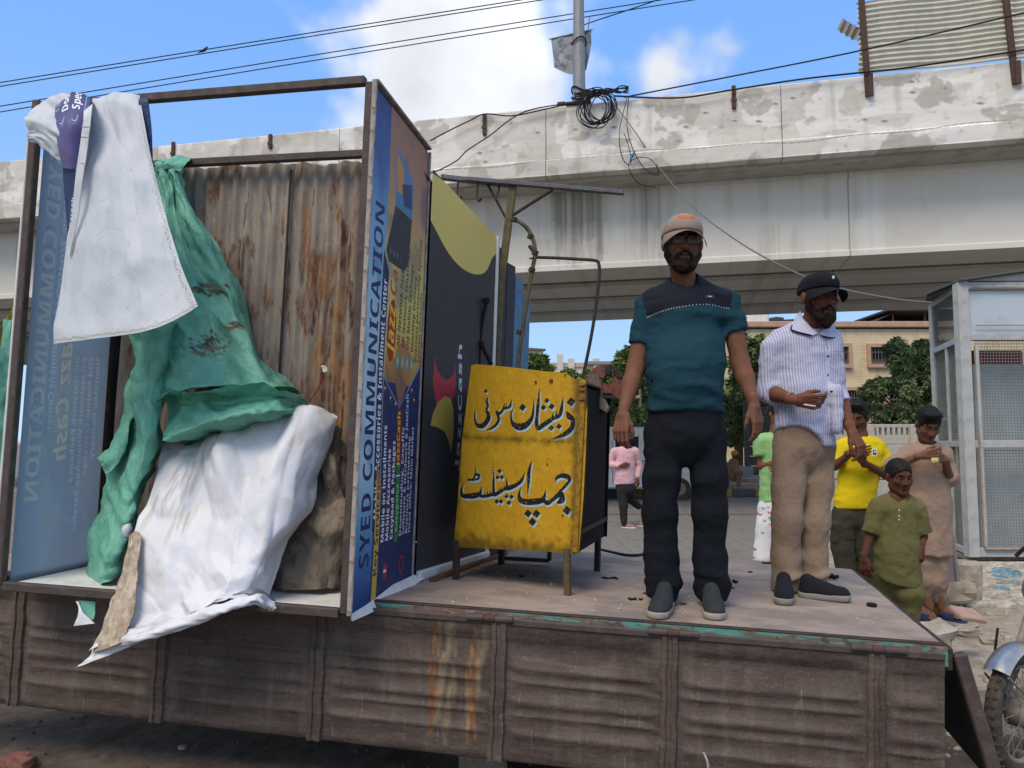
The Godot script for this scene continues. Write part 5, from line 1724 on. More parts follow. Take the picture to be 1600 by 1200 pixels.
	var pic := canvas(w2, h2, Color("3d3c40"))
	var sx := 640.0
	blot(pic, nz(w2, h2, 381, 0.01, 4), 0.55, 0.9, Color("4b4a4f"), 0.35)
	blot(pic, nz(w2, h2, 382, 0.03, 5), 0.68, 0.9, Color("77757a"), 0.2)
	var to := func(u: float, v: float) -> Vector2:
		var p: Vector2 = loc.call(u, v)
		return Vector2(p.x * sx + 20.0, (2.02 - p.y) * sx * 1.0 + 60.0)
	var wave := []
	for q in [[668, 335], [680, 358], [693, 384], [706, 404], [722, 420], [738, 428], [752, 428], [761, 420], [768, 404]]:
		wave.append(to.call(q[0], q[1]))
	var wl := []
	for i in 33: wl.append(cat(wave, i / 32.0))
	wl.append(Vector2(w2 + 40, wl[-1].y - 60)); wl.append(Vector2(w2 + 40, -40)); wl.append(Vector2(-40, -40)); wl.append(Vector2(-40, wl[0].y - 40))
	fill_poly(pic, wl, Color("d9c36e"))
	# the flame-like mark: red crescent over a yellow drop
	var red := []
	for q in [[680, 556], [682, 575], [690, 590], [700, 594], [709, 584], [712, 568], [712, 600], [708, 622], [695, 620], [686, 630], [681, 632], [676, 600]]: red.append(to.call(q[0], q[1]))
	fill_poly(pic, red, Color("b23a45"))
	var yel := []
	for q in [[672, 665], [676, 645], [684, 628], [694, 619], [703, 622], [707, 640], [707, 680], [704, 705], [700, 690], [694, 675], [684, 668]]: yel.append(to.call(q[0], q[1]))
	fill_poly(pic, yel, Color("bda34b"))
	var j0: Vector2 = to.call(716, 735)
	words(pic, "JazzCash", j0, 30, Color("d3d6dc"), 1.0, true, -PI / 2, 0.0, j0.y - to.call(727, 540).y)
	rng.seed = 8
	for k in 40:
		var p := Vector2(rng.randf() * w2, h2 - rng.randf() * rng.randf() * 500.0)
		stroke(pic, [Vector3(p.x, p.y, 1), Vector3(p.x + rng.randf_range(-20, 20), p.y + 12, 1.3), Vector3(p.x + rng.randf_range(-40, 40), p.y + 30, 1)], Color("6f6d6c"))
	var bm := mat(tex(pic), 0.5)
	var edge := [[0.0, 2.135], [0.4, 2.075], [0.79, 2.0], [dl, 1.985]]
	st = mb()
	st.set_smooth_group(0)
	var tops := func(s: float) -> float: return lerpf(2.135, 1.985, s / dl)
	for i in 8:
		for j in 16:
			var q := []
			for k in [[i, j], [i + 1, j], [i + 1, j + 1], [i, j + 1]]:
				var s: float = dl * k[0] / 8.0
				var y := lerpf(tops.call(s), 0.03, k[1] / 16.0)
				q.append([A + dd * s + Vector3(0, y, 0) + nrm * (0.008 * sin(k[1] * 0.8) * sin(k[0] * 0.39)), Vector2((s * sx + 20.0) / w2, ((2.02 - y) * sx + 60.0) / h2)])
			for k in [0, 1, 2, 0, 2, 3]:
				st.set_uv(q[k][1]); st.add_vertex(q[k][0])
	obj("black_yellow_panel", st, bm, o)
	st = mb()
	var D0 := A + dd * dl
	bar(st, D0 + Vector3(0, 0.02, 0) + nrm * 0.006, D0 + Vector3(0.0, 1.99, 0) + nrm * 0.006, 0.03, 0.012, nrm, 0.003)
	bar(st, A + Vector3(0, 0.02, 0) + nrm * 0.014, D0 + Vector3(0, 0.02, 0) + nrm * 0.014, 0.05, 0.03, nrm, 0.006)
	obj("white_strip", st, M.white_paint, o)
	st = mb()
	bar(st, A + Vector3(0.03, -0.0, 0) + nrm * 0.06, D0 + Vector3(0.03, -0.0, -0.2) + nrm * 0.06, 0.035, 0.04, Vector3.UP, 0.006)
	obj("bottom_rail", st, M.rust, o)
	# plank boards farther back
	var hts := [1.93, 1.86, 1.80, 1.70]
	for k in 4:
		st = mb()
		var s0 := dl + 0.012 + k * 0.135
		var p0 := A + dd * (s0 + 0.065) + Vector3(0, hts[k] * 0.5, 0) + nrm * (0.004 + 0.002 * k)
		bx(st, p0, Vector3(0.018, hts[k], 0.127), 0.003, Basis(nrm, Vector3.UP, nrm.cross(Vector3.UP)))
		obj("board", st, M.blue_board if k >= 2 else M.boards_dark, o)
	# top and far side so that the box is closed from the side
	st = mb()
	var E := A + dd * (dl + 0.54)
	quad(st, Vector3(KX0, 2.1, -0.43), Vector3(KX1, 2.1, -0.43), E + Vector3(-0.02, 1.66, 0), Vector3(KX0 + 0.1, 1.9, E.z))
	quad(st, Vector3(KX0, 0, -0.42), Vector3(KX0, 2.1, -0.42), Vector3(KX0 + 0.1, 1.9, E.z), Vector3(KX0 + 0.1, 0, E.z))
	quad(st, Vector3(KX0 + 0.1, 0, E.z), Vector3(KX0 + 0.1, 1.9, E.z), E + Vector3(-0.03, 1.66, 0), E + Vector3(-0.03, 0, 0))
	obj("rear_sheets", st, M.rust, o)
	# small junction: white switch on the iron with a red flex
	var sw := tz(507, 578, -0.37)
	var so := thing("light_switch", "small broken white switch with red flex on the rusty iron sheet", "switch", TB * base(sw))
	st = mb()
	bx(st, Vector3(0.004, 0, 0.0), Vector3(0.026, 0.026, 0.014), 0.003, Basis(Vector3.BACK, 0.3))
	bx(st, Vector3(-0.004, 0.016, 0.004), Vector3(0.022, 0.012, 0.01), 0.002)
	obj("plate", st, M.white_paint, so)
	st = mb()
	var l := []
	for q in [[505, 585], [497, 607], [487, 622], [481, 633]]: l.append(tz(q[0], q[1], -0.36) - sw)
	tube(st, smooth_line(l, 10), 0.003, 6)
	obj("flex", st, flat(Color("8a3a40"), 0.6), so)

func noise(sd: int, f: float, oct := 3, ridged := true) -> FastNoiseLite:
	var n := FastNoiseLite.new()
	n.seed = sd
	n.frequency = f
	n.fractal_octaves = oct
	n.fractal_type = FastNoiseLite.FRACTAL_RIDGED if ridged else FastNoiseLite.FRACTAL_FBM
	return n

func rows(list: Array) -> Array:      # each point: pixel u, v and the truck's z
	var o := []
	for r in list:
		var l := []
		for p in r: l.append(tz(p[0], p[1], p[2]))
		o.append(l)
	return o

func crumpled(m: StandardMaterial3D, strength: float, times: float) -> void:
	m.normal_enabled = true
	m.normal_texture = M.crumple
	m.normal_scale = strength

func cloths() -> void:
	# --- torn banner over the top left corner: pale back, printed front turned out along one strip
	var im := canvas(1024, 1024, Color("c3c9ce"))
	blot(im, nz(1024, 1024, 401, 0.004, 4), 0.4, 0.8, Color("b3bbc2"), 0.6)
	blot(im, nz(1024, 1024, 402, 0.012, 5), 0.76, 0.9, Color("a89c86"), 0.3)
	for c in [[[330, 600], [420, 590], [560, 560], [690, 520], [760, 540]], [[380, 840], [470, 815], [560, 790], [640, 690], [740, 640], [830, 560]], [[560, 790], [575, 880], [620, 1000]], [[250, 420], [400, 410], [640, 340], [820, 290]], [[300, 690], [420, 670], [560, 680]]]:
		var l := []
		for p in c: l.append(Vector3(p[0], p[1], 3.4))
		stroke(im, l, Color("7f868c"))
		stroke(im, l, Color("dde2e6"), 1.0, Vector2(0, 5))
	var grime := nz(1024, 1024, 403, 0.03, 5)
	var edge := canvas(1024, 1024, Color(0, 0, 0, 0))
	for k in 2:
		for y in range(90, 1024, 3):
			var x := 985 - (grime[y * 1024 + 500] % 40)
			edge.fill_rect(Rect2i(x, y, 6 + grime[y * 1024 + 90] % 16, 3), Color(0.52, 0.43, 0.34, 0.55))
	for x in range(0, 1024, 3):
		edge.fill_rect(Rect2i(x, 1010 - (grime[x + 30 * 1024] % 14), 3, 8), Color(0.56, 0.47, 0.33, 0.6))
	im.blend_rect(edge, Rect2i(0, 0, 1024, 1024), Vector2i.ZERO)
	var bm := mat(tex(im), 0.55)
	bm.metallic_specular = 0.45
	bm.backlight_enabled = true; bm.backlight = Color(0.10, 0.11, 0.12)
	crumpled(bm, 0.12, 1.0)
	var b0 := tz(140, 160, 0.3)
	var ban := thing("torn_banner", "torn pale vinyl banner slung over the kiosk's top left corner", "banner", TB * base(b0))
	var off := b0
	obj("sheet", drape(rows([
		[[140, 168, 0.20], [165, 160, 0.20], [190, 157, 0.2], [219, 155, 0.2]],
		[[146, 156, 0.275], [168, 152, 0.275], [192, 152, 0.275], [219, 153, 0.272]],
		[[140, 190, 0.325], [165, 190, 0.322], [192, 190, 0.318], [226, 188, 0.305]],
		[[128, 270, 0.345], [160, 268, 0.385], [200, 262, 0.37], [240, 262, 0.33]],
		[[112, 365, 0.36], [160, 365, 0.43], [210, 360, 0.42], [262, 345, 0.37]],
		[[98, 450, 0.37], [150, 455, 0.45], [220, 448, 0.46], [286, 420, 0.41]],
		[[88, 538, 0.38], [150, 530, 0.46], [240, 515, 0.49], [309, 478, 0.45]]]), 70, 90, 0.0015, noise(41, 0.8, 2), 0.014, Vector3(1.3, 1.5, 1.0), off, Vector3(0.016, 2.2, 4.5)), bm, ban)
	# the bunched shoulder at the corner
	obj("bunched_corner", drape(rows([
		[[52, 182, 0.2], [80, 168, 0.16], [110, 160, 0.16], [132, 165, 0.2]],
		[[45, 178, 0.31], [70, 163, 0.31], [100, 158, 0.31], [135, 160, 0.31]],
		[[46, 200, 0.36], [72, 190, 0.40], [104, 188, 0.40], [132, 196, 0.36]],
		[[47, 212, 0.34], [72, 216, 0.42], [104, 220, 0.43], [130, 228, 0.38]],
		[[52, 218, 0.32], [70, 233, 0.37], [95, 250, 0.40], [122, 268, 0.38]]]), 50, 50, 0.0015, noise(43, 1.6, 2), 0.018, Vector3(0.7, 2.2, 1.0), off, Vector3(0.035, 2.5, 5.0)), bm, ban)
	# printed strip
	var pi := canvas(256, 768, Color("363b66"))
	for y in 768: pi.fill_rect(Rect2i(0, y, 256, 1), Color("2c3558").lerp(Color("5c5a8c"), smoothstep(100, 480, y)))
	blot(pi, nz(256, 768, 405, 0.006, 3), 0.45, 0.75, Color("6a5578"), 0.5)
	words(pi, "Doorstep", Vector2(118, 330), 44, Color("e6eaf2"), 1.0, true, -PI / 2)
	words(pi, "Special D", Vector2(190, 330), 44, Color("e6eaf2"), 1.0, true, -PI / 2)
	words(pi, "s partn", Vector2(42, 300), 38, Color("7aa6c4"), 1.0, true, -PI / 2)
	pi.fill_rect(Rect2i(218, 0, 5, 400), Color("7fb6dc"))
	for x in [60, 150]:
		stroke(pi, [Vector3(x, 400, 6), Vector3(x + 22, 410, 8), Vector3(x + 34, 370, 5)], Color("a7c3e4"))
		stroke(pi, [Vector3(x + 4, 430, 4), Vector3(x + 30, 426, 4)], Color("8fa6d0"))
	var pm := mat(tex(pi), 0.5)
	obj("printed_strip", drape(rows([
		[[86, 170, 0.22], [108, 158, 0.2], [134, 160, 0.22]],
		[[88, 162, 0.335], [112, 143, 0.31], [142, 155, 0.33]],
		[[86, 195, 0.42], [108, 185, 0.445], [136, 185, 0.40]],
		[[92, 230, 0.44], [110, 225, 0.455], [130, 225, 0.41]],
		[[98, 262, 0.43], [112, 264, 0.445], [124, 262, 0.42]]]), 14, 26, 0.003, noise(45, 3.0), 0.006, Vector3.ONE, off), pm, ban)
	var pi2 := canvas(128, 512, Color("2f4068"))
	blot(pi2, nz(128, 512, 407, 0.01, 3), 0.4, 0.8, Color("243459"), 0.7)
	words(pi2, "Imam Bargah", Vector2(104, 500), 34, Color("d5deea"), 1.0, true, -PI / 2)
	obj("printed_tail", drape(rows([
		[[98, 258, 0.37], [112, 260, 0.375], [124, 258, 0.38]],
		[[101, 300, 0.365], [112, 302, 0.37], [118, 302, 0.375]],
		[[104, 350, 0.36], [108, 352, 0.365], [112, 352, 0.37]],
		[[105, 400, 0.36], [107, 402, 0.36], [108, 402, 0.36]]]), 8, 20, 0.003, noise(46, 3.0), 0.004, Vector3.ONE, off), mat(tex(pi2), 0.5), ban)
	obj("white_hem", drape(rows([
		[[132, 168, 0.3], [147, 162, 0.3]], [[131, 178, 0.415], [145, 166, 0.40]], [[129, 200, 0.425], [141, 198, 0.42]], [[120, 260, 0.435], [132, 262, 0.43]],
		[[112, 340, 0.42], [121, 342, 0.415]], [[106, 395, 0.40], [109, 400, 0.40]]]), 4, 30, 0.004, noise(47, 5.0), 0.004, Vector3.ONE, off), tri_mat(worn(408, Color("d8dadb"), Color("bfc2c4"), Color("e4e6e7")), 0.4, 0.6), ban)
	for v in [198, 214, 255]:
		var st := mb()
		tube(st, [tz(127, v, 0.445) - off, tz(139 - (v - 198) * 0.14, v + 1, 0.44) - off], 0.0025, 5)
		obj("hem_seam", st, flat(Color("8b9197")), ban)
	var pi3 := canvas(128, 512, Color("1f3357"))
	for l in [["MI", 20], ["D", 150]]:
		pass
	words(pi3, "UNIMI", Vector2(96, 500), 60, Color("6fa0c4"), 1.0, true, -PI / 2, 0.0, 430)
	words(pi3, "UNIMI", Vector2(94, 497), 54, Color("1f3357"), 1.0, true, -PI / 2, 0.0, 424)
	obj("navy_sliver", drape(rows([
		[[216, 158, 0.2], [231, 156, 0.2]], [[217, 154, 0.29], [231, 153, 0.285]], [[217, 172, 0.30], [233, 170, 0.295]], [[226, 205, 0.30], [237, 205, 0.29]], [[236, 252, 0.30], [239, 252, 0.29]]]), 6, 20, 0.003, null, 0.0, Vector3.ONE, off), mat(tex(pi3), 0.5), ban)

	# --- green tarpaulin
	var gi := canvas(1024, 1024, Color("74bba1"))
	blot(gi, nz(1024, 1024, 411, 0.004, 4), 0.4, 0.75, Color("62a892"), 0.5)
	blot(gi, nz(1024, 1024, 412, 0.012, 5, 2.0, 1.0), 0.55, 0.8, Color("8cc9b4"), 0.5)
	blot(gi, nz(1024, 1024, 414, 0.05, 4), 0.74, 0.9, Color("8fc4b2"), 0.2)
	var gi2 := gi.duplicate()
	rng.seed = 6
	var sm := []
	for k in 26:      # long rust and mud smears, low on the tarpaulin
		var y: float = [478, 505, 650, 690, 715][k % 5] + rng.randf_range(-12, 12)
		var x := rng.randf_range(240, 700)
		var l := []
		for q in 5: l.append(Vector3(x + q * rng.randf_range(20, 50), y + q * rng.randf_range(1, 9) + rng.randfn() * 3.0, rng.randf_range(4, 15) if q % 4 else 2.0))
		sm.append([l, [Color("4a3527"), Color("5c4634"), Color("6b5238"), Color("3d2e25"), Color("7b6a4b")][rng.randi() % 5]])
	for k in 34:
		var x := rng.randf_range(280, 640)
		var y := rng.randf_range(655, 750)
		sm.append([[Vector3(x, y, rng.randf_range(4, 10)), Vector3(x + rng.randf_range(8, 24), y + 4, 4)], [Color("51301f"), Color("5a3a26"), Color("7b6a4b")][k % 3]])
	smear(gi, sm, 4, 0.85)
	var gm := mat(tex(gi), 0.5); gm.metallic_specular = 0.45
	gm.backlight_enabled = true; gm.backlight = Color(0.5, 0.62, 0.55)
	for m in [gm]: crumpled(m, 0.9, 2.0)
	var gp := mat(tex(gi2), 0.5); gp.metallic_specular = 0.45
	gp.backlight_enabled = true; gp.backlight = Color(0.5, 0.62, 0.55)
	crumpled(gp, 0.9, 1.5)
	off = tz(270, 262, -0.2)
	var g := thing("green_tarpaulin", "creased green plastic tarpaulin draped down the rusty iron and knotted at the top bar", "tarpaulin", TB * base(off))
	obj("sheet", drape(rows([
		[[240, 262, -0.27], [250, 259, -0.25], [262, 259, -0.27], [272, 261, -0.25], [283, 264, -0.3]],
		[[244, 300, -0.26], [256, 300, -0.22], [268, 300, -0.26], [282, 302, -0.24], [296, 310, -0.33]],
		[[240, 390, -0.24], [266, 392, -0.16], [290, 385, -0.22], [316, 378, -0.2], [334, 385, -0.34]],
		[[236, 470, -0.2], [280, 470, -0.10], [322, 460, -0.16], [358, 452, -0.14], [384, 470, -0.35]],
		[[236, 530, -0.16], [290, 535, -0.02], [340, 527, -0.08], [376, 522, -0.10], [402, 550, -0.35]],
		[[235, 590, -0.08], [290, 602, 0.08], [352, 590, 0.02], [412, 588, 0.0], [452, 600, -0.30]],
		[[234, 636, 0.0], [280, 612, 0.14], [350, 603, 0.10], [432, 606, 0.06], [478, 630, -0.28]]]), 80, 110, 0.0015, noise(51, 1.1, 2), 0.012, Vector3(2.4, 0.8, 1.0), off, Vector3(0.055, 4.5, 6.5)), gm, g)
	# the fold that turns under and juts out
	obj("under_fold", drape(rows([
		[[240, 612, 0.02], [300, 606, 0.14], [380, 600, 0.16], [440, 606, 0.06], [480, 632, -0.25]],
		[[262, 640, -0.02], [310, 632, 0.02], [380, 625, 0.06], [440, 620, 0.02], [480, 634, -0.22]],
		[[252, 682, 0.12], [310, 655, 0.16], [380, 642, 0.17], [440, 632, 0.08], [478, 636, -0.2]],
		[[260, 688, 0.16], [312, 668, 0.20], [380, 650, 0.20], [440, 644, 0.10], [474, 638, -0.18]],
		[[290, 688, -0.1], [330, 682, -0.08], [390, 672, -0.06], [440, 655, -0.1], [470, 642, -0.2]],
		[[260, 700, -0.2], [330, 700, -0.2], [390, 690, -0.2], [440, 672, -0.22], [468, 655, -0.26]]]), 80, 60, 0.0015, noise(53, 1.6, 2), 0.008, Vector3(1.4, 1.6, 1), off, Vector3(0.045, 6.0, 3.5)), gp, g)
	# the long tail that falls on the left
	obj("hanging_tail", drape(rows([
		[[205, 516, -0.12], [222, 512, 0.0], [240, 505, 0.03], [262, 500, 0.0], [272, 505, -0.1]],
		[[208, 570, -0.12], [214, 570, 0.03], [236, 566, 0.06], [256, 566, 0.02], [268, 572, -0.1]],
		[[198, 625, -0.14], [214, 628, 0.05], [230, 628, 0.09], [244, 640, 0.05], [256, 640, -0.1]],
		[[178, 690, -0.14], [204, 690, 0.05], [222, 694, 0.12], [238, 700, 0.06], [246, 700, -0.1]],
		[[166, 750, -0.12], [184, 752, 0.05], [206, 760, 0.13], [226, 752, 0.08], [238, 745, -0.08]],
		[[152, 810, -0.10], [170, 812, 0.07], [194, 815, 0.14], [212, 800, 0.09], [218, 790, -0.05]],
		[[142, 870, -0.10], [158, 872, 0.08], [180, 870, 0.15], [198, 850, 0.1], [206, 835, -0.02]],
		[[140, 914, -0.10], [150, 916, 0.08], [166, 910, 0.15], [184, 885, 0.1], [196, 862, 0.0]]]), 60, 120, 0.0015, noise(55, 1.5, 2), 0.010, Vector3(2.6, 0.8, 1.0), off, Vector3(0.05, 2.6, 9.0)), gp, g)
	obj("side_flap", drape(rows([
		[[205, 640, -0.06], [206, 660, 0.08], [200, 700, 0.1]],
		[[192, 664, -0.06], [190, 690, 0.10], [186, 722, 0.1]],
		[[172, 700, -0.08], [168, 716, 0.08], [170, 740, 0.08]],
		[[154, 718, -0.1], [156, 720, 0.04], [158, 724, 0.04]]]), 16, 24, 0.003, noise(57, 4.0, 2), 0.006, Vector3.ONE, off, Vector3(0.03, 2.0, 4.0)), gp, g)
	obj("knot", drape(rows([
		[[246, 268, -0.24], [262, 262, -0.22], [282, 268, -0.24]],
		[[240, 256, -0.26], [264, 252, -0.22], [292, 254, -0.26]],
		[[246, 250, -0.30], [270, 246, -0.26], [298, 246, -0.3]],
		[[250, 256, -0.36], [276, 240, -0.34], [296, 246, -0.36]],
		[[252, 264, -0.38], [272, 256, -0.4], [290, 262, -0.38]]]), 24, 24, 0.0015, noise(58, 4.0, 3), 0.03, Vector3.ONE, off), gp, g)
	var st := mb()

	# --- white sheet over the heap, hanging out over the truck's side
	var wi := canvas(1024, 1024, Color("dddee2"))
	blot(wi, nz(1024, 1024, 421, 0.005, 4), 0.45, 0.8, Color("d2d5dc"), 0.6)
	blot(wi, nz(1024, 1024, 422, 0.008, 5), 0.7, 0.9, Color("cdc5a9"), 0.4)
	blot(wi, nz(1024, 1024, 423, 0.03, 5, 1.0, 4.0), 0.7, 0.9, Color("d9d6bd"), 0.4)
	rng.seed = 16
	var wsm := []
	for k in 22:
		var x := rng.randf_range(60, 300)
		var y := rng.randf_range(200, 470)
		wsm.append([[Vector3(x, y, 3), Vector3(x - 10, y + 40, rng.randf_range(5, 16)), Vector3(x - 16, y + 90, 4)], [Color("b9b09c"), Color("a59c88"), Color("c4bca9")][k % 3]])
	smear(wi, wsm, 8, 0.6)
	wsm.clear()
	for k in 8:
		var x := rng.randf_range(110, 240)
		var y := rng.randf_range(250, 420)
		wsm.append([[Vector3(x, y, 2), Vector3(x - 8, y + 26, 6), Vector3(x - 16, y + 60, 2)], Color("857b68")])
	smear(wi, wsm, 4, 0.4)
	var wm := mat(tex(wi), 0.5); wm.metallic_specular = 0.45
	wm.backlight_enabled = true; wm.backlight = Color(0.3, 0.3, 0.3)
	crumpled(wm, 0.22, 1.6)
	off = tz(330, 900, 0.2)
	var ws := thing("white_sheet", "big white plastic sheet thrown over the heap and hanging over the truck side", "sheet", TB * base(off))
	obj("sheet", drape(rows([
		[[262, 690, -0.200], [300, 694, -0.200], [330, 690, -0.200], [360, 684, -0.203], [400, 668, -0.220], [440, 650, -0.240], [480, 636, -0.260], [522, 650, -0.280]],
		[[252, 692, -0.060], [296, 692, -0.032], [330, 690, -0.031], [362, 680, 0.004], [400, 668, -0.019], [446, 648, -0.011], [484, 634, -0.065], [527, 655, -0.160]],
		[[240, 730, 0.050], [284, 735, 0.091], [318, 735, 0.088], [350, 725, 0.137], [392, 715, 0.116], [436, 706, 0.130], [474, 700, 0.050], [514, 704, -0.100]],
		[[226, 790, 0.120], [270, 800, 0.167], [306, 804, 0.161], [338, 800, 0.215], [382, 792, 0.195], [424, 784, 0.202], [456, 776, 0.121], [490, 764, -0.020]],
		[[212, 850, 0.180], [256, 870, 0.235], [294, 870, 0.230], [330, 868, 0.277], [372, 860, 0.253], [414, 850, 0.254], [438, 838, 0.169], [460, 828, 0.020]],
		[[200, 910, 0.240], [246, 925, 0.297], [286, 925, 0.295], [320, 922, 0.332], [360, 914, 0.307], [398, 904, 0.301], [420, 894, 0.226], [440, 884, 0.080]],
		[[182, 960, 0.280], [226, 964, 0.332], [266, 962, 0.336], [300, 956, 0.361], [340, 946, 0.344], [376, 936, 0.342], [400, 928, 0.283], [424, 940, 0.180]],
		[[150, 1018, 0.290], [195, 1000, 0.352], [240, 982, 0.360], [280, 968, 0.378], [322, 956, 0.369], [360, 946, 0.368], [394, 930, 0.325], [424, 948, 0.250]]]), 110, 120, 0.0015, noise(61, 1.0, 2), 0.010, Vector3(1.7, 1.0, 1.0), off, Vector3(0.085, 4.0, 4.0)), wm, ws)
	obj("rolled_hem", drape(rows([
		[[150, 1004, 0.30], [215, 984, 0.38], [290, 962, 0.39], [350, 945, 0.39], [396, 928, 0.36], [426, 940, 0.28]],
		[[132, 1030, 0.30], [205, 1000, 0.40], [285, 975, 0.42], [350, 955, 0.42], [398, 937, 0.38], [428, 952, 0.29]],
		[[110, 1046, 0.28], [195, 1014, 0.38], [280, 982, 0.40], [350, 960, 0.40], [398, 942, 0.36], [424, 954, 0.28]]]), 80, 14, 0.0015, noise(63, 3.0, 3), 0.010, Vector3.ONE, off, Vector3(0.03, 9.0, 1.5)), wm, ws)
	var di := canvas(512, 512, Color("c4b8a4"))
	blot(di, nz(512, 512, 431, 0.01, 5), 0.4, 0.7, Color("96826e"), 0.7)
	blot(di, nz(512, 512, 432, 0.03, 5), 0.5, 0.7, Color("b9ae9c"), 0.7)
	blot(di, nz(512, 512, 433, 0.02, 5), 0.58, 0.66, Color("7d5f54"), 0.5)
	var dm := tri_mat(tex(di), 0.45, 0.9, M.fine, 0.4)
	obj("soiled_side", drape(rows([
		[[205, 838, 0.13], [214, 830, 0.22], [222, 838, 0.24]],
		[[196, 880, 0.19], [206, 884, 0.28], [216, 890, 0.30]],
		[[180, 930, 0.25], [196, 936, 0.34], [212, 940, 0.35]],
		[[162, 975, 0.29], [180, 980, 0.37], [204, 975, 0.38]],
		[[148, 1020, 0.30], [168, 1014, 0.385], [196, 1002, 0.40]]]), 16, 30, 0.003, noise(65, 3.0, 4), 0.016, Vector3.ONE, off), dm, ws)
	st = mb()
	var k0 := tz(202, 826, 0.13) - off
	tube(st, [k0 + Vector3(-0.01, 0.03, 0), k0 + Vector3(0.0, 0.0, 0.01), k0 + Vector3(-0.012, -0.03, 0)], [0.012, 0.026, 0.014], 10)
	obj("twisted_end", st, wm, ws)
	# --- brown canvas crammed in the corner
	var ci := canvas(512, 512, Color("7d7263"))
	blot(ci, nz(512, 512, 441, 0.008, 4), 0.4, 0.75, Color("695f53"), 0.6)
	blot(ci, nz(512, 512, 442, 0.02, 5), 0.55, 0.8, Color("8a7f6d"), 0.6)
	var cm := mat(tex(ci), 0.95)
	crumpled(cm, 1.0, 1.5)
	off = tz(490, 915, -0.1)
	var cv := thing("canvas_heap", "dull brown crumpled canvas crammed between the white sheet and the sign box", "canvas", TB * base(off))
	obj("cloth", drape(rows([
		[[480, 668, -0.3], [510, 672, -0.3], [528, 690, -0.32], [534, 700, -0.34]],
		[[470, 720, -0.16], [500, 720, -0.14], [526, 726, -0.16], [536, 730, -0.24]],
		[[450, 780, -0.10], [490, 780, -0.06], [532, 784, -0.10], [541, 790, -0.2]],
		[[430, 820, -0.10], [480, 812, -0.03], [530, 800, -0.02], [542, 806, -0.16]],
		[[420, 870, -0.08], [470, 868, 0.0], [515, 862, 0.0], [538, 872, -0.14]],
		[[410, 922, -0.06], [460, 922, 0.02], [515, 920, 0.0], [541, 922, -0.14]]]), 60, 80, 0.003, noise(71, 1.5, 2), 0.012, Vector3(0.8, 1.6, 1.0), off, Vector3(0.10, 3.0, 5.0)), cm, cv)
	# --- a small torn flap under the frame and rubbish beyond the left edge
	off = tz(130, 955, 0.24)
	var fl := thing("torn_flap", "small torn white and green flap hanging under the kiosk's bottom bar", "flap", TB * base(off))
	obj("white_edge", drape(rows([[[118, 938, 0.25], [122, 940, 0.25]], [[124, 955, 0.27], [130, 957, 0.27]], [[116, 978, 0.28], [148, 974, 0.28]]]), 6, 10, 0.003, noise(73, 5.0), 0.01, Vector3.ONE, off), wm, fl)
	obj("green_inside", drape(rows([[[122, 938, 0.23], [148, 940, 0.23]], [[128, 955, 0.24], [148, 957, 0.24]], [[130, 966, 0.25], [147, 968, 0.25]]]), 6, 8, 0.003, noise(74, 5.0), 0.01, Vector3.ONE, off), gp, fl)
	off = tz(6, 600, -0.3)
	var rb := thing("green_sheet_bundle", "worn teal sheet standing beyond the left side of the kiosk", "sheet", TB * base(off))
	obj("cloth", drape(rows([[[8, 500, -0.3], [19, 500, -0.3]], [[-2, 560, -0.26], [16, 560, -0.3]], [[-14, 640, -0.24], [12, 640, -0.3]], [[-26, 720, -0.24], [8, 720, -0.3]]]), 10, 24, 0.004, noise(75, 4.0), 0.02, Vector3.ONE, off), gp, rb)
	off = tz(8, 520, -0.4)
	var yb := thing("yellow_bag", "crumpled yellow bag beyond the left side of the kiosk", "bag", TB * base(off))
	obj("cloth", drape(rows([[[22, 478, -0.45], [26, 482, -0.45]], [[4, 505, -0.35], [18, 510, -0.4]], [[-8, 535, -0.33], [8, 540, -0.38]], [[-10, 590, -0.36], [4, 570, -0.4]]]), 10, 20, 0.004, noise(77, 4.0), 0.03, Vector3.ONE, off), tri_mat(worn(451, Color("b9a43c"), Color("8f7c2c"), Color("cbb95a")), 0.4, 0.7), yb)

func urdu(im: Image, lines: Array, map: Callable, origin: Vector2, zoom: float, col: Color, off: Vector2, k: float) -> void:
	for l in lines:
		var pts := []
		for q in l:
			var c: Vector2 = map.call(origin.x + q[0] / zoom, origin.y + q[1] / zoom)
			pts.append(Vector3(c.x, c.y, q[2] / zoom * k))
		if pts.size() == 1:      # a dot: the pen's lozenge
			var r: float = pts[0].z * 0.62
			var c := Vector2(pts[0].x, pts[0].y) + off
			fill_poly(im, [c + Vector2(-r * 0.1, -r), c + Vector2(r, -r * 0.25), c + Vector2(r * 0.15, r * 0.9), c + Vector2(-r, r * 0.1)], col)
		else:
			stroke(im, pts, col, 1.0, off)

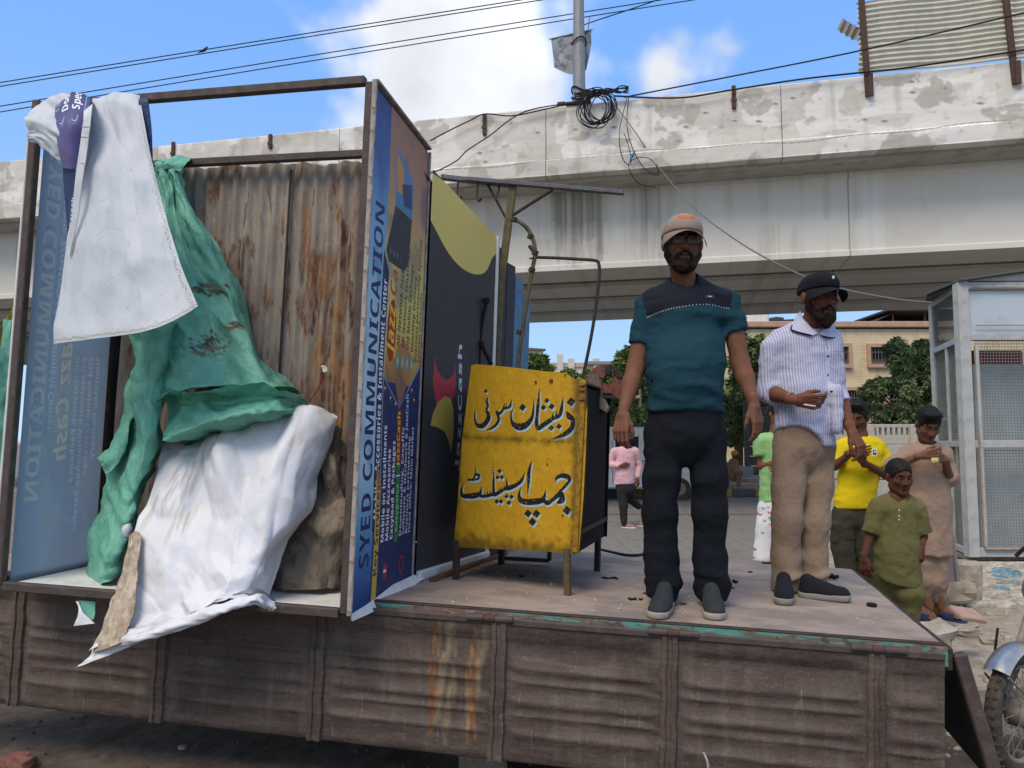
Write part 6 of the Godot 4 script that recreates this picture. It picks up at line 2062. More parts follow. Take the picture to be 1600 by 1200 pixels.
func cabinet() -> void:
	var L := ty(712, 905); var R := ty(887, 930)
	var d := (R - L); d.y = 0; d = d.normalized()
	var n := d.cross(Vector3.UP)      # towards us
	var back := ty(933, 893) - R; back.y = 0.0
	var nb := -back.normalized()
	var o := thing("sign_cabinet", "battered yellow metal cabinet on legs, hand-lettered in black Urdu script", "cabinet", tbase(R))
	var loc := func(u: float, v: float) -> Vector2:
		var p := TB.affine_inverse() * hit(u, v, TB * R, TB.basis * n)
		return Vector2((p - R).dot(d), p.y)
	# the painted front
	var S := 900.0
	var w := 720
	var h := 960
	var mp := func(u: float, v: float) -> Vector2:
		var p: Vector2 = loc.call(u, v)
		return Vector2((p.x + 0.70) * S, (1.15 - p.y) * S)
	var im := canvas(w, h, Color("c2961f"))
	blot(im, nz(w, h, 501, 0.006, 4), 0.4, 0.75, Color("b3871b"), 0.35)
	blot(im, nz(w, h, 502, 0.012, 5), 0.55, 0.75, Color("cca42f"), 0.45)
	blot(im, nz(w, h, 503, 0.02, 5), 0.64, 0.8, Color("9c7a2a"), 0.25)
	blot(im, nz(w, h, 504, 0.04, 5, 1.0, 3.0), 0.68, 0.84, Color("84682b"), 0.25)
	blot(im, nz(w, h, 505, 0.12, 3), 0.74, 0.92, Color("5b4824"), 0.25)
	var k := S * 3.3 / F       # picture widths to texture widths
	var l1 := [
		[[270, 180, 18], [264, 230, 44], [276, 290, 40], [258, 350, 42], [284, 400, 66], [280, 460, 78], [215, 545, 84], [140, 545, 62], [106, 470, 36], [106, 400, 24], [110, 345, 8]], [[250, 96, 58]],
		[[586, 205, 10], [570, 290, 42], [530, 316, 36], [508, 320, 34], [480, 330, 38], [455, 370, 40], [410, 395, 52], [395, 370, 50], [412, 420, 50], [420, 465, 50], [390, 530, 48], [320, 585, 32], [265, 602, 8]], [[520, 250, 8], [515, 310, 30]], [[496, 255, 8], [484, 320, 36]],
		[[886, 200, 12], [876, 330, 36], [858, 440, 56], [790, 530, 90], [700, 565, 112], [625, 540, 80], [588, 480, 44], [586, 380, 26], [632, 270, 6]], [[732, 312, 100]],
		[[955, 76, 18], [940, 250, 52], [926, 400, 56], [918, 500, 62], [935, 585, 62], [1000, 545, 74], [1080, 490, 72], [1140, 450, 60], [1220, 410, 62], [1250, 300, 50], [1270, 155, 8]], [[1136, 370, 8], [1128, 450, 44]], [[1176, 350, 8], [1182, 440, 44]],
		[[1050, 222, 76]], [[1008, 312, 74]], [[1115, 300, 84]], [[1110, 580, 78]], [[1212, 560, 76]],
		[[1370, 240, 120]], [[1316, 370, 26], [1345, 425, 84], [1392, 470, 74], [1388, 560, 72], [1320, 640, 76], [1220, 690, 46], [1120, 724, 6]]]
	var l2 := [
		[[300, 145, 10], [288, 250, 30], [262, 296, 30], [212, 302, 36]], [[296, 236, 34], [335, 250, 36], [322, 292, 30], [262, 302, 34]],
		[[150, 340, 8], [126, 430, 42], [142, 490, 62], [220, 496, 76], [300, 486, 82], [348, 462, 52], [366, 380, 6]], [[345, 490, 44], [400, 500, 46], [470, 482, 50], [520, 472, 56]],
		[[410, 440, 6], [402, 490, 20]], [[440, 428, 6], [432, 485, 20]], [[474, 428, 6], [466, 480, 22]],
		[[516, 110, 8], [510, 300, 36], [510, 420, 46], [522, 476, 58], [590, 442, 52], [640, 412, 46], [684, 402, 64], [740, 382, 62], [800, 350, 52], [850, 300, 42], [876, 215, 8]], [[576, 390, 6], [582, 440, 22]], [[606, 385, 6], [610, 430, 20]], [[634, 372, 6], [636, 420, 20]], [[664, 285, 8], [668, 390, 48]], [[798, 305, 6], [790, 350, 22]], [[832, 270, 6], [826, 320, 20]],
		[[580, 200, 62]], [[556, 275, 54]], [[606, 272, 56]], [[545, 562, 62]], [[596, 562, 62]], [[664, 500, 58]], [[722, 506, 58]], [[690, 578, 62]],
		[[962, 76, 10], [932, 200, 50], [926, 320, 46], [915, 465, 12]],
		[[836, 380, 6], [814, 480, 42], [832, 545, 74], [900, 566, 82], [1000, 562, 88], [1080, 545, 76], [1116, 500, 46], [1126, 424, 8]], [[1110, 552, 56], [1150, 578, 62], [1210, 542, 50], [1270, 490, 62], [1312, 470, 72], [1322, 540, 84], [1276, 572, 36]], [[1288, 446, 32], [1350, 390, 40], [1412, 310, 46], [1390, 268, 72], [1320, 252, 60], [1262, 280, 40], [1244, 320, 10]],
		[[918, 706, 96]], [[1018, 710, 100]], [[970, 806, 100]], [[1382, 670, 108]]]
	for pass_ in 2:
		var col := Color("9dc3cf") if pass_ == 0 else Color("1f1d22")
		var of := Vector2(6.5, 8.5) if pass_ == 0 else Vector2.ZERO
		urdu(im, l1, mp, Vector2(730, 600), 8.42, col, of, k)
		urdu(im, l2, mp, Vector2(705, 710), 7.62, col, of, k)
	blot(im, nz(w, h, 506, 0.06, 5), 0.68, 0.76, Color("b48a22"), 0.6)
	# seams, worn rims, grime at the foot
	var s0: Vector2 = mp.call(730, 683); var s1: Vector2 = mp.call(905, 692)
	stroke(im, [Vector3(s0.x, s0.y, 5), Vector3((s0.x + s1.x) * 0.5, (s0.y + s1.y) * 0.5 + 2, 6), Vector3(s1.x, s1.y, 6)], Color("4a3a1c"))
	var v0: Vector2 = mp.call(904, 600); var v1: Vector2 = mp.call(892, 860)
	stroke(im, [Vector3(v0.x, v0.y, 5), Vector3(v1.x, v1.y, 6)], Color("4f3d1d"))
	var grime := canvas(w, h, Color(0, 0, 0, 0))
	var gn := nz(w, h, 507, 0.03, 5)
	for x in range(0, w, 2):
		for y in range(0, h, 4):
			var e := maxf(smoothstep(0.82, 1.0, float(y) / h * 1.06), maxf((1.0 - smoothstep(30.0, 110.0, x)) * 0.7, (1.0 - smoothstep(0.0, 36.0, absf(x - v0.x))) * 0.85))
			e = maxf(e, (1.0 - smoothstep(0, 26, absf(y - s0.y))) * 0.7)
			if e * 255.0 > 300.0 - gn[y * w + x] * 1.25:
				grime.fill_rect(Rect2i(x, y, 2, 4), Color(0.22, 0.17, 0.09, 0.6))
	soften(grime, 16)
	im.blend_rect(grime, Rect2i(0, 0, w, h), Vector2i.ZERO)
	var outline := PackedVector2Array()
	for q in [[737, 571], [744, 569], [790, 573], [850, 580], [884, 583], [898, 592], [915, 593], [918, 640], [916, 700], [912, 780], [905, 863], [896, 866], [850, 861], [800, 859], [760, 857], [709, 855], [716, 780], [722, 690], [731, 620]]:
		outline.append(loc.call(q[0], q[1]))
	var st := mb()
	var ids := Geometry2D.triangulate_polygon(outline)
	for i in range(0, ids.size(), 3):
		for q in [0, 2, 1] if (outline[ids[i + 1]] - outline[ids[i]]).cross(outline[ids[i + 2]] - outline[ids[i]]) > 0 else [0, 1, 2]:
			var p := outline[ids[i + q]]
			st.set_uv(Vector2((p.x + 0.70) * S / w, (1.15 - p.y) * S / h))
			st.add_vertex(d * p.x + Vector3(0, p.y, 0) + n * 0.004)
	var sm := mat(tex(im), 0.6, 0.05)
	sm.normal_enabled = true; sm.normal_texture = relief(nz(512, 512, 508, 0.02, 4), 512, 512, 3.0); sm.normal_scale = 0.45
	obj("painted_front", st, sm, o)
	st = mb()
	prism(st, outline, Transform3D(Basis(d, Vector3.UP, n), Vector3.ZERO), 0.012)
	obj("front_sheet", st, M.steel_dark, o)
	for q in [[862, 595, 0.010], [838, 597, 0.006], [884, 586, 0.004], [856, 725, 0.004], [908, 745, 0.004], [880, 805, 0.004]]:
		st = mb()
		var p: Vector2 = loc.call(q[0], q[1])
		tube(st, [d * p.x + Vector3(0, p.y, 0), d * p.x + Vector3(0, p.y, 0) + n * 0.012], q[2], 8)
		obj("rivet", st, M.rust, o)
	# edge strip with its hinge on the right, small hasp
	st = mb()
	var e0: Vector2 = loc.call(914, 596); var e1: Vector2 = loc.call(900, 863)
	bar(st, d * e0.x + Vector3(0, e0.y, 0) + n * 0.01, d * e1.x + Vector3(0, e1.y, 0) + n * 0.01, 0.026, 0.014, n, 0.003)
	obj("edge_strip", st, tri_mat(worn(511, Color("a27d26"), Color("5a4724"), Color("b99438"), 256, Color(0.25, 0.2, 0.14, 0.8)), 0.15, 0.7, M.fine, 0.4), o)
	st = mb()
	for v in [604, 612, 626]:
		var a: Vector2 = loc.call(906, v); var b: Vector2 = loc.call(920, v - 2)
		tube(st, [d * a.x + Vector3(0, a.y, 0) + n * 0.02, d * b.x + Vector3(0, b.y, 0) + n * 0.026], 0.004, 6)
	var ha: Vector2 = loc.call(918, 600); var hb: Vector2 = loc.call(918, 632)
	tube(st, [d * ha.x + Vector3(0, ha.y, 0) + n * 0.022, d * hb.x + Vector3(0, hb.y, 0) + n * 0.022], 0.006, 6)
	obj("hasp", st, M.rust, o)
	# body: black sheets, top, shelf
	var xl: float = loc.call(720, 700).x + 0.03
	var xr: float = e0.x - 0.004
	st = mb()
	bx(st, d * (xr - 0.02) + Vector3(0, 0.60, 0) + back * 0.5, Vector3(0.012, 0.80, 0.68), 0.002, Basis(d, Vector3.UP, nb))
	bx(st, d * xl + Vector3(0, 0.62, 0) + back * 0.5, Vector3(0.012, 0.84, 0.68), 0.002, Basis(d, Vector3.UP, nb))
	bx(st, d * ((xl + xr) * 0.5) + Vector3(0, 0.62, 0) + back, Vector3(xr - xl, 0.84, 0.012), 0.002, Basis(d, Vector3.UP, nb))
	bx(st, d * ((xl + xr) * 0.5) + Vector3(0, 0.24, 0) + back * 0.5, Vector3(xr - xl - 0.02, 0.012, 0.66), 0.002, Basis(d, Vector3.UP, nb))
	obj("body_sheets", st, M.black_cloth, o)
	st = mb()
	bx(st, d * ((xl + xr) * 0.5) + Vector3(0, 1.02, 0) + back * 0.5 , Vector3(xr - xl - 0.02, 0.012, 0.70), 0.003, Basis(d, Vector3.UP, nb))
	obj("top", st, M.steel_dark, o)
	st = mb()
	bar(st, d * (xr - 0.012) + Vector3(0, 0.30, 0) - nb * 0.02, d * (xr - 0.012) + Vector3(0, 0.30, 0) + back, 0.03, 0.02, Vector3.UP, 0.003)
	obj("side_rail", st, M.steel_dark, o)
	# legs
	var feet := [[Vector3(0, 0, 0), 0.22, M.leg_worn], [L - R, 0.2, M.steel_dark], [ty(933, 893) - R, 0.95, M.steel_dark], [ty(783, 882) - R, 0.3, M.steel_dark]]
	for f in feet:
		st = mb()
		var b0: Vector3 = f[0]
		bar(st, b0, b0 + Vector3(-0.01 if f[0] == Vector3.ZERO else 0.0, f[1], 0), 0.032, 0.026, n, 0.003)
		obj("leg", st, f[2], o)
	st = mb()
	var u := [[776, 880, 0.0], [778, 866, 0.0]]
	var q0 := ty(778, 880) - R + Vector3(0, 0.03, 0)
	var q1 := ty(858, 884) - R + Vector3(0, 0.03, 0)
	bar(st, q0, q1, 0.022, 0.022, Vector3.UP, 0.003)
	bar(st, q1, q1 + Vector3(0, 0.12, 0), 0.022, 0.022, n, 0.003)
	obj("foot_bar", st, M.steel_dark, o)
	# --- bench vise on the right end of the top
	var vz := -0.95
	var vp := tz(930, 622, vz)
	var vo := thing("bench_vise", "worn red bench vise with open jaws behind the yellow cabinet", "vise", TB * base(vp))
	var q := func(uu: float, vv: float) -> Vector3: return tz(uu, vv, vz) - vp
	var pv := func(list: Array) -> PackedVector2Array:
		var a := PackedVector2Array()
		for e in list:
			var p: Vector3 = q.call(e[0], e[1])
			a.append(Vector2(p.x, p.y))
		return a
	st = mb()
	prism(st, pv.call([[914, 596], [922, 586], [934, 584], [940, 600], [943, 622], [936, 632], [922, 622], [915, 612]]), base(Vector3(0, 0, 0.05)), 0.12)
	obj("fixed_jaw_body", st, tri_mat(worn(521, Color("6d6662"), Color("4e4946"), Color("85807c"), 256, Color(0.45, 0.22, 0.17, 0.6)), 0.12, 0.7, M.fine, 0.4), vo)
	st = mb()
	prism(st, pv.call([[922, 588], [926, 578], [934, 573], [944, 571], [954, 574], [955, 586], [947, 587], [943, 592], [936, 590]]), base(Vector3(0, 0, 0.045)), 0.11)
	obj("fixed_jaw", st, M.vise_red, vo)
	st = mb()
	prism(st, pv.call([[945, 573], [954, 574], [955, 586], [946, 586]]), base(Vector3(0, 0, 0.052)), 0.125)
	prism(st, pv.call([[957, 574], [964, 573], [972, 582], [975, 592], [966, 590], [958, 582]]), base(Vector3(0, 0, 0.052)), 0.125)
	obj("jaw_plates", st, M.steel_dark, vo)
	st = mb()
	prism(st, pv.call([[958, 592], [966, 586], [982, 592], [986, 620], [978, 628], [958, 618]]), base(Vector3(0, 0, 0.04)), 0.10)
	obj("moving_jaw", st, M.vise_red, vo)
	st = mb()
	prism(st, pv.call([[938, 600], [975, 601], [975, 614], [940, 615]]), base(Vector3(0, 0, 0.03)), 0.07)
	obj("slide", st, M.vise_red, vo)
	st = mb()
	tube(st, [q.call(937, 618), q.call(1000, 622)], 0.012, 10)
	tube(st, [q.call(1000, 608), q.call(1000, 636)], 0.007, 8)
	obj("screw", st, M.dusty_metal, vo)
	st = mb()
	prism(st, pv.call([[918, 616], [945, 624], [952, 636], [948, 644], [930, 636], [918, 628]]), base(Vector3(0, 0, 0.06)), 0.14)
	tube(st, [q.call(930, 611) + Vector3(0, 0, 0.05), q.call(930, 611) + Vector3(0, 0, 0.066)], 0.012, 12)
	obj("base", st, M.dusty_metal, vo)

func stall_frame() -> void:
	M.leg_worn = tri_mat(worn(531, Color("5d5138"), Color("38322a"), Color("7d6a3c")), 0.12, 0.7, M.fine, 0.4)
	M.ochre = tri_mat(worn(535, Color("625a40"), Color("443f33"), Color("7c7150"), 256, Color(0.3, 0.26, 0.22, 0.5)), 0.3, 0.75, M.fine, 0.3)
	var z := -1.42
	var b := tz(775, 880, z); b.y = 0.0
	b.x = tz(770, 575, z).x
	var o := thing("hook_stand", "tall T-shaped iron stand with hooks leaning beside the black and yellow panel", "stand", TB * base(b))
	var q := func(u: float, v: float, dz := 0.0) -> Vector3: return tz(u, v, z + dz) - b
	var st := mb()
	bar(st, Vector3(-0.02, 0.0, 0), q.call(780, 460), 0.058, 0.04, Vector3(0, 0, 1), 0.004)
	bar(st, q.call(779, 470, 0.002), q.call(802, 289, 0.002), 0.046, 0.036, Vector3(0, 0, 1), 0.004)
	obj("post", st, M.ochre, o)
	st = mb()
	bar(st, q.call(690, 277, -0.02), q.call(800, 289, -0.02), 0.03, 0.05, Vector3(0, 0, 1), 0.004)
	bar(st, q.call(728, 280, 0.03), q.call(975, 301, 0.03), 0.028, 0.04, Vector3(0, 0, 1), 0.004)
	obj("top_bar", st, tri_mat(worn(537, Color("5f6468"), Color("4a4946"), Color("7d8386"), 256, Color(0.35, 0.27, 0.2, 0.5)), 0.25, 0.6, M.fine, 0.3), o)
	for u in [716, 747, 780]:
		st = mb()
		var v: float = 281 + (u - 716) * 0.1
		var l := [q.call(u, v, 0.03), q.call(u - 1, v + 14, 0.03), q.call(u - 2, v + 24, 0.04), q.call(u + 1, v + 30, 0.06), q.call(u + 5, v + 26, 0.08)] if u < 770 else [q.call(u, v, 0.0), q.call(u - 1, v + 10, 0.02), q.call(u - 4, v + 20, 0.03), q.call(u - 4, v + 26, 0.05)]
		tube(st, smooth_line(l, 12), 0.0075, 6)
		obj("hook", st, M.steel_dark, o)
	st = mb()
	bar(st, q.call(762, 288, -0.01), q.call(790, 340, -0.01), 0.016, 0.02, Vector3(0, 0, 1), 0.002)
	tube(st, [q.call(801, 336, 0.02), q.call(864, 296, 0.03)], 0.011, 8)
	obj("brace", st, M.steel_dark, o)
	# bent pipes
	z = -1.1
	var b2 := tz(808, 572, z)
	var o2 := thing("bent_pipe", "thin bent iron pipe rising like a gallows above the yellow cabinet", "pipe", TB * base(b2))
	var r := func(u: float, v: float, dz := 0.0) -> Vector3: return tz(u, v, z + dz) - b2
	st = mb()
	tube(st, smooth_line([r.call(808, 582), r.call(812, 545), r.call(818, 505), r.call(825, 460), r.call(832, 420), r.call(836, 398), r.call(834, 378), r.call(826, 360), r.call(814, 348), r.call(802, 343, -0.2)], 36), 0.0125, 8)
	obj("upright", st, M.ochre, o2)
	st = mb()
	tube(st, smooth_line([r.call(838, 402), r.call(870, 403), r.call(905, 405), r.call(930, 407), r.call(936, 414), r.call(936, 435), r.call(931, 480), r.call(923, 530), r.call(911, 588)], 40), 0.0095, 8)
	obj("cross_pipe", st, M.steel_dark, o2)
	st = mb()
	for p in [[829, 370], [831, 422], [836, 395], [812, 520], [803, 343]]:
		var c: Vector3 = r.call(p[0], p[1])
		tube(st, [c - Vector3(0.004, 0.012, 0), c + Vector3(0.004, 0.012, 0)], 0.02, 8)
	tube(st, [r.call(836, 396), r.call(827, 384)], 0.011, 8)
	tube(st, [r.call(836, 403), r.call(828, 404, 0.03)], 0.006, 6)
	obj("clamp", st, M.steel_dark, o2)
	z = -1.2
	var b3 := tz(747, 575, z)
	var o3 := thing("black_pipe", "short black pipe with side arm leaning on the panel behind the yellow cabinet", "pipe", TB * base(b3))
	st = mb()
	var s := func(u: float, v: float) -> Vector3: return tz(u, v, z) - b3
	tube(st, smooth_line([s.call(746, 640), s.call(748, 570), s.call(750, 530), s.call(755, 495), s.call(762, 465)], 14), 0.011, 8)
	tube(st, [s.call(751, 535), s.call(768, 570)], 0.013, 8)
	for p in [[760, 470], [752, 537]]:
		var c: Vector3 = s.call(p[0], p[1])
		tube(st, [c - Vector3(0, 0.014, 0), c + Vector3(0, 0.014, 0)], 0.02, 8)
	obj("pipe", st, M.black, o3)

func debris() -> void:
	rng.seed = 71
	# bits of rubber and plastic on the bed
	var bits := [[953, 905, 30, 5, "flat black strip of plastic lying on the bed behind the teal man"], [988, 938, 14, 5, "short black rubber peg on the bed left of the teal man's shoe"], [1001, 938, 6, 4, "tiny black nut beside the rubber peg"], [1148, 911, 10, 7, "black lump on the bed between the two men"], [1172, 895, 9, 4, "thin black chip on the bed beside the beige trousers"], [815, 902, 10, 5, "dark bit under the yellow cabinet"], [1362, 947, 12, 5, "black rubber ring lying near the bed's right edge"], [1068, 945, 8, 3, "small dark flake between the teal man's shoes"], [1300, 905, 22, 13, "lumpy black knob on the bed behind the black shoe"], [1145, 920, 5, 3, "dark crumb right of the teal man's shoes"], [1010, 928, 12, 3, "thin dark twig left of the teal man's heel"]]
	for b in bits:
		var p := ty(b[0], b[1])
		var w: float = b[2] * 3.5 / F
		var h: float = b[3] * 3.3 / F
		var st := mb()
		if b[2] == 12 and b[3] == 5:
			var l := []
			for i in 15: l.append(Vector3(cos(TAU * i / 14.0) * w * 0.5, h * 0.5, sin(TAU * i / 14.0) * w * 0.55))
			tube(st, l, h * 0.5, 8)
		elif b[3] > 6:
			tube(st, [Vector3(-w * 0.45, h * 0.4, 0), Vector3(-w * 0.3, h * 0.55, 0), Vector3(0, h * 0.5, 0), Vector3(w * 0.2, h * 0.35, 0.01), Vector3(w * 0.5, h * 0.5, 0)], [h * 0.3, h * 0.5, h * 0.42, h * 0.34, h * 0.28], 9)
		else:
			var l2 := []
			for i in 7: l2.append(Vector3(-w * 0.5 + w * i / 6.0, h * 0.45 + 0.2 * h * sin(i * 1.7), 0.15 * w * sin(i * 1.1)))
			tube(st, l2, [h * 0.25, h * 0.42, h * 0.4, h * 0.36, h * 0.4, h * 0.42, h * 0.25], 7)
		tag(obj("debris_bit", st, M.black, self, tbase(p)), b[4], "debris", "dark bits on the truck bed")
	# black cable trailing across the far side of the bed
	var l := []
	for q in [[935, 858], [960, 864], [985, 868], [1010, 866], [1040, 860]]: l.append(TB * (ty(q[0], q[1] + 2) + Vector3(0, 0.01, 0)))
	cable("bed_cable", l, 0.009, "black cable trailing along the far edge of the truck bed")
	var st := mb()
	for i in 90:
		var p := Vector3(rng.randf_range(-2.2, -0.05), 0.003, -rng.randf_range(0.05, 1.75))
		var s := rng.randf_range(0.003, 0.009)
		bx(st, p, Vector3(s * 1.6, s, s), s * 0.3, Basis.from_euler(Vector3(rng.randf(), rng.randf() * TAU, rng.randf())))
	kind(obj("grit", st, M.stone, self, TB), "stuff")
	# rubble by the walk
	var stones := [[1462, 992, 3.42, 0.17, 0.10, 0.15, "pale broken concrete lump at the truck's right corner"], [1512, 960, 5.4, 0.20, 0.09, 0.15, "tilted pinkish slab of rubble near the masonry foot"], [1512, 985, 4.9, 0.2, 0.06, 0.10, "white sliver of rubble beside the blue sandal"], [1456, 930, 6.3, 0.26, 0.16, 0.25, "grey rock behind the tan trousers' ankle"], [1490, 925, 6.3, 0.32, 0.18, 0.25, "rounded grey rubble heap below the leaning board"], [1545, 1000, 4.6, 0.10, 0.05, 0.08, "small flat stone in front of the masonry foot"], [1330, 893, 4.9, 0.0, 0.0, 0.0, ""]]
	for s in stones:
		if s[3] == 0.0: continue
		var slab := mb()
		bx(slab, Vector3.ZERO, Vector3(0.2, 0.035, 0.15), 0.008, Basis.from_euler(Vector3(0.35, 0.3, -0.3)))
		tag(obj("rubble_stone", slab if s[0] == 1512 and s[1] < 970 else stone(Vector3(s[3], s[4], s[5]) * 0.5, rng.randi()), M.rubble if s[0] != 1512 or s[1] > 970 else M.pink_stone, self, Transform3D(Basis.from_euler(Vector3(rng.randf_range(-0.2, 0.3), rng.randf() * TAU, 0.1)), at(s[0], s[1], s[2]))), s[6], "stone")
	st = mb()
	for i in 160:
		var p := Vector3(rng.randf_range(1.9, 5.0), 0.172, -rng.randf_range(4.3, 6.3))
		if p.z > -4.5 and p.x > 3: p.z -= 0.5
		var r := rng.randf_range(0.012, 0.05)
		bx(st, p, Vector3(r * 1.5, r, r * 1.2), r * 0.3, Basis.from_euler(Vector3(rng.randf() * 2, rng.randf() * TAU, rng.randf() * 2)))
	for i in 120:
		var p := Vector3(rng.randf_range(1.9, 4.2), 0.004, -rng.randf_range(2.6, 4.2))
		var r := rng.randf_range(0.006, 0.03)
		bx(st, p, Vector3(r * 1.5, r, r * 1.2), r * 0.3, Basis.from_euler(Vector3(rng.randf() * 2, rng.randf() * TAU, rng.randf() * 2)))
	kind(obj("loose_rubble", st, M.rubble), "stuff")
	st = mb()
	for i in 420:
		var p := Vector3(rng.randf_range(-4.2, 1.2), 0.008, -rng.randf_range(2.2, 5.0))
		var r := rng.randf_range(0.004, 0.018)
		bx(st, p, Vector3(r * 1.5, r, r * 1.2), r * 0.3, Basis.from_euler(Vector3(rng.randf() * 2, rng.randf() * TAU, rng.randf() * 2)))
	kind(obj("loose_gravel", st, M.dirt), "stuff")
	# shapeless brown lump at the lower left corner
	tag(obj("brown_lump", stone(Vector3(0.09, 0.045, 0.08), 5), tri_mat(worn(541, Color("7d5548"), Color("5e4038"), Color("94695a")), 0.2, 0.8), self, base(gnd(22, 1196, 0.03))), "reddish brown lump on the ground at the lower left corner", "stone")
	for q in [[285, 1168, 0.02, "small pale pebble on the dark ground under the drop side"]]:
		tag(obj("pebble", stone(Vector3(q[2], q[2] * 0.7, q[2]), int(q[0])), M.rubble, self, base(gnd(q[0], q[1], 0.01))), q[3], "stone")

func stone(r: Vector3, sd: int) -> ArrayMesh:
	var n := FastNoiseLite.new(); n.seed = sd; n.frequency = 1.3
	var st := mb()
	var rings := []
	for j in 7:
		var a := -PI * 0.5 + PI * j / 6.0
		var pr := PackedVector3Array()
		for i in 9:
			var d := Vector3(cos(TAU * i / 9.0) * cos(a), sin(a), sin(TAU * i / 9.0) * cos(a))
			var f := 1.0 + 0.8 * n.get_noise_3dv(d * 1.4)
			var p := d * f
			for ax in 3: p[ax] = clampf(p[ax], -0.72, 0.72)
			pr.append(p * r * 1.3)
		rings.append(pr)
	loft(st, rings, true, true, -1)
	st.generate_normals()
	return st.commit()

func motorcycle() -> void:
	M.pink_stone = tri_mat(worn(545, Color("b09385"), Color("94796d"), Color("c4aca0")), 0.3, 0.95, M.fine, 0.5)
	var D := 3.62
	var R := 0.285
	var c := at(1594, 1106, D); c.y = R
	var hd := Vector3(-0.84, 0, 0.54).normalized()      # where it points
	var o := thing("motorcycle", "dusty motorcycle with chrome front mudguard, standing at the right edge", "motorcycle", Transform3D(Basis(hd, Vector3.UP, hd.cross(Vector3.UP)), Vector3(c.x, 0, c.z)))
	var wheel := func(x: float) -> Node3D:
		var st := mb()
		var rings := []
		for i in 49:
			var a := TAU * i / 48.0
			var cc := Vector3(x + cos(a) * (R - 0.036), R + sin(a) * (R - 0.036), 0)
			var rd := Vector3(cos(a), sin(a), 0)
			var pr := PackedVector3Array()
			for k in 12:
				var b := TAU * k / 12.0
				pr.append(cc + rd * cos(b) * 0.036 + Vector3(0, 0, sin(b) * 0.034))
			rings.append(pr)
		loft(st, rings, true, false)
		var w := obj("wheel", st, M.tyre, o)
		st = mb()
		for i in 44:
			var a := TAU * i / 44.0
			var rd := Vector3(cos(a), sin(a), 0)
			for s: float in [-1.0, 1.0]:
				bx(st, Vector3(x, R, 0) + rd * (R - 0.003) + Vector3(0, 0, s * 0.014), Vector3(0.011, 0.016, 0.018), 0.002, Basis(rd, Vector3(-rd.y, rd.x, 0), Vector3.BACK) * Basis(Vector3.RIGHT, s * 0.4))
		obj("tread_blocks", st, M.tyre, w)
		st = mb()
		var rim := []
		for i in 33: rim.append(Vector3(x + cos(TAU * i / 32.0) * 0.212, R + sin(TAU * i / 32.0) * 0.212, 0))
		tube(st, rim, 0.014, 8, false)
		obj("rim", st, M.dusty_metal, w)
		st = mb()
		for i in 36:
			var a := TAU * i / 36.0
			var s := 1.0 if i % 2 else -1.0
			var a2 := a + (0.5 if i % 4 < 2 else -0.5)
			tube(st, [Vector3(x + cos(a2) * 0.05, R + sin(a2) * 0.05, s * 0.03), Vector3(x + cos(a) * 0.205, R + sin(a) * 0.205, 0)], 0.0018, 4, false)
		obj("spokes", st, M.dusty_metal, w)
		st = mb()
		tube(st, [Vector3(x, R, -0.06), Vector3(x, R, -0.045), Vector3(x, R, 0.045), Vector3(x, R, 0.06)], [0.03, 0.062, 0.062, 0.03], 20)
		obj("hub", st, M.dusty_metal, w)
		return w
	wheel.call(0.0)
	wheel.call(-1.22)
	# mudguard: a curved chrome trough
	var st := mb()
	st.set_smooth_group(0)
	var g := func(i: int, k: int) -> Vector3:
		var a := deg_to_rad(46.0 + i * 6.0)
		var rr := R + 0.035 - 0.028 * pow((k - 4) / 4.0, 2.0)
		return Vector3(cos(a) * rr, R + sin(a) * rr, (k - 4) / 4.0 * 0.058)
	for i in 18:
		for k in 8:
			quad(st, g.call(i, k), g.call(i, k + 1), g.call(i + 1, k + 1), g.call(i + 1, k))
	obj("mudguard", st, M.chrome, o)
	for s: float in [-1.0, 1.0]:
		st = mb()
		var ax := Vector3(0, R, s * 0.085)
		var up := Vector3(-0.62, 0.78, 0).normalized()
		tube(st, [ax - up * 0.02, ax + up * 0.02, ax + up * 0.3, ax + up * 0.31, ax + up * 0.72], [0.017, 0.024, 0.024, 0.016, 0.016], 12)
		obj("fork_leg", st, M.dusty_metal, o)
		st = mb()
		tube(st, [Vector3(0, R, s * 0.06), Vector3(0, R, s * 0.125)], 0.011, 8)
		tube(st, [Vector3(0, R, s * 0.108), Vector3(0, R, s * 0.118)], 0.018, 6)
		obj("axle_nut", st, M.dusty_metal, o)
		st = mb()
		tube(st, [Vector3(-0.02, R + 0.04, s * 0.07), Vector3(0.2, R + 0.2, s * 0.05)], 0.005, 6)
		tube(st, [Vector3(-0.05, R + 0.06, s * 0.07), Vector3(-0.22, R + 0.24, s * 0.055)], 0.005, 6)
		obj("stay", st, M.dusty_metal, o)
	st = mb()
	tube(st, [Vector3(0.05, R + 0.0, -0.085), Vector3(0.02, R - 0.04, -0.1), Vector3(-0.06, R - 0.06, -0.1)], 0.008, 6)
	obj("brake_arm", st, M.dusty_metal, o)
	st = mb()
	tube(st, smooth_line([Vector3(-0.56, 0.92, 0.24), Vector3(-0.54, 0.98, 0.16), Vector3(-0.5, 0.94, 0), Vector3(-0.54, 0.98, -0.16), Vector3(-0.56, 0.92, -0.24)], 16), 0.011, 8)
	obj("handlebar", st, M.steel_dark, o)
	st = mb()
	tube(st, [Vector3(-0.36, 0.8, 0), Vector3(-0.33, 0.8, 0), Vector3(-0.26, 0.8, 0)], [0.06, 0.085, 0.088], 18)
	obj("headlight", st, M.chrome, o)
	st = mb()
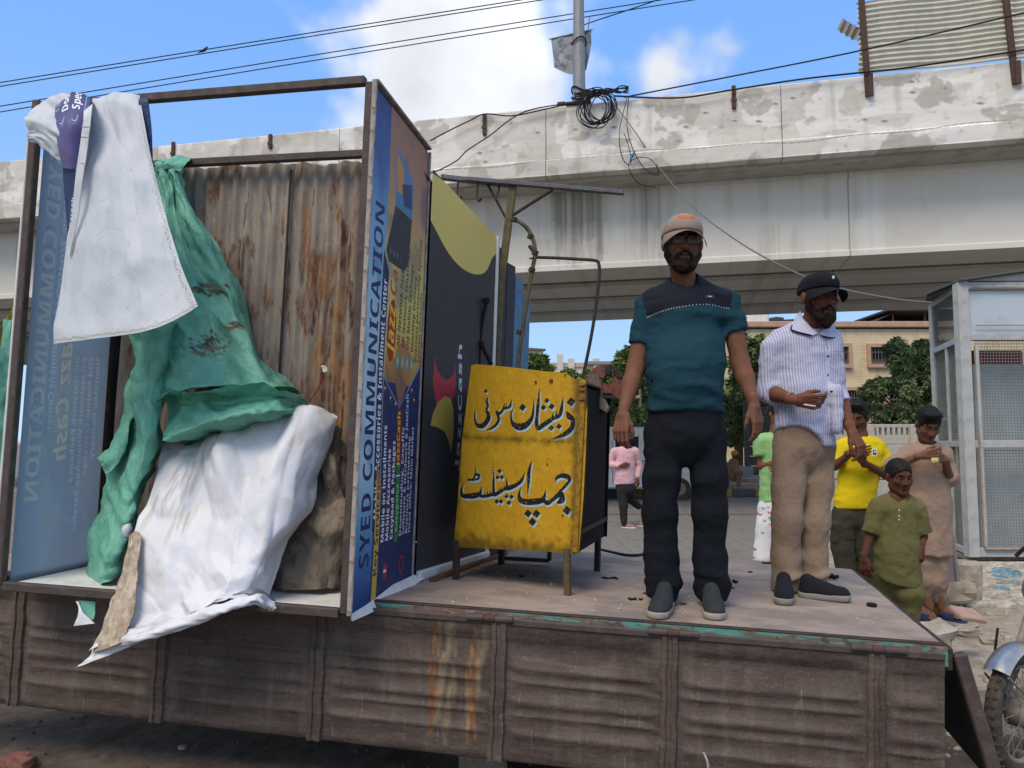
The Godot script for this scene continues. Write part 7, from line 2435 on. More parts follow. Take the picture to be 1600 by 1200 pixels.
	tube(st, smooth_line([Vector3(-0.34, 0.74, 0), Vector3(-0.45, 0.79, 0), Vector3(-0.62, 0.78, 0), Vector3(-0.78, 0.7, 0)], 12), [0.05, 0.075, 0.095, 0.105, 0.108, 0.108, 0.105, 0.1, 0.095, 0.085, 0.075, 0.06, 0.04], 14)
	obj("tank", st, flat(Color("5e1f22"), 0.3), o)
	st = mb()
	bx(st, Vector3(-1.05, 0.73, 0), Vector3(0.62, 0.1, 0.24), 0.045, Basis(Vector3.BACK, 0.06))
	obj("seat", st, M.black, o)
	st = mb()
	bx(st, Vector3(-0.62, 0.42, 0), Vector3(0.3, 0.22, 0.2), 0.05)
	tube(st, [Vector3(-0.5, 0.5, 0), Vector3(-0.42, 0.62, 0)], 0.075, 14)
	obj("engine", st, M.dusty_metal, o)
	st = mb()
	tube(st, [Vector3(-0.36, 0.78, 0), Vector3(-0.55, 0.3, 0)], 0.022, 8)
	tube(st, [Vector3(-0.36, 0.74, 0), Vector3(-0.9, 0.62, 0), Vector3(-1.3, 0.66, 0)], 0.02, 8)
	tube(st, [Vector3(-0.62, 0.3, 0.08), Vector3(-1.22, R, 0.09)], 0.018, 8)
	tube(st, [Vector3(-0.62, 0.3, -0.08), Vector3(-1.22, R, -0.09)], 0.018, 8)
	tube(st, [Vector3(-1.22, R, 0.12), Vector3(-1.1, 0.66, 0.12)], 0.022, 8)
	tube(st, [Vector3(-1.22, R, -0.12), Vector3(-1.1, 0.66, -0.12)], 0.022, 8)
	tube(st, smooth_line([Vector3(-0.44, 0.5, -0.08), Vector3(-0.4, 0.3, -0.12), Vector3(-0.7, 0.22, -0.15), Vector3(-1.4, 0.3, -0.15)], 14), 0.026, 10)
	tube(st, [Vector3(-0.62, 0.3, -0.08), Vector3(-0.55, 0.02, -0.28)], 0.012, 8)
	obj("frame", st, M.steel_dark, o)
	st = mb()
	tube(st, smooth_line([Vector3(-0.02, R + 0.36, 0.09), Vector3(0.0, R + 0.2, 0.1), Vector3(-0.02, R + 0.05, 0.07)], 10), 0.006, 6)
	obj("brake_cable", st, M.cable, o)

# ---------------------------------------------------------------- bodies: a field of rounded shapes, meshed as surface nets
class Part:
	var t := 0            # 0 tapered capsule, 1 ellipsoid, 2 flattened capsule, 3 half space, 4 rounded box
	var op := 0           # 0 join, 1 cut away, 2 keep inside
	var a := Vector3()
	var ab := Vector3()
	var il := 0.0
	var ra := 0.0
	var dr := 0.0
	var k := 0.0
	var col := Color()
	var inv := Basis()
	var r := Vector3.ONE
	var s := 1.0
	var cuts := []        # planes that end this shape: [normal, offset]
	func dist(p: Vector3) -> float:
		var d := 0.0
		if t == 0:
			var pa := p - a
			d = (pa - ab * clampf(pa.dot(ab) * il, 0.0, 1.0)).length() - (ra + dr * clampf(pa.dot(ab) * il, 0.0, 1.0))
		elif t == 1:
			var q := inv * (p - a)
			var k0 := (q / r).length()
			var k1 := (q / (r * r)).length()
			d = k0 * (k0 - 1.0) / maxf(k1, 0.0001)
		elif t == 2:
			var q := inv * (p - a)
			q.z *= s
			d = ((q - ab * clampf(q.dot(ab) * il, 0.0, 1.0)).length() - (ra + dr * clampf(q.dot(ab) * il, 0.0, 1.0))) / maxf(1.0, s * 0.8)
		elif t == 3:
			d = ab.dot(p) - ra
		else:
			var q := (inv * (p - a)).abs() - r
			d = Vector3(maxf(q.x, 0), maxf(q.y, 0), maxf(q.z, 0)).length() + minf(maxf(q.x, maxf(q.y, q.z)), 0.0) - ra
		for c in cuts:
			d = maxf(d, (c[0] as Vector3).dot(p) - c[1])
		return d

class Job:
	var parts: Array[Part] = []
	var cell := 0.012
	var noise: FastNoiseLite
	var amp := 0.0
	var squeeze := Vector3.ONE
	var tint = null
	var uv := Transform3D()
	var mesh: ArrayMesh
	var arrays := []
	func cap(a: Vector3, b: Vector3, ra: float, rb: float, k := 0.02, col := Color.WHITE) -> Part:
		var p := Part.new()
		p.a = a; p.ab = b - a; p.il = 1.0 / maxf((b - a).length_squared(), 1e-8); p.ra = ra; p.dr = rb - ra; p.k = k; p.col = col
		parts.append(p)
		return p
	func ell(c: Vector3, r: Vector3, k := 0.02, col := Color.WHITE, b := Basis()) -> Part:
		var p := Part.new()
		p.t = 1; p.a = c; p.r = r; p.k = k; p.col = col; p.inv = b.inverse()
		parts.append(p)
		return p
	func wide(a: Vector3, b: Vector3, ra: float, rb: float, s: float, k := 0.03, col := Color.WHITE, turn := Basis()) -> Part:   # thinner by s along its own z
		var p := Part.new()
		p.t = 2; p.a = a; p.inv = turn.inverse(); p.s = s
		p.ab = p.inv * (b - a); p.ab.z *= s
		p.il = 1.0 / maxf(p.ab.length_squared(), 1e-8); p.ra = ra; p.dr = rb - ra; p.k = k; p.col = col
		parts.append(p)
		return p
	func box(c: Vector3, r: Vector3, round_: float, k := 0.01, col := Color.WHITE, b := Basis()) -> Part:
		var p := Part.new()
		p.t = 4; p.a = c; p.r = r - Vector3.ONE * round_; p.ra = round_; p.k = k; p.col = col; p.inv = b.inverse()
		parts.append(p)
		return p
	func plane(n: Vector3, at_: Vector3, k := 0.004) -> Part:      # keep what lies behind the plane
		var p := Part.new()
		p.t = 3; p.op = 2; p.ab = n.normalized(); p.ra = n.normalized().dot(at_); p.k = k
		parts.append(p)
		return p
	func run() -> void:
		const B := 5
		var lo := Vector3.ONE * 1e9
		var hi := -lo
		for p in parts:
			if p.op: continue
			var m := 0.0
			if p.t == 1: m = maxf(p.r.x, maxf(p.r.y, p.r.z))
			elif p.t == 4: m = p.r.length() + p.ra
			else: m = maxf(p.ra, p.ra + p.dr)
			var e := p.ab
			if p.t == 2:
				e.z /= p.s
				e = p.inv.inverse() * e
			for q in [p.a, p.a + (e if p.t != 1 and p.t != 4 else Vector3.ZERO)]:
				lo = lo.min(q - Vector3.ONE * m); hi = hi.max(q + Vector3.ONE * m)
		lo -= Vector3.ONE * (cell * 2.0 + amp); hi += Vector3.ONE * (cell * 2.0 + amp)
		var n := Vector3i(((hi - lo) / (cell * B)).ceil())
		var half := cell * B * 0.5
		var R := half * 1.7321 + cell
		var V := PackedVector3Array()
		var C := PackedColorArray()
		var I := PackedInt32Array()
		var ids := {}
		var edges := PackedInt64Array()
		var NX := n.x * B + 2
		var NY := n.y * B + 2
		var f := PackedFloat32Array()
		f.resize((B + 1) * (B + 1) * (B + 1))
		for bz in n.z:
			for by in n.y:
				for bx_ in n.x:
					var c := lo + Vector3(bx_ * B, by * B, bz * B) * cell + Vector3.ONE * half
					var d := 1e9
					var ds := PackedFloat32Array()
					for p in parts:
						var e := p.dist(c)
						ds.append(e)
						d = mix(d, e, p)
					if absf(d) > R * 1.25 + amp: continue
					var act: Array[Part] = []
					for i in parts.size():
						var p := parts[i]
						if p.op == 0:
							if ds[i] < maxf(d, 0.0) + 2.3 * R + p.k: act.append(p)
						elif p.op == 1:
							if ds[i] < 2.0 * R + p.k: act.append(p)
						elif ds[i] > -2.0 * R - p.k: act.append(p)
					var o := lo + Vector3(bx_ * B, by * B, bz * B) * cell
					var w := 0
					var any := 0
					for z in B + 1:
						for y in B + 1:
							for x in B + 1:
								var p := o + Vector3(x, y, z) * cell
								var v := 1e9
								for q in act:
									var e := q.dist(p)
									if q.op == 0:
										if e < v + q.k: v = mix(v, e, q)
									elif q.op == 2 or -e > v - q.k: v = mix(v, e, q)
								if amp > 0.0 and absf(v) < amp * 2.0 + cell * 2.0:
									v -= amp * noise.get_noise_3dv(p * squeeze)
								f[w] = v
								if v < 0.0: any += 1
								w += 1
					if any == 0 or any == w: continue
					for z in B:
						for y in B:
							for x in B:
								var i0 := (z * (B + 1) + y) * (B + 1) + x
								var v0 := f[i0]
								var s0 := v0 < 0.0
								var v1 := f[i0 + 1]; var v2 := f[i0 + B + 1]; var v3 := f[i0 + B + 2]
								var i4 := i0 + (B + 1) * (B + 1)
								var v4 := f[i4]; var v5 := f[i4 + 1]; var v6 := f[i4 + B + 1]; var v7 := f[i4 + B + 2]
								if s0 == (v1 < 0.0) and s0 == (v2 < 0.0) and s0 == (v3 < 0.0) and s0 == (v4 < 0.0) and s0 == (v5 < 0.0) and s0 == (v6 < 0.0) and s0 == (v7 < 0.0): continue
								var sum := Vector3.ZERO
								var cnt := 0
								for e in [[v0, v1, 0, 0, 0, 0], [v2, v3, 0, 0, 1, 0], [v4, v5, 0, 0, 0, 1], [v6, v7, 0, 0, 1, 1], [v0, v2, 1, 0, 0, 0], [v1, v3, 1, 1, 0, 0], [v4, v6, 1, 0, 0, 1], [v5, v7, 1, 1, 0, 1], [v0, v4, 2, 0, 0, 0], [v1, v5, 2, 1, 0, 0], [v2, v6, 2, 0, 1, 0], [v3, v7, 2, 1, 1, 0]]:
									if (e[0] < 0.0) != (e[1] < 0.0):
										var q := Vector3(e[3], e[4], e[5])
										q[e[2]] += e[0] / (e[0] - e[1])
										sum += q
										cnt += 1
								var P := o + (Vector3(x, y, z) + sum / cnt) * cell
								var gx := bx_ * B + x
								var gy := by * B + y
								var gz := bz * B + z
								var key := (gz * NY + gy) * NX + gx
								ids[key] = V.size()
								V.append(P)
								var best := 1e9
								var col := Color.WHITE
								for q in act:
									if q.op == 0:
										var e := q.dist(P)
										if e < best: best = e; col = q.col
								if tint != null: col = tint.call(P, col)
								C.append(col)
								if s0 != (v1 < 0.0): edges.append(key * 8 + (1 if s0 else 0))
								if s0 != (v2 < 0.0): edges.append(key * 8 + 2 + (1 if s0 else 0))
								if s0 != (v4 < 0.0): edges.append(key * 8 + 4 + (1 if s0 else 0))
		var N := PackedVector3Array()
		N.resize(V.size())
		var steps := [1, NX, NX * NY]
		for e in edges:
			var key := e / 8
			var ax := (e % 8) / 2
			var s1: int = steps[(ax + 1) % 3]
			var s2: int = steps[(ax + 2) % 3]
			if not (ids.has(key - s1) and ids.has(key - s2) and ids.has(key - s1 - s2)): continue
			var q := [ids[key], ids[key - s1], ids[key - s1 - s2], ids[key - s2]]
			if e % 2 == 0: q.reverse()
			var nn := (V[q[2]] - V[q[0]]).cross(V[q[3]] - V[q[1]])
			for i in q: N[i] += nn
			for i in [0, 2, 1, 0, 3, 2]: I.append(q[i])
		var U := PackedVector2Array()
		for i in V.size():
			N[i] = N[i].normalized()
			var w2 := uv * V[i]
			U.append(Vector2(w2.x, w2.y))
		arrays.resize(Mesh.ARRAY_MAX)
		arrays[Mesh.ARRAY_VERTEX] = V
		arrays[Mesh.ARRAY_NORMAL] = N
		arrays[Mesh.ARRAY_COLOR] = C
		arrays[Mesh.ARRAY_TEX_UV] = U
		arrays[Mesh.ARRAY_INDEX] = I
	func mix(v: float, e: float, p: Part) -> float:
		if p.op == 0:
			if v > 1e8: return e
			var h := maxf(p.k - absf(v - e), 0.0)
			return minf(v, e) - (h * h * 0.25 / p.k if h > 0.0 else 0.0)
		if p.op == 1: e = -e
		var h2 := maxf(p.k - absf(v - e), 0.0)
		return maxf(v, e) + (h2 * h2 * 0.25 / p.k if h2 > 0.0 else 0.0)

var queue := []
func job(cell: float, material: Material, parent: Node3D, called: String, group: Array = []) -> Job:
	var j := Job.new()
	j.cell = cell
	queue.append([j, material, parent, called, group])
	return j

func work(i: int) -> void:
	queue[i][0].run()

func mesh_all() -> void:
	var id := WorkerThreadPool.add_group_task(work, queue.size(), -1, true)
	WorkerThreadPool.wait_for_group_task_completion(id)
	var joined := {}
	for q in queue:
		var j: Job = q[0]
		if j.arrays.is_empty() or (j.arrays[Mesh.ARRAY_VERTEX] as PackedVector3Array).is_empty(): continue
		var key := [q[2], q[3]]
		if q[4].is_empty(): key = [q[2], q[3], j]
		if not joined.has(key): joined[key] = [q[1], []]
		joined[key][1].append(j.arrays)
	for key in joined:
		var m := ArrayMesh.new()
		var all := []
		all.resize(Mesh.ARRAY_MAX)
		var V := PackedVector3Array(); var N := PackedVector3Array(); var C := PackedColorArray(); var U := PackedVector2Array(); var I := PackedInt32Array()
		for a in joined[key][1]:
			var n0 := V.size()
			V.append_array(a[Mesh.ARRAY_VERTEX]); N.append_array(a[Mesh.ARRAY_NORMAL]); C.append_array(a[Mesh.ARRAY_COLOR]); U.append_array(a[Mesh.ARRAY_TEX_UV])
			for i in a[Mesh.ARRAY_INDEX]: I.append(i + n0)
		all[Mesh.ARRAY_VERTEX] = V; all[Mesh.ARRAY_NORMAL] = N; all[Mesh.ARRAY_COLOR] = C; all[Mesh.ARRAY_TEX_UV] = U; all[Mesh.ARRAY_INDEX] = I
		m.add_surface_from_arrays(Mesh.PRIMITIVE_TRIANGLES, all)
		obj(key[1], m, joined[key][0], key[0])

func lin(h: String) -> Color:
	return Color(h).srgb_to_linear()

# ---------------------------------------------------------------- head, hand, foot
func head(j: Job, h: Transform3D, sk: Color, opt := {}) -> void:
	# h: head centre between the ears, x to the picture's right when facing us, y up, z out of the face; about 0.23 m tall
	var P := func(x: float, y: float, z: float) -> Vector3: return h * Vector3(x, y, z)
	var s := h.basis.x.length()
	var b := h.basis.orthonormalized()
	var dk: Color = opt.get("hair", lin("110e0c"))
	var bn := FastNoiseLite.new(); bn.frequency = 60.0; bn.fractal_octaves = 2
	j.tint = func(p: Vector3, c: Color) -> Color:
		return c * (0.85 + 0.22 * bn.get_noise_3dv(p * 0.6)) if c.r > 0.012 else c.lerp(sk * 0.6, clampf(0.12 + 0.35 * bn.get_noise_3dv(p), 0.0, 0.5))
	var ch: float = 0.7 if opt.get("child", false) else 1.0
	var lip := Color(sk.r * 0.85, sk.g * 0.62, sk.b * 0.62)
	j.ell(P.call(0, 0.032, -0.012), Vector3(0.074, 0.088, 0.094) * s, 0.02, sk, b)
	j.ell(P.call(0, -0.03, 0.022), Vector3(0.060, 0.080, 0.068) * s, 0.03 * s, sk, b)
	for x: float in [-1.0, 1.0]:
		j.cap(P.call(x * 0.047, -0.055, 0.0), P.call(x * 0.012, -0.098, 0.058), 0.024 * s, 0.019 * s, 0.03 * s, sk)
		j.ell(P.call(x * 0.040, -0.020, 0.058), Vector3(0.021, 0.018, 0.018) * s, 0.025 * s, sk, b)
		j.cap(P.call(x * 0.014, 0.024, 0.082), P.call(x * 0.044, 0.024, 0.066), 0.009 * s * ch, 0.008 * s * ch, 0.016 * s, sk)
	j.ell(P.call(0, -0.1, 0.060), Vector3(0.020, 0.016, 0.016) * s, 0.02 * s, sk, b)
	for x: float in [-1.0, 1.0]:
		var e := j.ell(P.call(x * 0.031, 0.003, 0.090), Vector3(0.019, 0.012, 0.018) * s, 0.012 * s, sk, b)
		e.op = 1
		j.ell(P.call(x * 0.031, 0.003, 0.0715), Vector3(0.0125, 0.0095, 0.0122) * s, 0.002 * s, lin("7f746c"), b)
		j.ell(P.call(x * 0.031 + opt.get("gaze", 0.0), 0.003, 0.0795), Vector3(0.0062, 0.0062, 0.006) * s, 0.001 * s, lin("120d0a"), b)
		j.cap(P.call(x * 0.017, 0.0095, 0.080), P.call(x * 0.046, 0.0075, 0.071), 0.0062 * s, 0.0062 * s, 0.005 * s, sk * 0.7)
		j.cap(P.call(x * 0.018, -0.006, 0.079), P.call(x * 0.044, -0.006, 0.070), 0.004 * s, 0.004 * s, 0.006 * s, sk)
		j.cap(P.call(x * 0.015, 0.024, 0.0905), P.call(x * 0.046, 0.027, 0.074), 0.0048 * s * ch, 0.0032 * s * ch, 0.003 * s, dk)
		j.ell(P.call(x * 0.079, 0.0, -0.008), Vector3(0.011, 0.031, 0.018) * s, 0.01 * s, sk, b * Basis(Vector3.UP, x * 0.4))
		j.ell(P.call(x * 0.012, -0.034, 0.089), Vector3(0.009, 0.008, 0.010) * s, 0.01 * s, sk, b)
	j.cap(P.call(0, 0.016, 0.080), P.call(0, -0.026, 0.100), 0.0075 * s * ch, 0.010 * s * ch, 0.014 * s, sk)
	j.ell(P.call(0, -0.031, 0.095 + 0.004 * ch), Vector3(0.012, 0.0105, 0.012) * s * ch, 0.012 * s, sk, b)
	var gap: float = opt.get("mouth", 0.0)
	j.ell(P.call(0, -0.0585, 0.082), Vector3(0.021, 0.0055, 0.010) * s, 0.006 * s, lip, b)
	j.ell(P.call(0, -0.069 - gap, 0.080), Vector3(0.018, 0.0065, 0.010) * s, 0.006 * s, lip, b)
	j.ell(P.call(0, -0.0635 - gap * 0.5, 0.087), Vector3(0.019 * ch, 0.0016 * ch + gap * 0.5, 0.006) * s, 0.001, lin("2a1410") if ch == 1.0 else lip * 0.6, b)
	if opt.get("beard", 0.0) > 0.0:
		var t: float = opt.beard
		for x: float in [-1.0, 1.0]:
			j.cap(P.call(x * 0.068, 0.0, 0.012), P.call(x * 0.060, -0.05, 0.020), 0.012 * s, 0.018 * s, 0.012 * s, dk)
			j.cap(P.call(x * 0.058, -0.05, 0.022), P.call(x * 0.030, -0.098 - t * 0.3, 0.055), 0.021 * s, (0.023 + t * 0.2) * s, 0.014 * s, dk)
			j.cap(P.call(x * 0.003, -0.048, 0.0915), P.call(x * 0.030, -0.064, 0.076), 0.0062 * s, 0.0062 * s, 0.004 * s, dk)
			j.cap(P.call(x * 0.030, -0.064, 0.072), P.call(x * 0.028, -0.092, 0.062), 0.009 * s, 0.014 * s, 0.008 * s, dk)
		j.ell(P.call(0, -0.104 - t * 0.6, 0.062), Vector3(0.034, 0.022 + t, 0.026) * s, 0.016 * s, dk, b)
		j.ell(P.call(0, -0.0815, 0.079), Vector3(0.010, 0.006, 0.007) * s, 0.004 * s, dk, b)
	elif opt.get("moustache", false):
		for x: float in [-1.0, 1.0]:
			j.cap(P.call(x * 0.003, -0.049, 0.090), P.call(x * 0.026, -0.057, 0.078), 0.004 * s, 0.003 * s, 0.004 * s, sk.lerp(dk, 0.7))
	j.cap(P.call(0, -0.075, -0.016), opt.neck, 0.052 * s, 0.056 * s, 0.03 * s, sk)

func hair_on(j: Job, h: Transform3D, top := 0.012, line := 0.055, quiff := 0.0) -> void:
	var s := h.basis.x.length()
	var b := h.basis.orthonormalized()
	var dk := lin("15120f")
	var P := func(x: float, y: float, z: float) -> Vector3: return h * Vector3(x, y, z)
	j.ell(P.call(0, 0.036, -0.016), Vector3(0.080, 0.090 + top, 0.100) * s, 0.02, dk, b)
	if quiff > 0.0:
		for x in [-0.045, -0.02, 0.008, 0.035]:
			j.cap(P.call(x, 0.105, 0.05), P.call(x - 0.012, 0.108 + quiff, 0.085), 0.026 * s, 0.016 * s, 0.02 * s, dk)
	var c := j.ell(P.call(0, -0.035, 0.080), Vector3(0.071, line + 0.045, 0.075) * s, 0.012 * s, dk, b)
	c.op = 1
	for x: float in [-1.0, 1.0]:
		var e := j.ell(P.call(x * 0.088, -0.005, 0.0), Vector3(0.026, 0.036, 0.028) * s, 0.006, dk, b)
		e.op = 1
	j.plane(h.basis * Vector3(0, -1, -0.25), P.call(0, -0.045, -0.03), 0.02)
	j.noise = FastNoiseLite.new(); j.noise.frequency = 9.0; j.noise.fractal_type = FastNoiseLite.FRACTAL_RIDGED; j.noise.fractal_octaves = 3
	j.amp = 0.007 * s
	j.squeeze = Vector3(5, 3, 5)

func hand(j: Job, w: Vector3, fingers: Vector3, thumb: Vector3, curl: Vector3, sk: Color, s := 1.0, bend := [0.35, 0.45, 0.35], open := 0.0) -> Transform3D:
	# w wrist, fingers the way they point, thumb the side the thumb is on, curl is the palm's own direction
	var y := fingers.normalized()
	var x := (thumb - y * thumb.dot(y)).normalized()
	var z := x.cross(y)
	if z.dot(curl) < 0.0: z = -z
	var T := Transform3D(Basis(x, y, z) * s, w)
	var P := func(a: float, b: float, c: float) -> Vector3: return T * Vector3(a, b, c)
	j.cap(P.call(0, -0.03, 0), P.call(0, 0.015, 0), 0.026 * s, 0.024 * s, 0.02 * s, sk)
	for i in 4:
		var bx_: float = [0.033, 0.0115, -0.0105, -0.031][i]
		j.cap(P.call(bx_ * 0.6, 0.015, 0), P.call(bx_, 0.088, 0), 0.0155 * s, 0.0112 * s, 0.010 * s, sk)
		var p := Vector3(bx_, 0.09, 0)
		var a := 0.0
		var fl: float = [0.94, 1.05, 0.97, 0.76][i]
		for q in 3:
			a += bend[q] * (1.0 + (0.12 * i if i > 0 else -open))
			var nx: Vector3 = p + Vector3(bx_ * 0.05, cos(a), sin(a)).normalized() * [0.044, 0.027, 0.021][q] * fl
			j.cap(T * p, T * nx, ([0.0092, 0.0083, 0.0076][q]) * s, ([0.0083, 0.0076, 0.0064][q]) * s, 0.0025 * s, sk)
			p = nx
	j.cap(P.call(0.012, 0.018, 0.006), P.call(0.040, 0.055, 0.018), 0.016 * s, 0.0125 * s, 0.012 * s, sk)
	j.cap(P.call(0.040, 0.055, 0.018), P.call(0.046, 0.085, 0.030), 0.0112 * s, 0.0098 * s, 0.004 * s, sk)
	j.cap(P.call(0.046, 0.085, 0.030), P.call(0.043, 0.106, 0.042), 0.0096 * s, 0.0078 * s, 0.004 * s, sk)
	return T

func shoe(parent: Node3D, heel: Vector3, toe: Vector3, upper: Color, sole: Color, s := 1.0) -> void:
	var d := (toe - heel); d.y = 0
	var l := d.length(); d = d.normalized()
	var x := d.cross(Vector3.UP)
	var b := Basis(x, Vector3.UP, d)
	var j := job(0.007, M.dyed, parent, "shoe")
	var P := func(a: float, h: float, t: float) -> Vector3: return heel + x * a + Vector3(0, h, 0) + d * (t * l)
	j.wide(P.call(0, 0.036, 0.14), P.call(0, 0.026, 0.88), 0.040 * s, 0.034 * s, 1.0, 0.02, upper, b)
	j.wide(P.call(0, 0.030, 0.55), P.call(0.003, 0.024, 0.84), 0.040 * s, 0.039 * s, 1.0, 0.03, upper, b)
	j.cap(P.call(0, 0.085, 0.15), P.call(0, 0.046, 0.52), 0.034 * s, 0.032 * s, 0.03, upper)
	j.plane(Vector3.DOWN, P.call(0, 0.024, 0), 0.006)
	var k := job(0.007, M.dyed, parent, "sole")
	k.cap(P.call(0, 0.020, 0.12), P.call(0.001, 0.020, 0.5), 0.041 * s, 0.043 * s, 0.02, sole)
	k.cap(P.call(0.001, 0.020, 0.5), P.call(0.004, 0.022, 0.86), 0.043 * s, 0.047 * s, 0.02, sole)
	k.plane(Vector3.UP, P.call(0, 0.032, 0), 0.006)
	k.plane(Vector3.DOWN, P.call(0, 0.0, 0), 0.004)

func bare_foot(j: Job, heel: Vector3, toe: Vector3, sk: Color, s := 1.0) -> void:
	var d := (toe - heel); d.y = 0
	var l := d.length(); d = d.normalized()
	var x := d.cross(Vector3.UP)
	var P := func(a: float, h: float, t: float) -> Vector3: return heel + x * a + Vector3(0, h, 0) + d * (t * l)
	j.cap(P.call(0, 0.034, 0.12), P.call(0, 0.028, 0.7), 0.030 * s, 0.034 * s, 0.02, sk)
	j.cap(P.call(0, 0.075, 0.16), P.call(0, 0.035, 0.6), 0.032 * s, 0.024 * s, 0.03, sk)
	for i in 5:
		j.cap(P.call(-0.028 + i * 0.014, 0.022, 0.74), P.call(-0.032 + i * 0.016, 0.016, 0.99 - absf(i - 1.0) * 0.03), 0.0105 * s, 0.009 * s, 0.006, sk)

func cap_hat(parent: Node3D, h: Transform3D, col: Color, brim: Color, mark: Callable) -> void:
	var P := func(x: float, y: float, z: float) -> Vector3: return h * Vector3(x, y, z)
	var s := h.basis.x.length()
	var b := h.basis.orthonormalized()
	var j := job(0.005, M.dyed, parent, "cap")
	j.ell(P.call(0, 0.036, -0.012), Vector3(0.090, 0.091, 0.108) * s, 0.01, col, b)
	j.ell(P.call(0, 0.066, 0.042), Vector3(0.072, 0.056, 0.064) * s, 0.03, col, b)
	j.plane(h.basis * Vector3(0, -1, 0.12), P.call(0, 0.032, 0.0), 0.004)
	j.ell(P.call(0, 0.128, -0.012), Vector3(0.008, 0.005, 0.008) * s, 0.002, col, b)
	j.tint = mark
	var st := mb()
	st.set_smooth_group(0)
	var g := func(i: int, k: int, up: float) -> Vector3:
		var a := deg_to_rad(-78.0 + 156.0 * i / 20.0)
		var r := k / 5.0
		var inner := Vector3(sin(a) * 0.087, 0.042, cos(a) * 0.086 + 0.008)
		var outer := Vector3(sin(a) * 0.098, 0.030, 0.02 + cos(a) * 0.158)
		var p := inner.lerp(outer, r)
		p.y += -0.038 * pow(p.x / 0.09, 2.0) * (0.35 + r * 0.65) - 0.010 * r + up
		return h * p
	for i in 20:
		for k in 5:
			quad(st, g.call(i, k + 1, 0.002), g.call(i, k, 0.002), g.call(i + 1, k, 0.002), g.call(i + 1, k + 1, 0.002))
			quad(st, g.call(i, k, -0.002), g.call(i, k + 1, -0.002), g.call(i + 1, k + 1, -0.002), g.call(i + 1, k, -0.002))
		quad(st, g.call(i, 5, 0.002), g.call(i + 1, 5, 0.002), g.call(i + 1, 5, -0.002), g.call(i, 5, -0.002))
	obj("brim", st, flat(brim.linear_to_srgb(), 0.85), parent)

func face_dir(fwd: Vector3, up := Vector3.UP, s := 1.0) -> Basis:
	var z := fwd.normalized()
	var x := up.cross(z).normalized()
	return Basis(x, z.cross(x), z) * s

func folds(j: Job, sd: int, amp: float, f: float, squeeze: Vector3) -> void:
	j.noise = FastNoiseLite.new()
	j.noise.seed = sd
	j.noise.frequency = f
	j.noise.fractal_type = FastNoiseLite.FRACTAL_RIDGED
	j.noise.fractal_octaves = 2
	j.noise.domain_warp_enabled = true
	j.noise.domain_warp_amplitude = 0.25
	j.noise.domain_warp_frequency = 2.0
	j.amp = amp
	j.squeeze = squeeze

# ---------------------------------------------------------------- the people
func people() -> void:
	man_teal()
	man_striped()
	man_pink()
	green_child()
	man_yellow()
	tan_youth()
	olive_boy()
	orange_person()
	mesh_all()

const PANTS_UV := Transform3D(Vector3(1.25, 0, 0), Vector3(0, -0.83333, 0), Vector3(0, 0, 1), Vector3(0.5, 1.0, 0))

func pants(q: Callable, cloth: String, seams: Array, worn_: Array, pale: String) -> StandardMaterial3D:      # seams and rubbed patches
	var im := canvas(512, 768, Color(cloth))
	var t := func(u: float, v: float) -> Vector2:
		var p: Vector3 = q.call(u, v)
		return Vector2((p.x + 0.4) / 0.8 * 512.0, (1.2 - p.y) / 1.2 * 768.0)
	var l := []
	for w in worn_:
		var c: Vector2 = t.call(w[0], w[1])
		l.append([[Vector3(c.x, c.y - 50, w[2]), Vector3(c.x + 3, c.y, w[2] * 1.6), Vector3(c.x, c.y + 50, w[2])], Color(pale)])
	smear(im, l, 32, 0.22)
	for s in seams:
		var a: Vector2 = t.call(s[0], s[1])
		var b: Vector2 = t.call(s[2], s[3])
		stroke(im, [Vector3(a.x, a.y, 1.6), Vector3((a.x + b.x) * 0.5 + 1.0, (a.y + b.y) * 0.5, 1.6), Vector3(b.x, b.y, 1.6)], Color(cloth).darkened(0.4))
	blot(im, nz(512, 768, 631, 0.1, 3), 0.5, 0.9, Color(cloth).darkened(0.2), 0.3)
	var m := mat(tex(im), 0.92)
	m.normal_enabled = true
	m.normal_texture = M.crumple
	m.normal_scale = 0.45
	return m

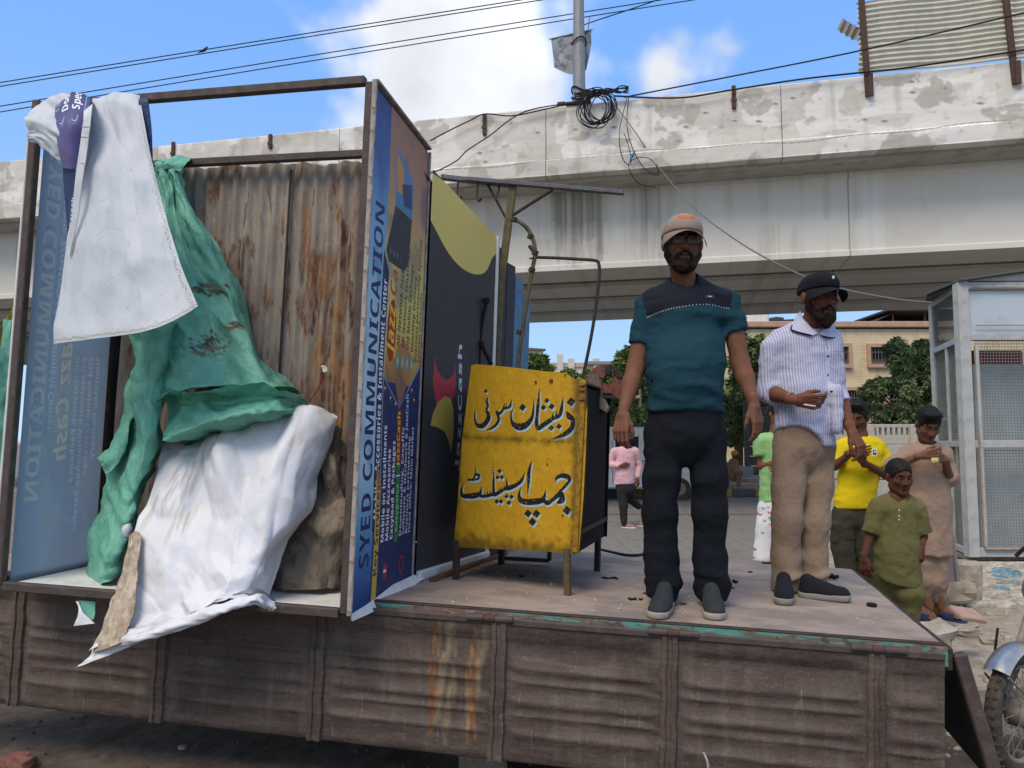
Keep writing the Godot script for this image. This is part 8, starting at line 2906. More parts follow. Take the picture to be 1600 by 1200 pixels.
func man_teal() -> void:
	var b := TB * ty(1075, 948)
	var D := -b.z
	var o := thing("person", "person in teal and navy T-shirt, black trousers and grey cap standing on the truck bed", "person", base(b))
	var q := func(u: float, v: float, dz := 0.0) -> Vector3: return at(u, v, D - dz) - b
	var sk := lin("7a5543")
	var hc: Vector3 = q.call(1066, 382, 0.03)
	var H := Transform3D(face_dir(Vector3(-0.06, -0.03, 1.0), Vector3(0.03, 1, 0), 1.07), hc)
	var body := ["body"]
	var j := job(0.004, M.skin, o, "body", body)
	head(j, H, sk, {"beard": 0.012, "neck": q.call(1070, 452, -0.02)})
	cap_hat(o, H, lin("99897c"), lin("857569"), func(p: Vector3, c: Color) -> Color:
		var l := H.affine_inverse() * p
		if l.z > 0.05 and absf(l.x - 0.004) < 0.038 and absf(l.y - 0.098) < 0.011 and fmod(absf(l.x * 130.0 + l.y * 30.0), 1.0) < 0.72: return lin("c0603f")
		return c)
	# spectacles
	var st := mb()
	for x: float in [-1.0, 1.0]:
		var l := []
		for i in 17:
			var a := TAU * i / 16.0
			l.append(H * Vector3(x * 0.032 + clampf(cos(a) * 0.032, -0.026, 0.026), -0.002 + clampf(sin(a) * 0.024, -0.017, 0.016), 0.101))
		tube(st, l, 0.0011, 6)
		tube(st, [H * Vector3(x * 0.057, 0.008, 0.101), H * Vector3(x * 0.074, 0.008, 0.088), H * Vector3(x * 0.082, 0.004, 0.0)], 0.0015, 6)
	tube(st, [H * Vector3(-0.007, 0.006, 0.102), H * Vector3(0.007, 0.006, 0.102)], 0.0015, 6)
	var gl := obj("spectacles", st, M.black, o)
	for x: float in [-1.0, 1.0]:
		st = mb()
		quad(st, H * Vector3(x * 0.032 - 0.025, 0.013, 0.1012), H * Vector3(x * 0.032 + 0.025, 0.013, 0.1012), H * Vector3(x * 0.032 + 0.025, -0.018, 0.1012), H * Vector3(x * 0.032 - 0.025, -0.018, 0.1012))
		obj("lens", st, M.glass, gl)
	# skin below the neck
	var k := job(0.014, M.skin, o, "body", body)
	var shl: Vector3 = q.call(1013, 484, -0.03); var shr: Vector3 = q.call(1139, 479, -0.03)
	var ell: Vector3 = q.call(993, 575, -0.02); var elr: Vector3 = q.call(1157, 568, -0.02)
	var wrl: Vector3 = q.call(974, 644, 0.07); var wrr: Vector3 = q.call(1178, 630, 0.05)
	k.cap(q.call(1070, 445, -0.02), q.call(1071, 475, -0.03), 0.054, 0.07, 0.03, sk)
	k.wide(q.call(1070, 490, -0.03), q.call(1070, 640, -0.02), 0.13, 0.135, 1.5, 0.03, sk)
	for a in [[shl, ell, wrl], [shr, elr, wrr]]:
		k.cap(a[0], a[1], 0.052, 0.043, 0.02, sk)
		k.cap(a[1], a[1].lerp(a[2], 0.35), 0.043, 0.041, 0.02, sk)
		k.cap(a[1].lerp(a[2], 0.35), a[2], 0.041, 0.027, 0.02, sk)
	for a in [[q.call(1038, 690), q.call(1030, 800), q.call(1034, 920, -0.05)], [q.call(1108, 690), q.call(1110, 800), q.call(1112, 924, -0.05)]]:
		k.cap(a[0], a[1], 0.075, 0.05, 0.02, sk)
		k.cap(a[1], a[2], 0.05, 0.035, 0.02, sk)
	var hl := job(0.0035, M.skin, o, "body", body)
	hand(hl, wrl, q.call(966, 692, 0.10) - wrl, Vector3(0.75, 0, 0.65), Vector3(0.4, 0, -0.9), sk, 1.0, [0.35, 0.55, 0.4])
	hand(job(0.0035, M.skin, o, "body", body), wrr, q.call(1190, 690, 0.06) - wrr, Vector3(-0.75, 0, 0.65), Vector3(-0.4, 0, -0.9), sk, 1.0, [0.22, 0.35, 0.25])
	# shirt
	var im := canvas(512, 512, Color("183c47"))
	var S := 3.34 / F
	var t := func(u: float, v: float) -> Vector2:
		var p: Vector3 = q.call(u, v)
		return Vector2((p.x + 0.4) / 0.8 * 512.0, (1.62 - p.y) / 0.8 * 512.0)
	var yoke := [t.call(1003, 452), t.call(1002, 470), t.call(1009, 498), t.call(1030, 490), t.call(1060, 484), t.call(1100, 480), t.call(1135, 484), t.call(1141, 470), t.call(1142, 448), t.call(1142, 420), t.call(1003, 420)]
	fill_poly(im, yoke, Color("1b1d27"))
	var l2 := []
	for p in [[1009, 498], [1030, 490], [1060, 484], [1100, 480], [1135, 484]]: l2.append(Vector3(t.call(p[0], p[1]).x, t.call(p[0], p[1]).y, 3.2))
	stroke(im, l2, Color("c9cdc6"))
	var lb: Vector2 = t.call(1104, 467)
	im.fill_rect(Rect2i(int(lb.x) - 14, int(lb.y) - 4, 29, 9), Color("4a5163"))
	im.fill_rect(Rect2i(int(lb.x) - 12, int(lb.y) - 3, 25, 7), Color("2c2f3c"))
	im.fill_rect(Rect2i(int(lb.x) - 6, int(lb.y) - 1, 12, 3), Color("c9ccd2"))
	im.fill_rect(Rect2i(int(lb.x) + 9, int(lb.y) - 2, 3, 5), Color("a3363c"))
	blot(im, nz(512, 512, 601, 0.08, 3), 0.5, 0.9, Color("163a45"), 0.25)
	var sm := mat(tex(im), 0.9)
	sm.normal_enabled = true; sm.normal_texture = M.crumple; sm.normal_scale = 0.4
	var s := job(0.0105, sm, o, "shirt")
	s.uv = Transform3D(Basis.from_scale(Vector3(1.0 / 0.8, -1.0 / 0.8, 1)), Vector3(0.5, 1.62 / 0.8, 0))
	folds(s, 31, 0.013, 1.0, Vector3(2.2, 5.5, 2.2))
	s.wide(q.call(1020, 480, -0.03), q.call(1132, 476, -0.03), 0.064, 0.064, 1.0, 0.05)
	s.wide(q.call(1068, 495, -0.02), q.call(1071, 560, 0.0), 0.166, 0.166, 1.55, 0.06)
	s.wide(q.call(1071, 560, 0.0), q.call(1070, 650, 0.0), 0.166, 0.176, 1.42, 0.05)
	s.ell(q.call(1072, 588, 0.07), Vector3(0.14, 0.14, 0.085), 0.06)
	s.cap(q.call(1024, 470, -0.03), q.call(1069, 444, -0.03), 0.046, 0.060, 0.04)
	s.cap(q.call(1120, 467, -0.03), q.call(1070, 444, -0.03), 0.046, 0.060, 0.04)
	for a in [[shl, q.call(1004, 537, -0.025), 0.058, 0.058], [shr, q.call(1149, 518, -0.025), 0.058, 0.058]]:
		var dir: Vector3 = (a[1] - a[0]).normalized()
		var c := s.cap(a[0], a[1] + dir * 0.05, a[2], a[3], 0.03)
		c.cuts = [[dir, dir.dot(a[1])]]
	var nk := s.cap(q.call(1068, 420, 0.02), q.call(1070, 444, 0.0), 0.060, 0.061, 0.006)
	nk.op = 1
	s.plane(Vector3(-0.03, -1, 0), q.call(1070, 642), 0.012)
	# trousers
	var tr := job(0.0105, pants(q, "12161d", [[1071, 644, 1071, 690], [1067, 646, 1067, 684], [1014, 648, 1024, 662], [1024, 662, 1042, 666], [1128, 648, 1118, 661], [1118, 661, 1100, 665]], [[1040, 735, 30], [1108, 740, 30], [1030, 795, 24], [1110, 800, 24]], "191d24"), o, "trousers")
	tr.uv = PANTS_UV
	var tc := Color.WHITE
	folds(tr, 37, 0.008, 1.0, Vector3(4.0, 6.0, 4.0))
	tr.wide(q.call(1070, 640, 0.0), q.call(1070, 672, 0.0), 0.160, 0.168, 1.38, 0.04, tc)
	for a in [[1038, 680, 1034, 745, 1031, 800, 1033, 870, 1036, 922], [1104, 680, 1108, 745, 1109, 800, 1110, 870, 1112, 928]]:
		tr.wide(q.call(a[0], a[1]), q.call(a[2], a[3]), 0.092, 0.080, 1.12, 0.02, tc)
		tr.cap(q.call(a[2], a[3]), q.call(a[4], a[5], -0.01), 0.080, 0.073, 0.03, tc)
		tr.cap(q.call(a[4], a[5], -0.01), q.call(a[6], a[7], -0.035), 0.073, 0.073, 0.03, tc)
		tr.cap(q.call(a[6], a[7], -0.03), q.call(a[8], a[9] + 2, -0.035), 0.073, 0.070, 0.03, tc)
		for r in 3:      # cloth heaped on the shoe
			var y: float = a[9] - 26 + r * 12
			tr.ell(q.call(a[8] + (r - 1) * 2, y, -0.03), Vector3(0.076, 0.014, 0.076), 0.02, tc, Basis(Vector3.BACK, 0.2 * (r - 1)) * Basis(Vector3.RIGHT, -0.3))
	tr.plane(Vector3(0, -1, -0.25), q.call(1070, 943, 0.02), 0.01)
	tr.plane(Vector3.UP, q.call(1070, 634), 0.01)
	for a in [[1037, 930, 1027, 969], [1112, 936, 1119, 971]]:
		var toe: Vector3 = TB * ty(a[2], a[3]) - b
		var heel := toe + Vector3(0.088 if a[2] < 1100 else 0.045, 0.0, -0.26)
		heel.y = (TB * Vector3((TB.affine_inverse() * (heel + b)).x, 0, (TB.affine_inverse() * (heel + b)).z)).y - b.y + 0.003
		toe.y = heel.y
		shoe(o, heel, toe, lin("34353a"), lin("9d978c"), 1.03)

func man_striped() -> void:
	var b := TB * ty(1252, 926)
	var D := -b.z
	var o := thing("person", "person in striped lilac shirt, beige trousers and black cap standing on the truck bed", "person", base(b))
	var q := func(u: float, v: float, dz := 0.0) -> Vector3: return at(u, v, D - dz) - b
	var sk := lin("754f3d")
	var H := Transform3D(face_dir(Vector3(0.22, -0.06, 1.0), Vector3(0.02, 1, 0.06), 1.05), q.call(1279, 466, 0.06))
	var body := ["body"]
	head(job(0.0042, M.skin, o, "body", body), H, sk, {"beard": 0.020, "neck": q.call(1262, 520, -0.02), "mouth": 0.004, "gaze": 0.002})
	cap_hat(o, H, lin("17181d"), lin("121318"), func(p: Vector3, c: Color) -> Color:
		var l := H.affine_inverse() * p
		if l.z > 0.05 and absf(l.x - 0.012 - (l.y - 0.09) * 0.5) < 0.006 and absf(l.y - 0.09) < 0.008: return lin("c9c9c9")
		return c)
	var k := job(0.014, M.skin, o, "body", body)
	var shl: Vector3 = q.call(1206, 545, -0.02); var shr: Vector3 = q.call(1298, 548, 0.02)
	var ell: Vector3 = q.call(1199, 612, -0.02); var elr: Vector3 = q.call(1308, 615, 0.0)
	var wrl: Vector3 = q.call(1243, 625, 0.17); var wrr: Vector3 = q.call(1330, 672, 0.10)
	k.cap(q.call(1264, 505, 0.0), q.call(1258, 535, -0.02), 0.052, 0.07, 0.03, sk)
	k.wide(q.call(1257, 545, -0.02), q.call(1255, 660, -0.02), 0.125, 0.12, 1.5, 0.03, sk)
	for a in [[shl, ell, wrl], [shr, elr, wrr]]:
		k.cap(a[0], a[1], 0.048, 0.040, 0.02, sk)
		k.cap(a[1], a[1].lerp(a[2], 0.35), 0.040, 0.038, 0.02, sk)
		k.cap(a[1].lerp(a[2], 0.35), a[2], 0.038, 0.026, 0.02, sk)
	for a in [[q.call(1234, 700), q.call(1232, 800), q.call(1228, 905)], [q.call(1277, 700, -0.05), q.call(1273, 800, -0.05), q.call(1270, 905, -0.05)]]:
		k.cap(a[0], a[1], 0.07, 0.05, 0.02, sk)
		k.cap(a[1], a[2], 0.05, 0.035, 0.02, sk)
	hand(job(0.0038, M.skin, o, "body", body), wrl, Vector3(0.85, -0.12, 0.28), Vector3(0.15, 0.85, 0.5), Vector3(0.3, -0.3, -0.9), sk, 1.0, [0.5, 0.6, 0.45])
	hand(job(0.0038, M.skin, o, "body", body), wrr, Vector3(0.35, -0.8, 0.25), Vector3(-0.75, -0.1, 0.6), Vector3(-0.5, -0.4, -0.7), sk, 1.0, [0.5, 0.6, 0.5])
	# a thread round the wrist, a cigarette between the fingers
	var st := mb()
	var l := []
	var ax := (wrl - ell).normalized()
	var e1 := ax.cross(Vector3.UP).normalized()
	for i in 17: l.append(wrl - ax * 0.035 + (e1 * cos(TAU * i / 16.0) + e1.cross(ax) * sin(TAU * i / 16.0)) * 0.031)
	tube(st, l, 0.0032, 6)
	obj("wristband", st, flat(Color("8f9a78"), 0.8), o)
	st = mb()
	tube(st, [Vector3.ZERO, Vector3(0.05, -0.01, 0.02)], 0.0032, 8)
	tag(obj("cigarette", st, M.white_paint, self, base(b + q.call(1256, 632, 0.24))), "white cigarette between the fingers of the striped man's raised hand", "cigarette")
	# shirt with fine stripes
	var im := canvas(512, 512, Color("a7a9c2"))
	for x in range(0, 512, 8):
		im.fill_rect(Rect2i(x, 0, 3, 512), Color("c3c5d8"))
		im.fill_rect(Rect2i(x + 5, 0, 1, 512), Color("8e90ac"))
	blot(im, nz(512, 512, 611, 0.02, 4), 0.5, 0.8, Color("b4b6cc"), 0.4)
	var t := func(u: float, v: float) -> Vector2:
		var p: Vector3 = q.call(u, v)
		return Vector2((p.x + 0.4) / 0.8 * 512.0, (1.6 - p.y) / 0.8 * 512.0)
	var pl := []
	for p in [[1279, 520], [1283, 550], [1284, 580], [1285, 620], [1287, 650]]: pl.append(Vector3(t.call(p[0], p[1]).x, t.call(p[0], p[1]).y, 16))
	stroke(im, pl, Color("b9bbd2"))
	for x in [-8, 8]:
		stroke(im, pl.map(func(p): return Vector3(p.x + x, p.y, 1.4)), Color("83859f"))
	stroke(im, [Vector3(t.call(1279, 522).x, t.call(1279, 522).y, 3), Vector3(t.call(1283, 548).x, t.call(1283, 548).y, 3)], Color("1c1b22"))
	for v in [559, 588, 614]:
		var p: Vector2 = t.call(1284, v)
		stroke(im, [Vector3(p.x, p.y, 6), Vector3(p.x + 1, p.y + 1, 6)], Color("1d1c24"))
	var pk: Vector2 = t.call(1292, 552)
	im.fill_rect(Rect2i(int(pk.x), int(pk.y), 44, 2), Color("83859f"))
	var sm := mat(tex(im), 0.88)
	sm.normal_enabled = true; sm.normal_texture = M.crumple; sm.normal_scale = 0.4
	var s := job(0.0105, sm, o, "shirt")
	s.uv = Transform3D(Basis.from_scale(Vector3(1.0 / 0.8, -1.0 / 0.8, 1)), Vector3(0.5, 1.6 / 0.8, 0))
	folds(s, 41, 0.010, 1.0, Vector3(2.6, 5.0, 2.6))
	s.wide(q.call(1216, 542, -0.02), q.call(1294, 540, 0.01), 0.056, 0.056, 1.0, 0.05)
	s.wide(q.call(1256, 548, -0.01), q.call(1258, 610, 0.0), 0.138, 0.138, 1.45, 0.06)
	s.wide(q.call(1258, 610, 0.0), q.call(1256, 690, -0.005), 0.138, 0.156, 1.32, 0.05)
	s.cap(q.call(1220, 528, -0.02), q.call(1262, 514, -0.02), 0.046, 0.056, 0.04)
	s.cap(q.call(1298, 528, 0.01), q.call(1264, 514, -0.02), 0.044, 0.056, 0.04)
	s.cap(q.call(1306, 610, 0.10), q.call(1308, 672, 0.11), 0.030, 0.026, 0.03)
	for a in [[shl, ell, 0.055, 0.052, 0], [shr, elr, 0.052, 0.048, 0]]:
		s.cap(a[0], a[1], a[2], a[3], 0.03)
		var dir: Vector3 = ((wrl if a[1] == ell else wrr) - a[1]).normalized()
		var c := s.cap(a[1], a[1] + dir * 0.10, a[3], 0.056, 0.02)
		c.cuts = [[dir, dir.dot(a[1] + dir * 0.055)]]
	var nk := s.cap(q.call(1270, 480, 0.04), q.call(1264, 522, -0.01), 0.060, 0.064, 0.006)
	nk.op = 1
	# curved tails: long at the sides and right front, short over the belt
	s.plane(Vector3(0, -1, 0), q.call(1260, 698, 0.1), 0.012)
	var hm := s.ell(q.call(1248, 708, 0.16), Vector3(0.158, 0.150, 0.30), 0.01)
	hm.op = 1
	# turned-down collar, black along its edge
	var cm := flat(Color("b3b5cb"), 0.85)
	var st3 := mb()
	for e in [[[[1250, 486, -0.05], [1256, 496, 0.02], [1264, 508, 0.06], [1278, 521, 0.082]], [[1240, 500, -0.05], [1238, 508, 0.02], [1238, 516, 0.065], [1268, 524, 0.098]]], [[[1292, 486, -0.02], [1293, 498, 0.03], [1289, 510, 0.065], [1280, 521, 0.082]], [[1300, 500, -0.02], [1304, 510, 0.03], [1304, 527, 0.07], [1286, 525, 0.096]]]]:
		var rr := []
		for l4 in e:
			var pp := []
			for p in l4: pp.append(q.call(p[0], p[1], p[2]))
			rr.append(pp)
		obj("collar", drape(rr, 12, 3, 0.004), cm, o)
		tube(st3, smooth_line(rr[1], 12), 0.0042, 6)
	obj("collar_trim", st3, M.black, o)
	var tr := job(0.0105, pants(q, "8f7a67", [[1275, 662, 1276, 700], [1279, 662, 1279, 690], [1222, 664, 1210, 690], [1219, 666, 1216, 690], [1234, 700, 1226, 915], [1277, 705, 1268, 900]], [[1240, 740, 26], [1236, 830, 22], [1282, 760, 20]], "9b8672"), o, "trousers")
	tr.uv = PANTS_UV
	var tc := Color.WHITE
	folds(tr, 47, 0.008, 1.0, Vector3(4.0, 3.2, 4.0))
	tr.wide(q.call(1254, 660, -0.01), q.call(1256, 690, -0.015), 0.140, 0.152, 1.5, 0.04, tc)
	for a in [[1235, 700, 1232, 760, 1230, 812, 1228, 870, 1226, 918, 0.0], [1277, 700, 1276, 760, 1273, 812, 1270, 870, 1270, 914, -0.05]]:
		tr.wide(q.call(a[0], a[1], a[10]), q.call(a[2], a[3], a[10]), 0.088, 0.079, 1.1, 0.02, tc)
		tr.cap(q.call(a[2], a[3], a[10]), q.call(a[4], a[5], a[10] + 0.015), 0.078, 0.071, 0.03, tc)
		tr.cap(q.call(a[4], a[5], a[10] + 0.015), q.call(a[6], a[7], a[10] - 0.01), 0.071, 0.069, 0.03, tc)
		tr.cap(q.call(a[6], a[7], a[10] - 0.01), q.call(a[8], a[9], a[10]), 0.069, 0.068, 0.03, tc)
		tr.ell(q.call(a[8] + 3, a[9] - 16, a[10] + 0.01), Vector3(0.076, 0.016, 0.074), 0.02, tc, Basis(Vector3.BACK, 0.25))
	tr.plane(Vector3.DOWN, q.call(1250, 926), 0.01)
	tr.plane(Vector3.UP, q.call(1250, 655), 0.01)
	for a in [[1226, 947, 0.085, -0.25], [1325, 941, -0.19, -0.10]]:
		var toe: Vector3 = TB * ty(a[0], a[1]) - b
		var heel := toe + Vector3(a[2], 0, a[3])
		toe.y = heel.y + 0.003
		shoe(o, heel + Vector3(0, 0.004, 0), toe, lin("1d1e22"), lin("8b8780"), 1.0)

func simple_body(o: Node3D, q: Callable, c: Dictionary, cell: float) -> void:
	# limbs given as joints; c.arms and c.legs hold [shoulder, elbow, wrist] and [hip, knee, ankle]
	var sk: Color = c.skin
	var s: float = c.get("size", 1.0)
	var k := job(cell, M.skin, o, "body", ["body"])
	k.cap(c.neck, c.chest, 0.05 * s, 0.06 * s, 0.03, sk)
	k.wide(c.chest, c.hips, 0.11 * s, 0.11 * s, 1.4, 0.03, sk)
	for a in c.arms:
		k.cap(a[0], a[1], 0.043 * s, 0.036 * s, 0.02, sk)
		k.cap(a[1], a[2], 0.037 * s, 0.025 * s, 0.02, sk)
	for a in c.legs:
		k.cap(a[0], a[1], 0.068 * s, 0.048 * s, 0.02, sk)
		k.cap(a[1], a[2], 0.047 * s, 0.033 * s, 0.02, sk)

func man_pink() -> void:
	var D := 13.4
	var b := gnd(978, 826); D = -b.z
	var o := thing("person", "person in pale pink shirt and dark trousers standing far back, hand on hip", "person", base(b))
	var q := func(u: float, v: float, dz := 0.0) -> Vector3: return at(u, v, D - dz) - b
	var sk := lin("6a4838")
	var H := Transform3D(face_dir(Vector3(0.25, -0.1, 1.0)), q.call(983, 682, 0.03))
	var j := job(0.008, M.skin, o, "body", ["body"])
	head(j, H, sk, {"beard": 0.012, "neck": q.call(977, 700)})
	hair_on(job(0.010, M.hair, o, "hair"), H)
	var shl: Vector3 = q.call(960, 706); var shr: Vector3 = q.call(994, 706)
	var ell: Vector3 = q.call(951, 726, -0.02); var wrl: Vector3 = q.call(970, 728, 0.15)
	var elr: Vector3 = q.call(999, 728, -0.05); var wrr: Vector3 = q.call(996, 748, 0.02)
	simple_body(o, q, {"skin": sk, "neck": q.call(980, 694), "chest": q.call(977, 706), "hips": q.call(976, 750), "arms": [[shl, ell, wrl], [shr, elr, wrr]], "legs": [[q.call(972, 755), q.call(974, 790), q.call(975, 820)], [q.call(986, 755), q.call(985, 780, -0.2), q.call(998, 792, -0.3)]]}, 0.02)
	hand(job(0.008, M.skin, o, "body", ["body"]), wrl, Vector3(0.9, 0.1, 0.3), Vector3(0, 1, 0.2), Vector3(0, 0, -1), sk, 1.0)
	hand(job(0.008, M.skin, o, "body", ["body"]), wrr, Vector3(0.1, -1, 0.1), Vector3(-0.7, 0, 0.6), Vector3(-0.4, 0, -0.8), sk, 1.0)
	var s := job(0.016, M.cloth, o, "shirt")
	var pc := lin("d3a9ae")
	folds(s, 51, 0.009, 1.0, Vector3(4, 7, 4))
	s.wide(q.call(964, 705), q.call(991, 705), 0.075, 0.075, 1.0, 0.05, pc)
	s.wide(q.call(977, 712), q.call(976, 758), 0.165, 0.185, 1.3, 0.06, pc)
	s.cap(shl, ell, 0.068, 0.06, 0.03, pc); s.cap(ell, ell.lerp(wrl, 0.8), 0.06, 0.045, 0.03, pc)
	s.cap(shr, elr, 0.066, 0.056, 0.03, pc); s.cap(elr, elr.lerp(wrr, 0.8), 0.056, 0.045, 0.03, pc)
	s.plane(Vector3(0.05, -1, 0), q.call(976, 756), 0.02)
	var tr := job(0.016, M.cloth, o, "trousers")
	var tc := lin("2b2c30")
	folds(tr, 53, 0.010, 1.0, Vector3(5, 6, 5))
	tr.wide(q.call(976, 752), q.call(978, 762), 0.155, 0.155, 1.25, 0.04, tc)
	tr.cap(q.call(971, 762), q.call(974, 790), 0.095, 0.075, 0.03, tc); tr.cap(q.call(974, 790), q.call(975, 816), 0.075, 0.055, 0.03, tc)
	tr.cap(q.call(985, 762), q.call(985, 780, -0.2), 0.09, 0.072, 0.03, tc); tr.cap(q.call(985, 780, -0.2), q.call(998, 791, -0.3), 0.07, 0.055, 0.03, tc)
	shoe(o, q.call(972, 826, -0.05) * Vector3(1, 0, 1), q.call(993, 826, 0.06) * Vector3(1, 0, 1), lin("8b7468"), lin("d8d2c8"), 1.1)
	shoe(o, q.call(996, 800, -0.32) * Vector3(1, 0, 1), q.call(1010, 800, -0.22) * Vector3(1, 0, 1), lin("8b7468"), lin("d8d2c8"), 1.0)

func green_child() -> void:
	var D := 6.9
	var b := at(1195, 700, D); b.y = 0.0
	var o := thing("person", "person in light green T-shirt and patterned white trousers, half hidden behind the beige trousers", "person", base(b))
	var q := func(u: float, v: float, dz := 0.0) -> Vector3: return at(u, v, D - dz) - b
	var sk := lin("7d4f3c")
	var hc: Vector3 = q.call(1215, 648)
	var H := Transform3D(face_dir(Vector3(0.3, 0, 1), Vector3.UP, 0.92), hc)
	head(job(0.008, M.skin, o, "body", ["body"]), H, sk, {"neck": q.call(1212, 672)})
	hair_on(job(0.01, M.hair, o, "hair"), H)
	var shl: Vector3 = q.call(1188, 690); var shr: Vector3 = q.call(1238, 690)
	var ell: Vector3 = q.call(1189, 728); var wrl: Vector3 = q.call(1216, 722, 0.14)
	var elr: Vector3 = q.call(1244, 730); var wrr: Vector3 = q.call(1226, 735, 0.16)
	simple_body(o, q, {"skin": sk, "size": 0.9, "neck": q.call(1212, 668), "chest": q.call(1212, 690), "hips": q.call(1212, 780), "arms": [[shl, ell, wrl], [shr, elr, wrr]], "legs": [[q.call(1200, 790), q.call(1197, 850), Vector3(-0.02, 0.08, 0.0)], [q.call(1226, 790), q.call(1230, 850), Vector3(0.22, 0.08, 0.0)]]}, 0.016)
	for w in [wrl, wrr]:
		hand(job(0.007, M.skin, o, "body", ["body"]), w, Vector3(0.8 if w == wrl else -0.8, 0.1, 0.3), Vector3(0, 1, 0.3), Vector3(0, 0, -1), sk, 0.9)
	for x in [-0.02, 0.22]:
		var f := job(0.009, M.skin, o, "body", ["body"])
		bare_foot(f, Vector3(x, 0, -0.07), Vector3(x - 0.02, 0, 0.15), sk, 0.95)
	var s := job(0.013, M.cloth, o, "shirt")
	var gc := lin("8cb877")
	folds(s, 61, 0.009, 1.0, Vector3(4, 7, 4))
	s.wide(q.call(1193, 688), q.call(1234, 688), 0.06, 0.06, 1.0, 0.05, gc)
	s.wide(q.call(1212, 700), q.call(1212, 790), 0.135, 0.14, 1.3, 0.05, gc)
	for a in [[shl, q.call(1188, 712)], [shr, q.call(1243, 712)]]:
		var dir: Vector3 = (a[1] - a[0]).normalized()
		var c := s.cap(a[0], a[1] + dir * 0.05, 0.06, 0.066, 0.02, gc)
		c.cuts = [[dir, dir.dot(a[1])]]
	s.plane(Vector3(0.15, -1, 0), q.call(1200, 784), 0.012)
	var im := canvas(256, 512, Color("d9dadd"))
	rng.seed = 31
	for i in 110:
		var p := Vector2(rng.randf() * 256, rng.randf() * 512)
		var c: Color = [Color("b8424e"), Color("3f8d80"), Color("5a8fae"), Color("c97a86"), Color("2f7d72")][i % 5]
		stroke(im, [Vector3(p.x - 4, p.y - 4, 3), Vector3(p.x, p.y + 3, 6), Vector3(p.x + 5, p.y - 2, 4)], c)
		stroke(im, [Vector3(p.x, p.y, 2), Vector3(p.x + 1, p.y, 2)], Color("e6e6e6"))
	var tr := job(0.013, mat(tex(im), 0.9), o, "trousers")
	tr.uv = Transform3D(Basis.from_scale(Vector3(1.0 / 0.5, -1.0, 1)), Vector3(0.4, 1.0, 0))
	folds(tr, 63, 0.008, 1.0, Vector3(5, 4, 5))
	tr.wide(q.call(1212, 778), q.call(1212, 795), 0.13, 0.135, 1.25, 0.04)
	tr.cap(q.call(1200, 795), q.call(1193, 876), 0.088, 0.092, 0.03)
	tr.cap(q.call(1226, 795), q.call(1234, 900), 0.088, 0.088, 0.03)
	var low: Vector3 = q.call(1193, 876)
	tr.plane(Vector3.DOWN, Vector3(0, low.y, 0), 0.01)

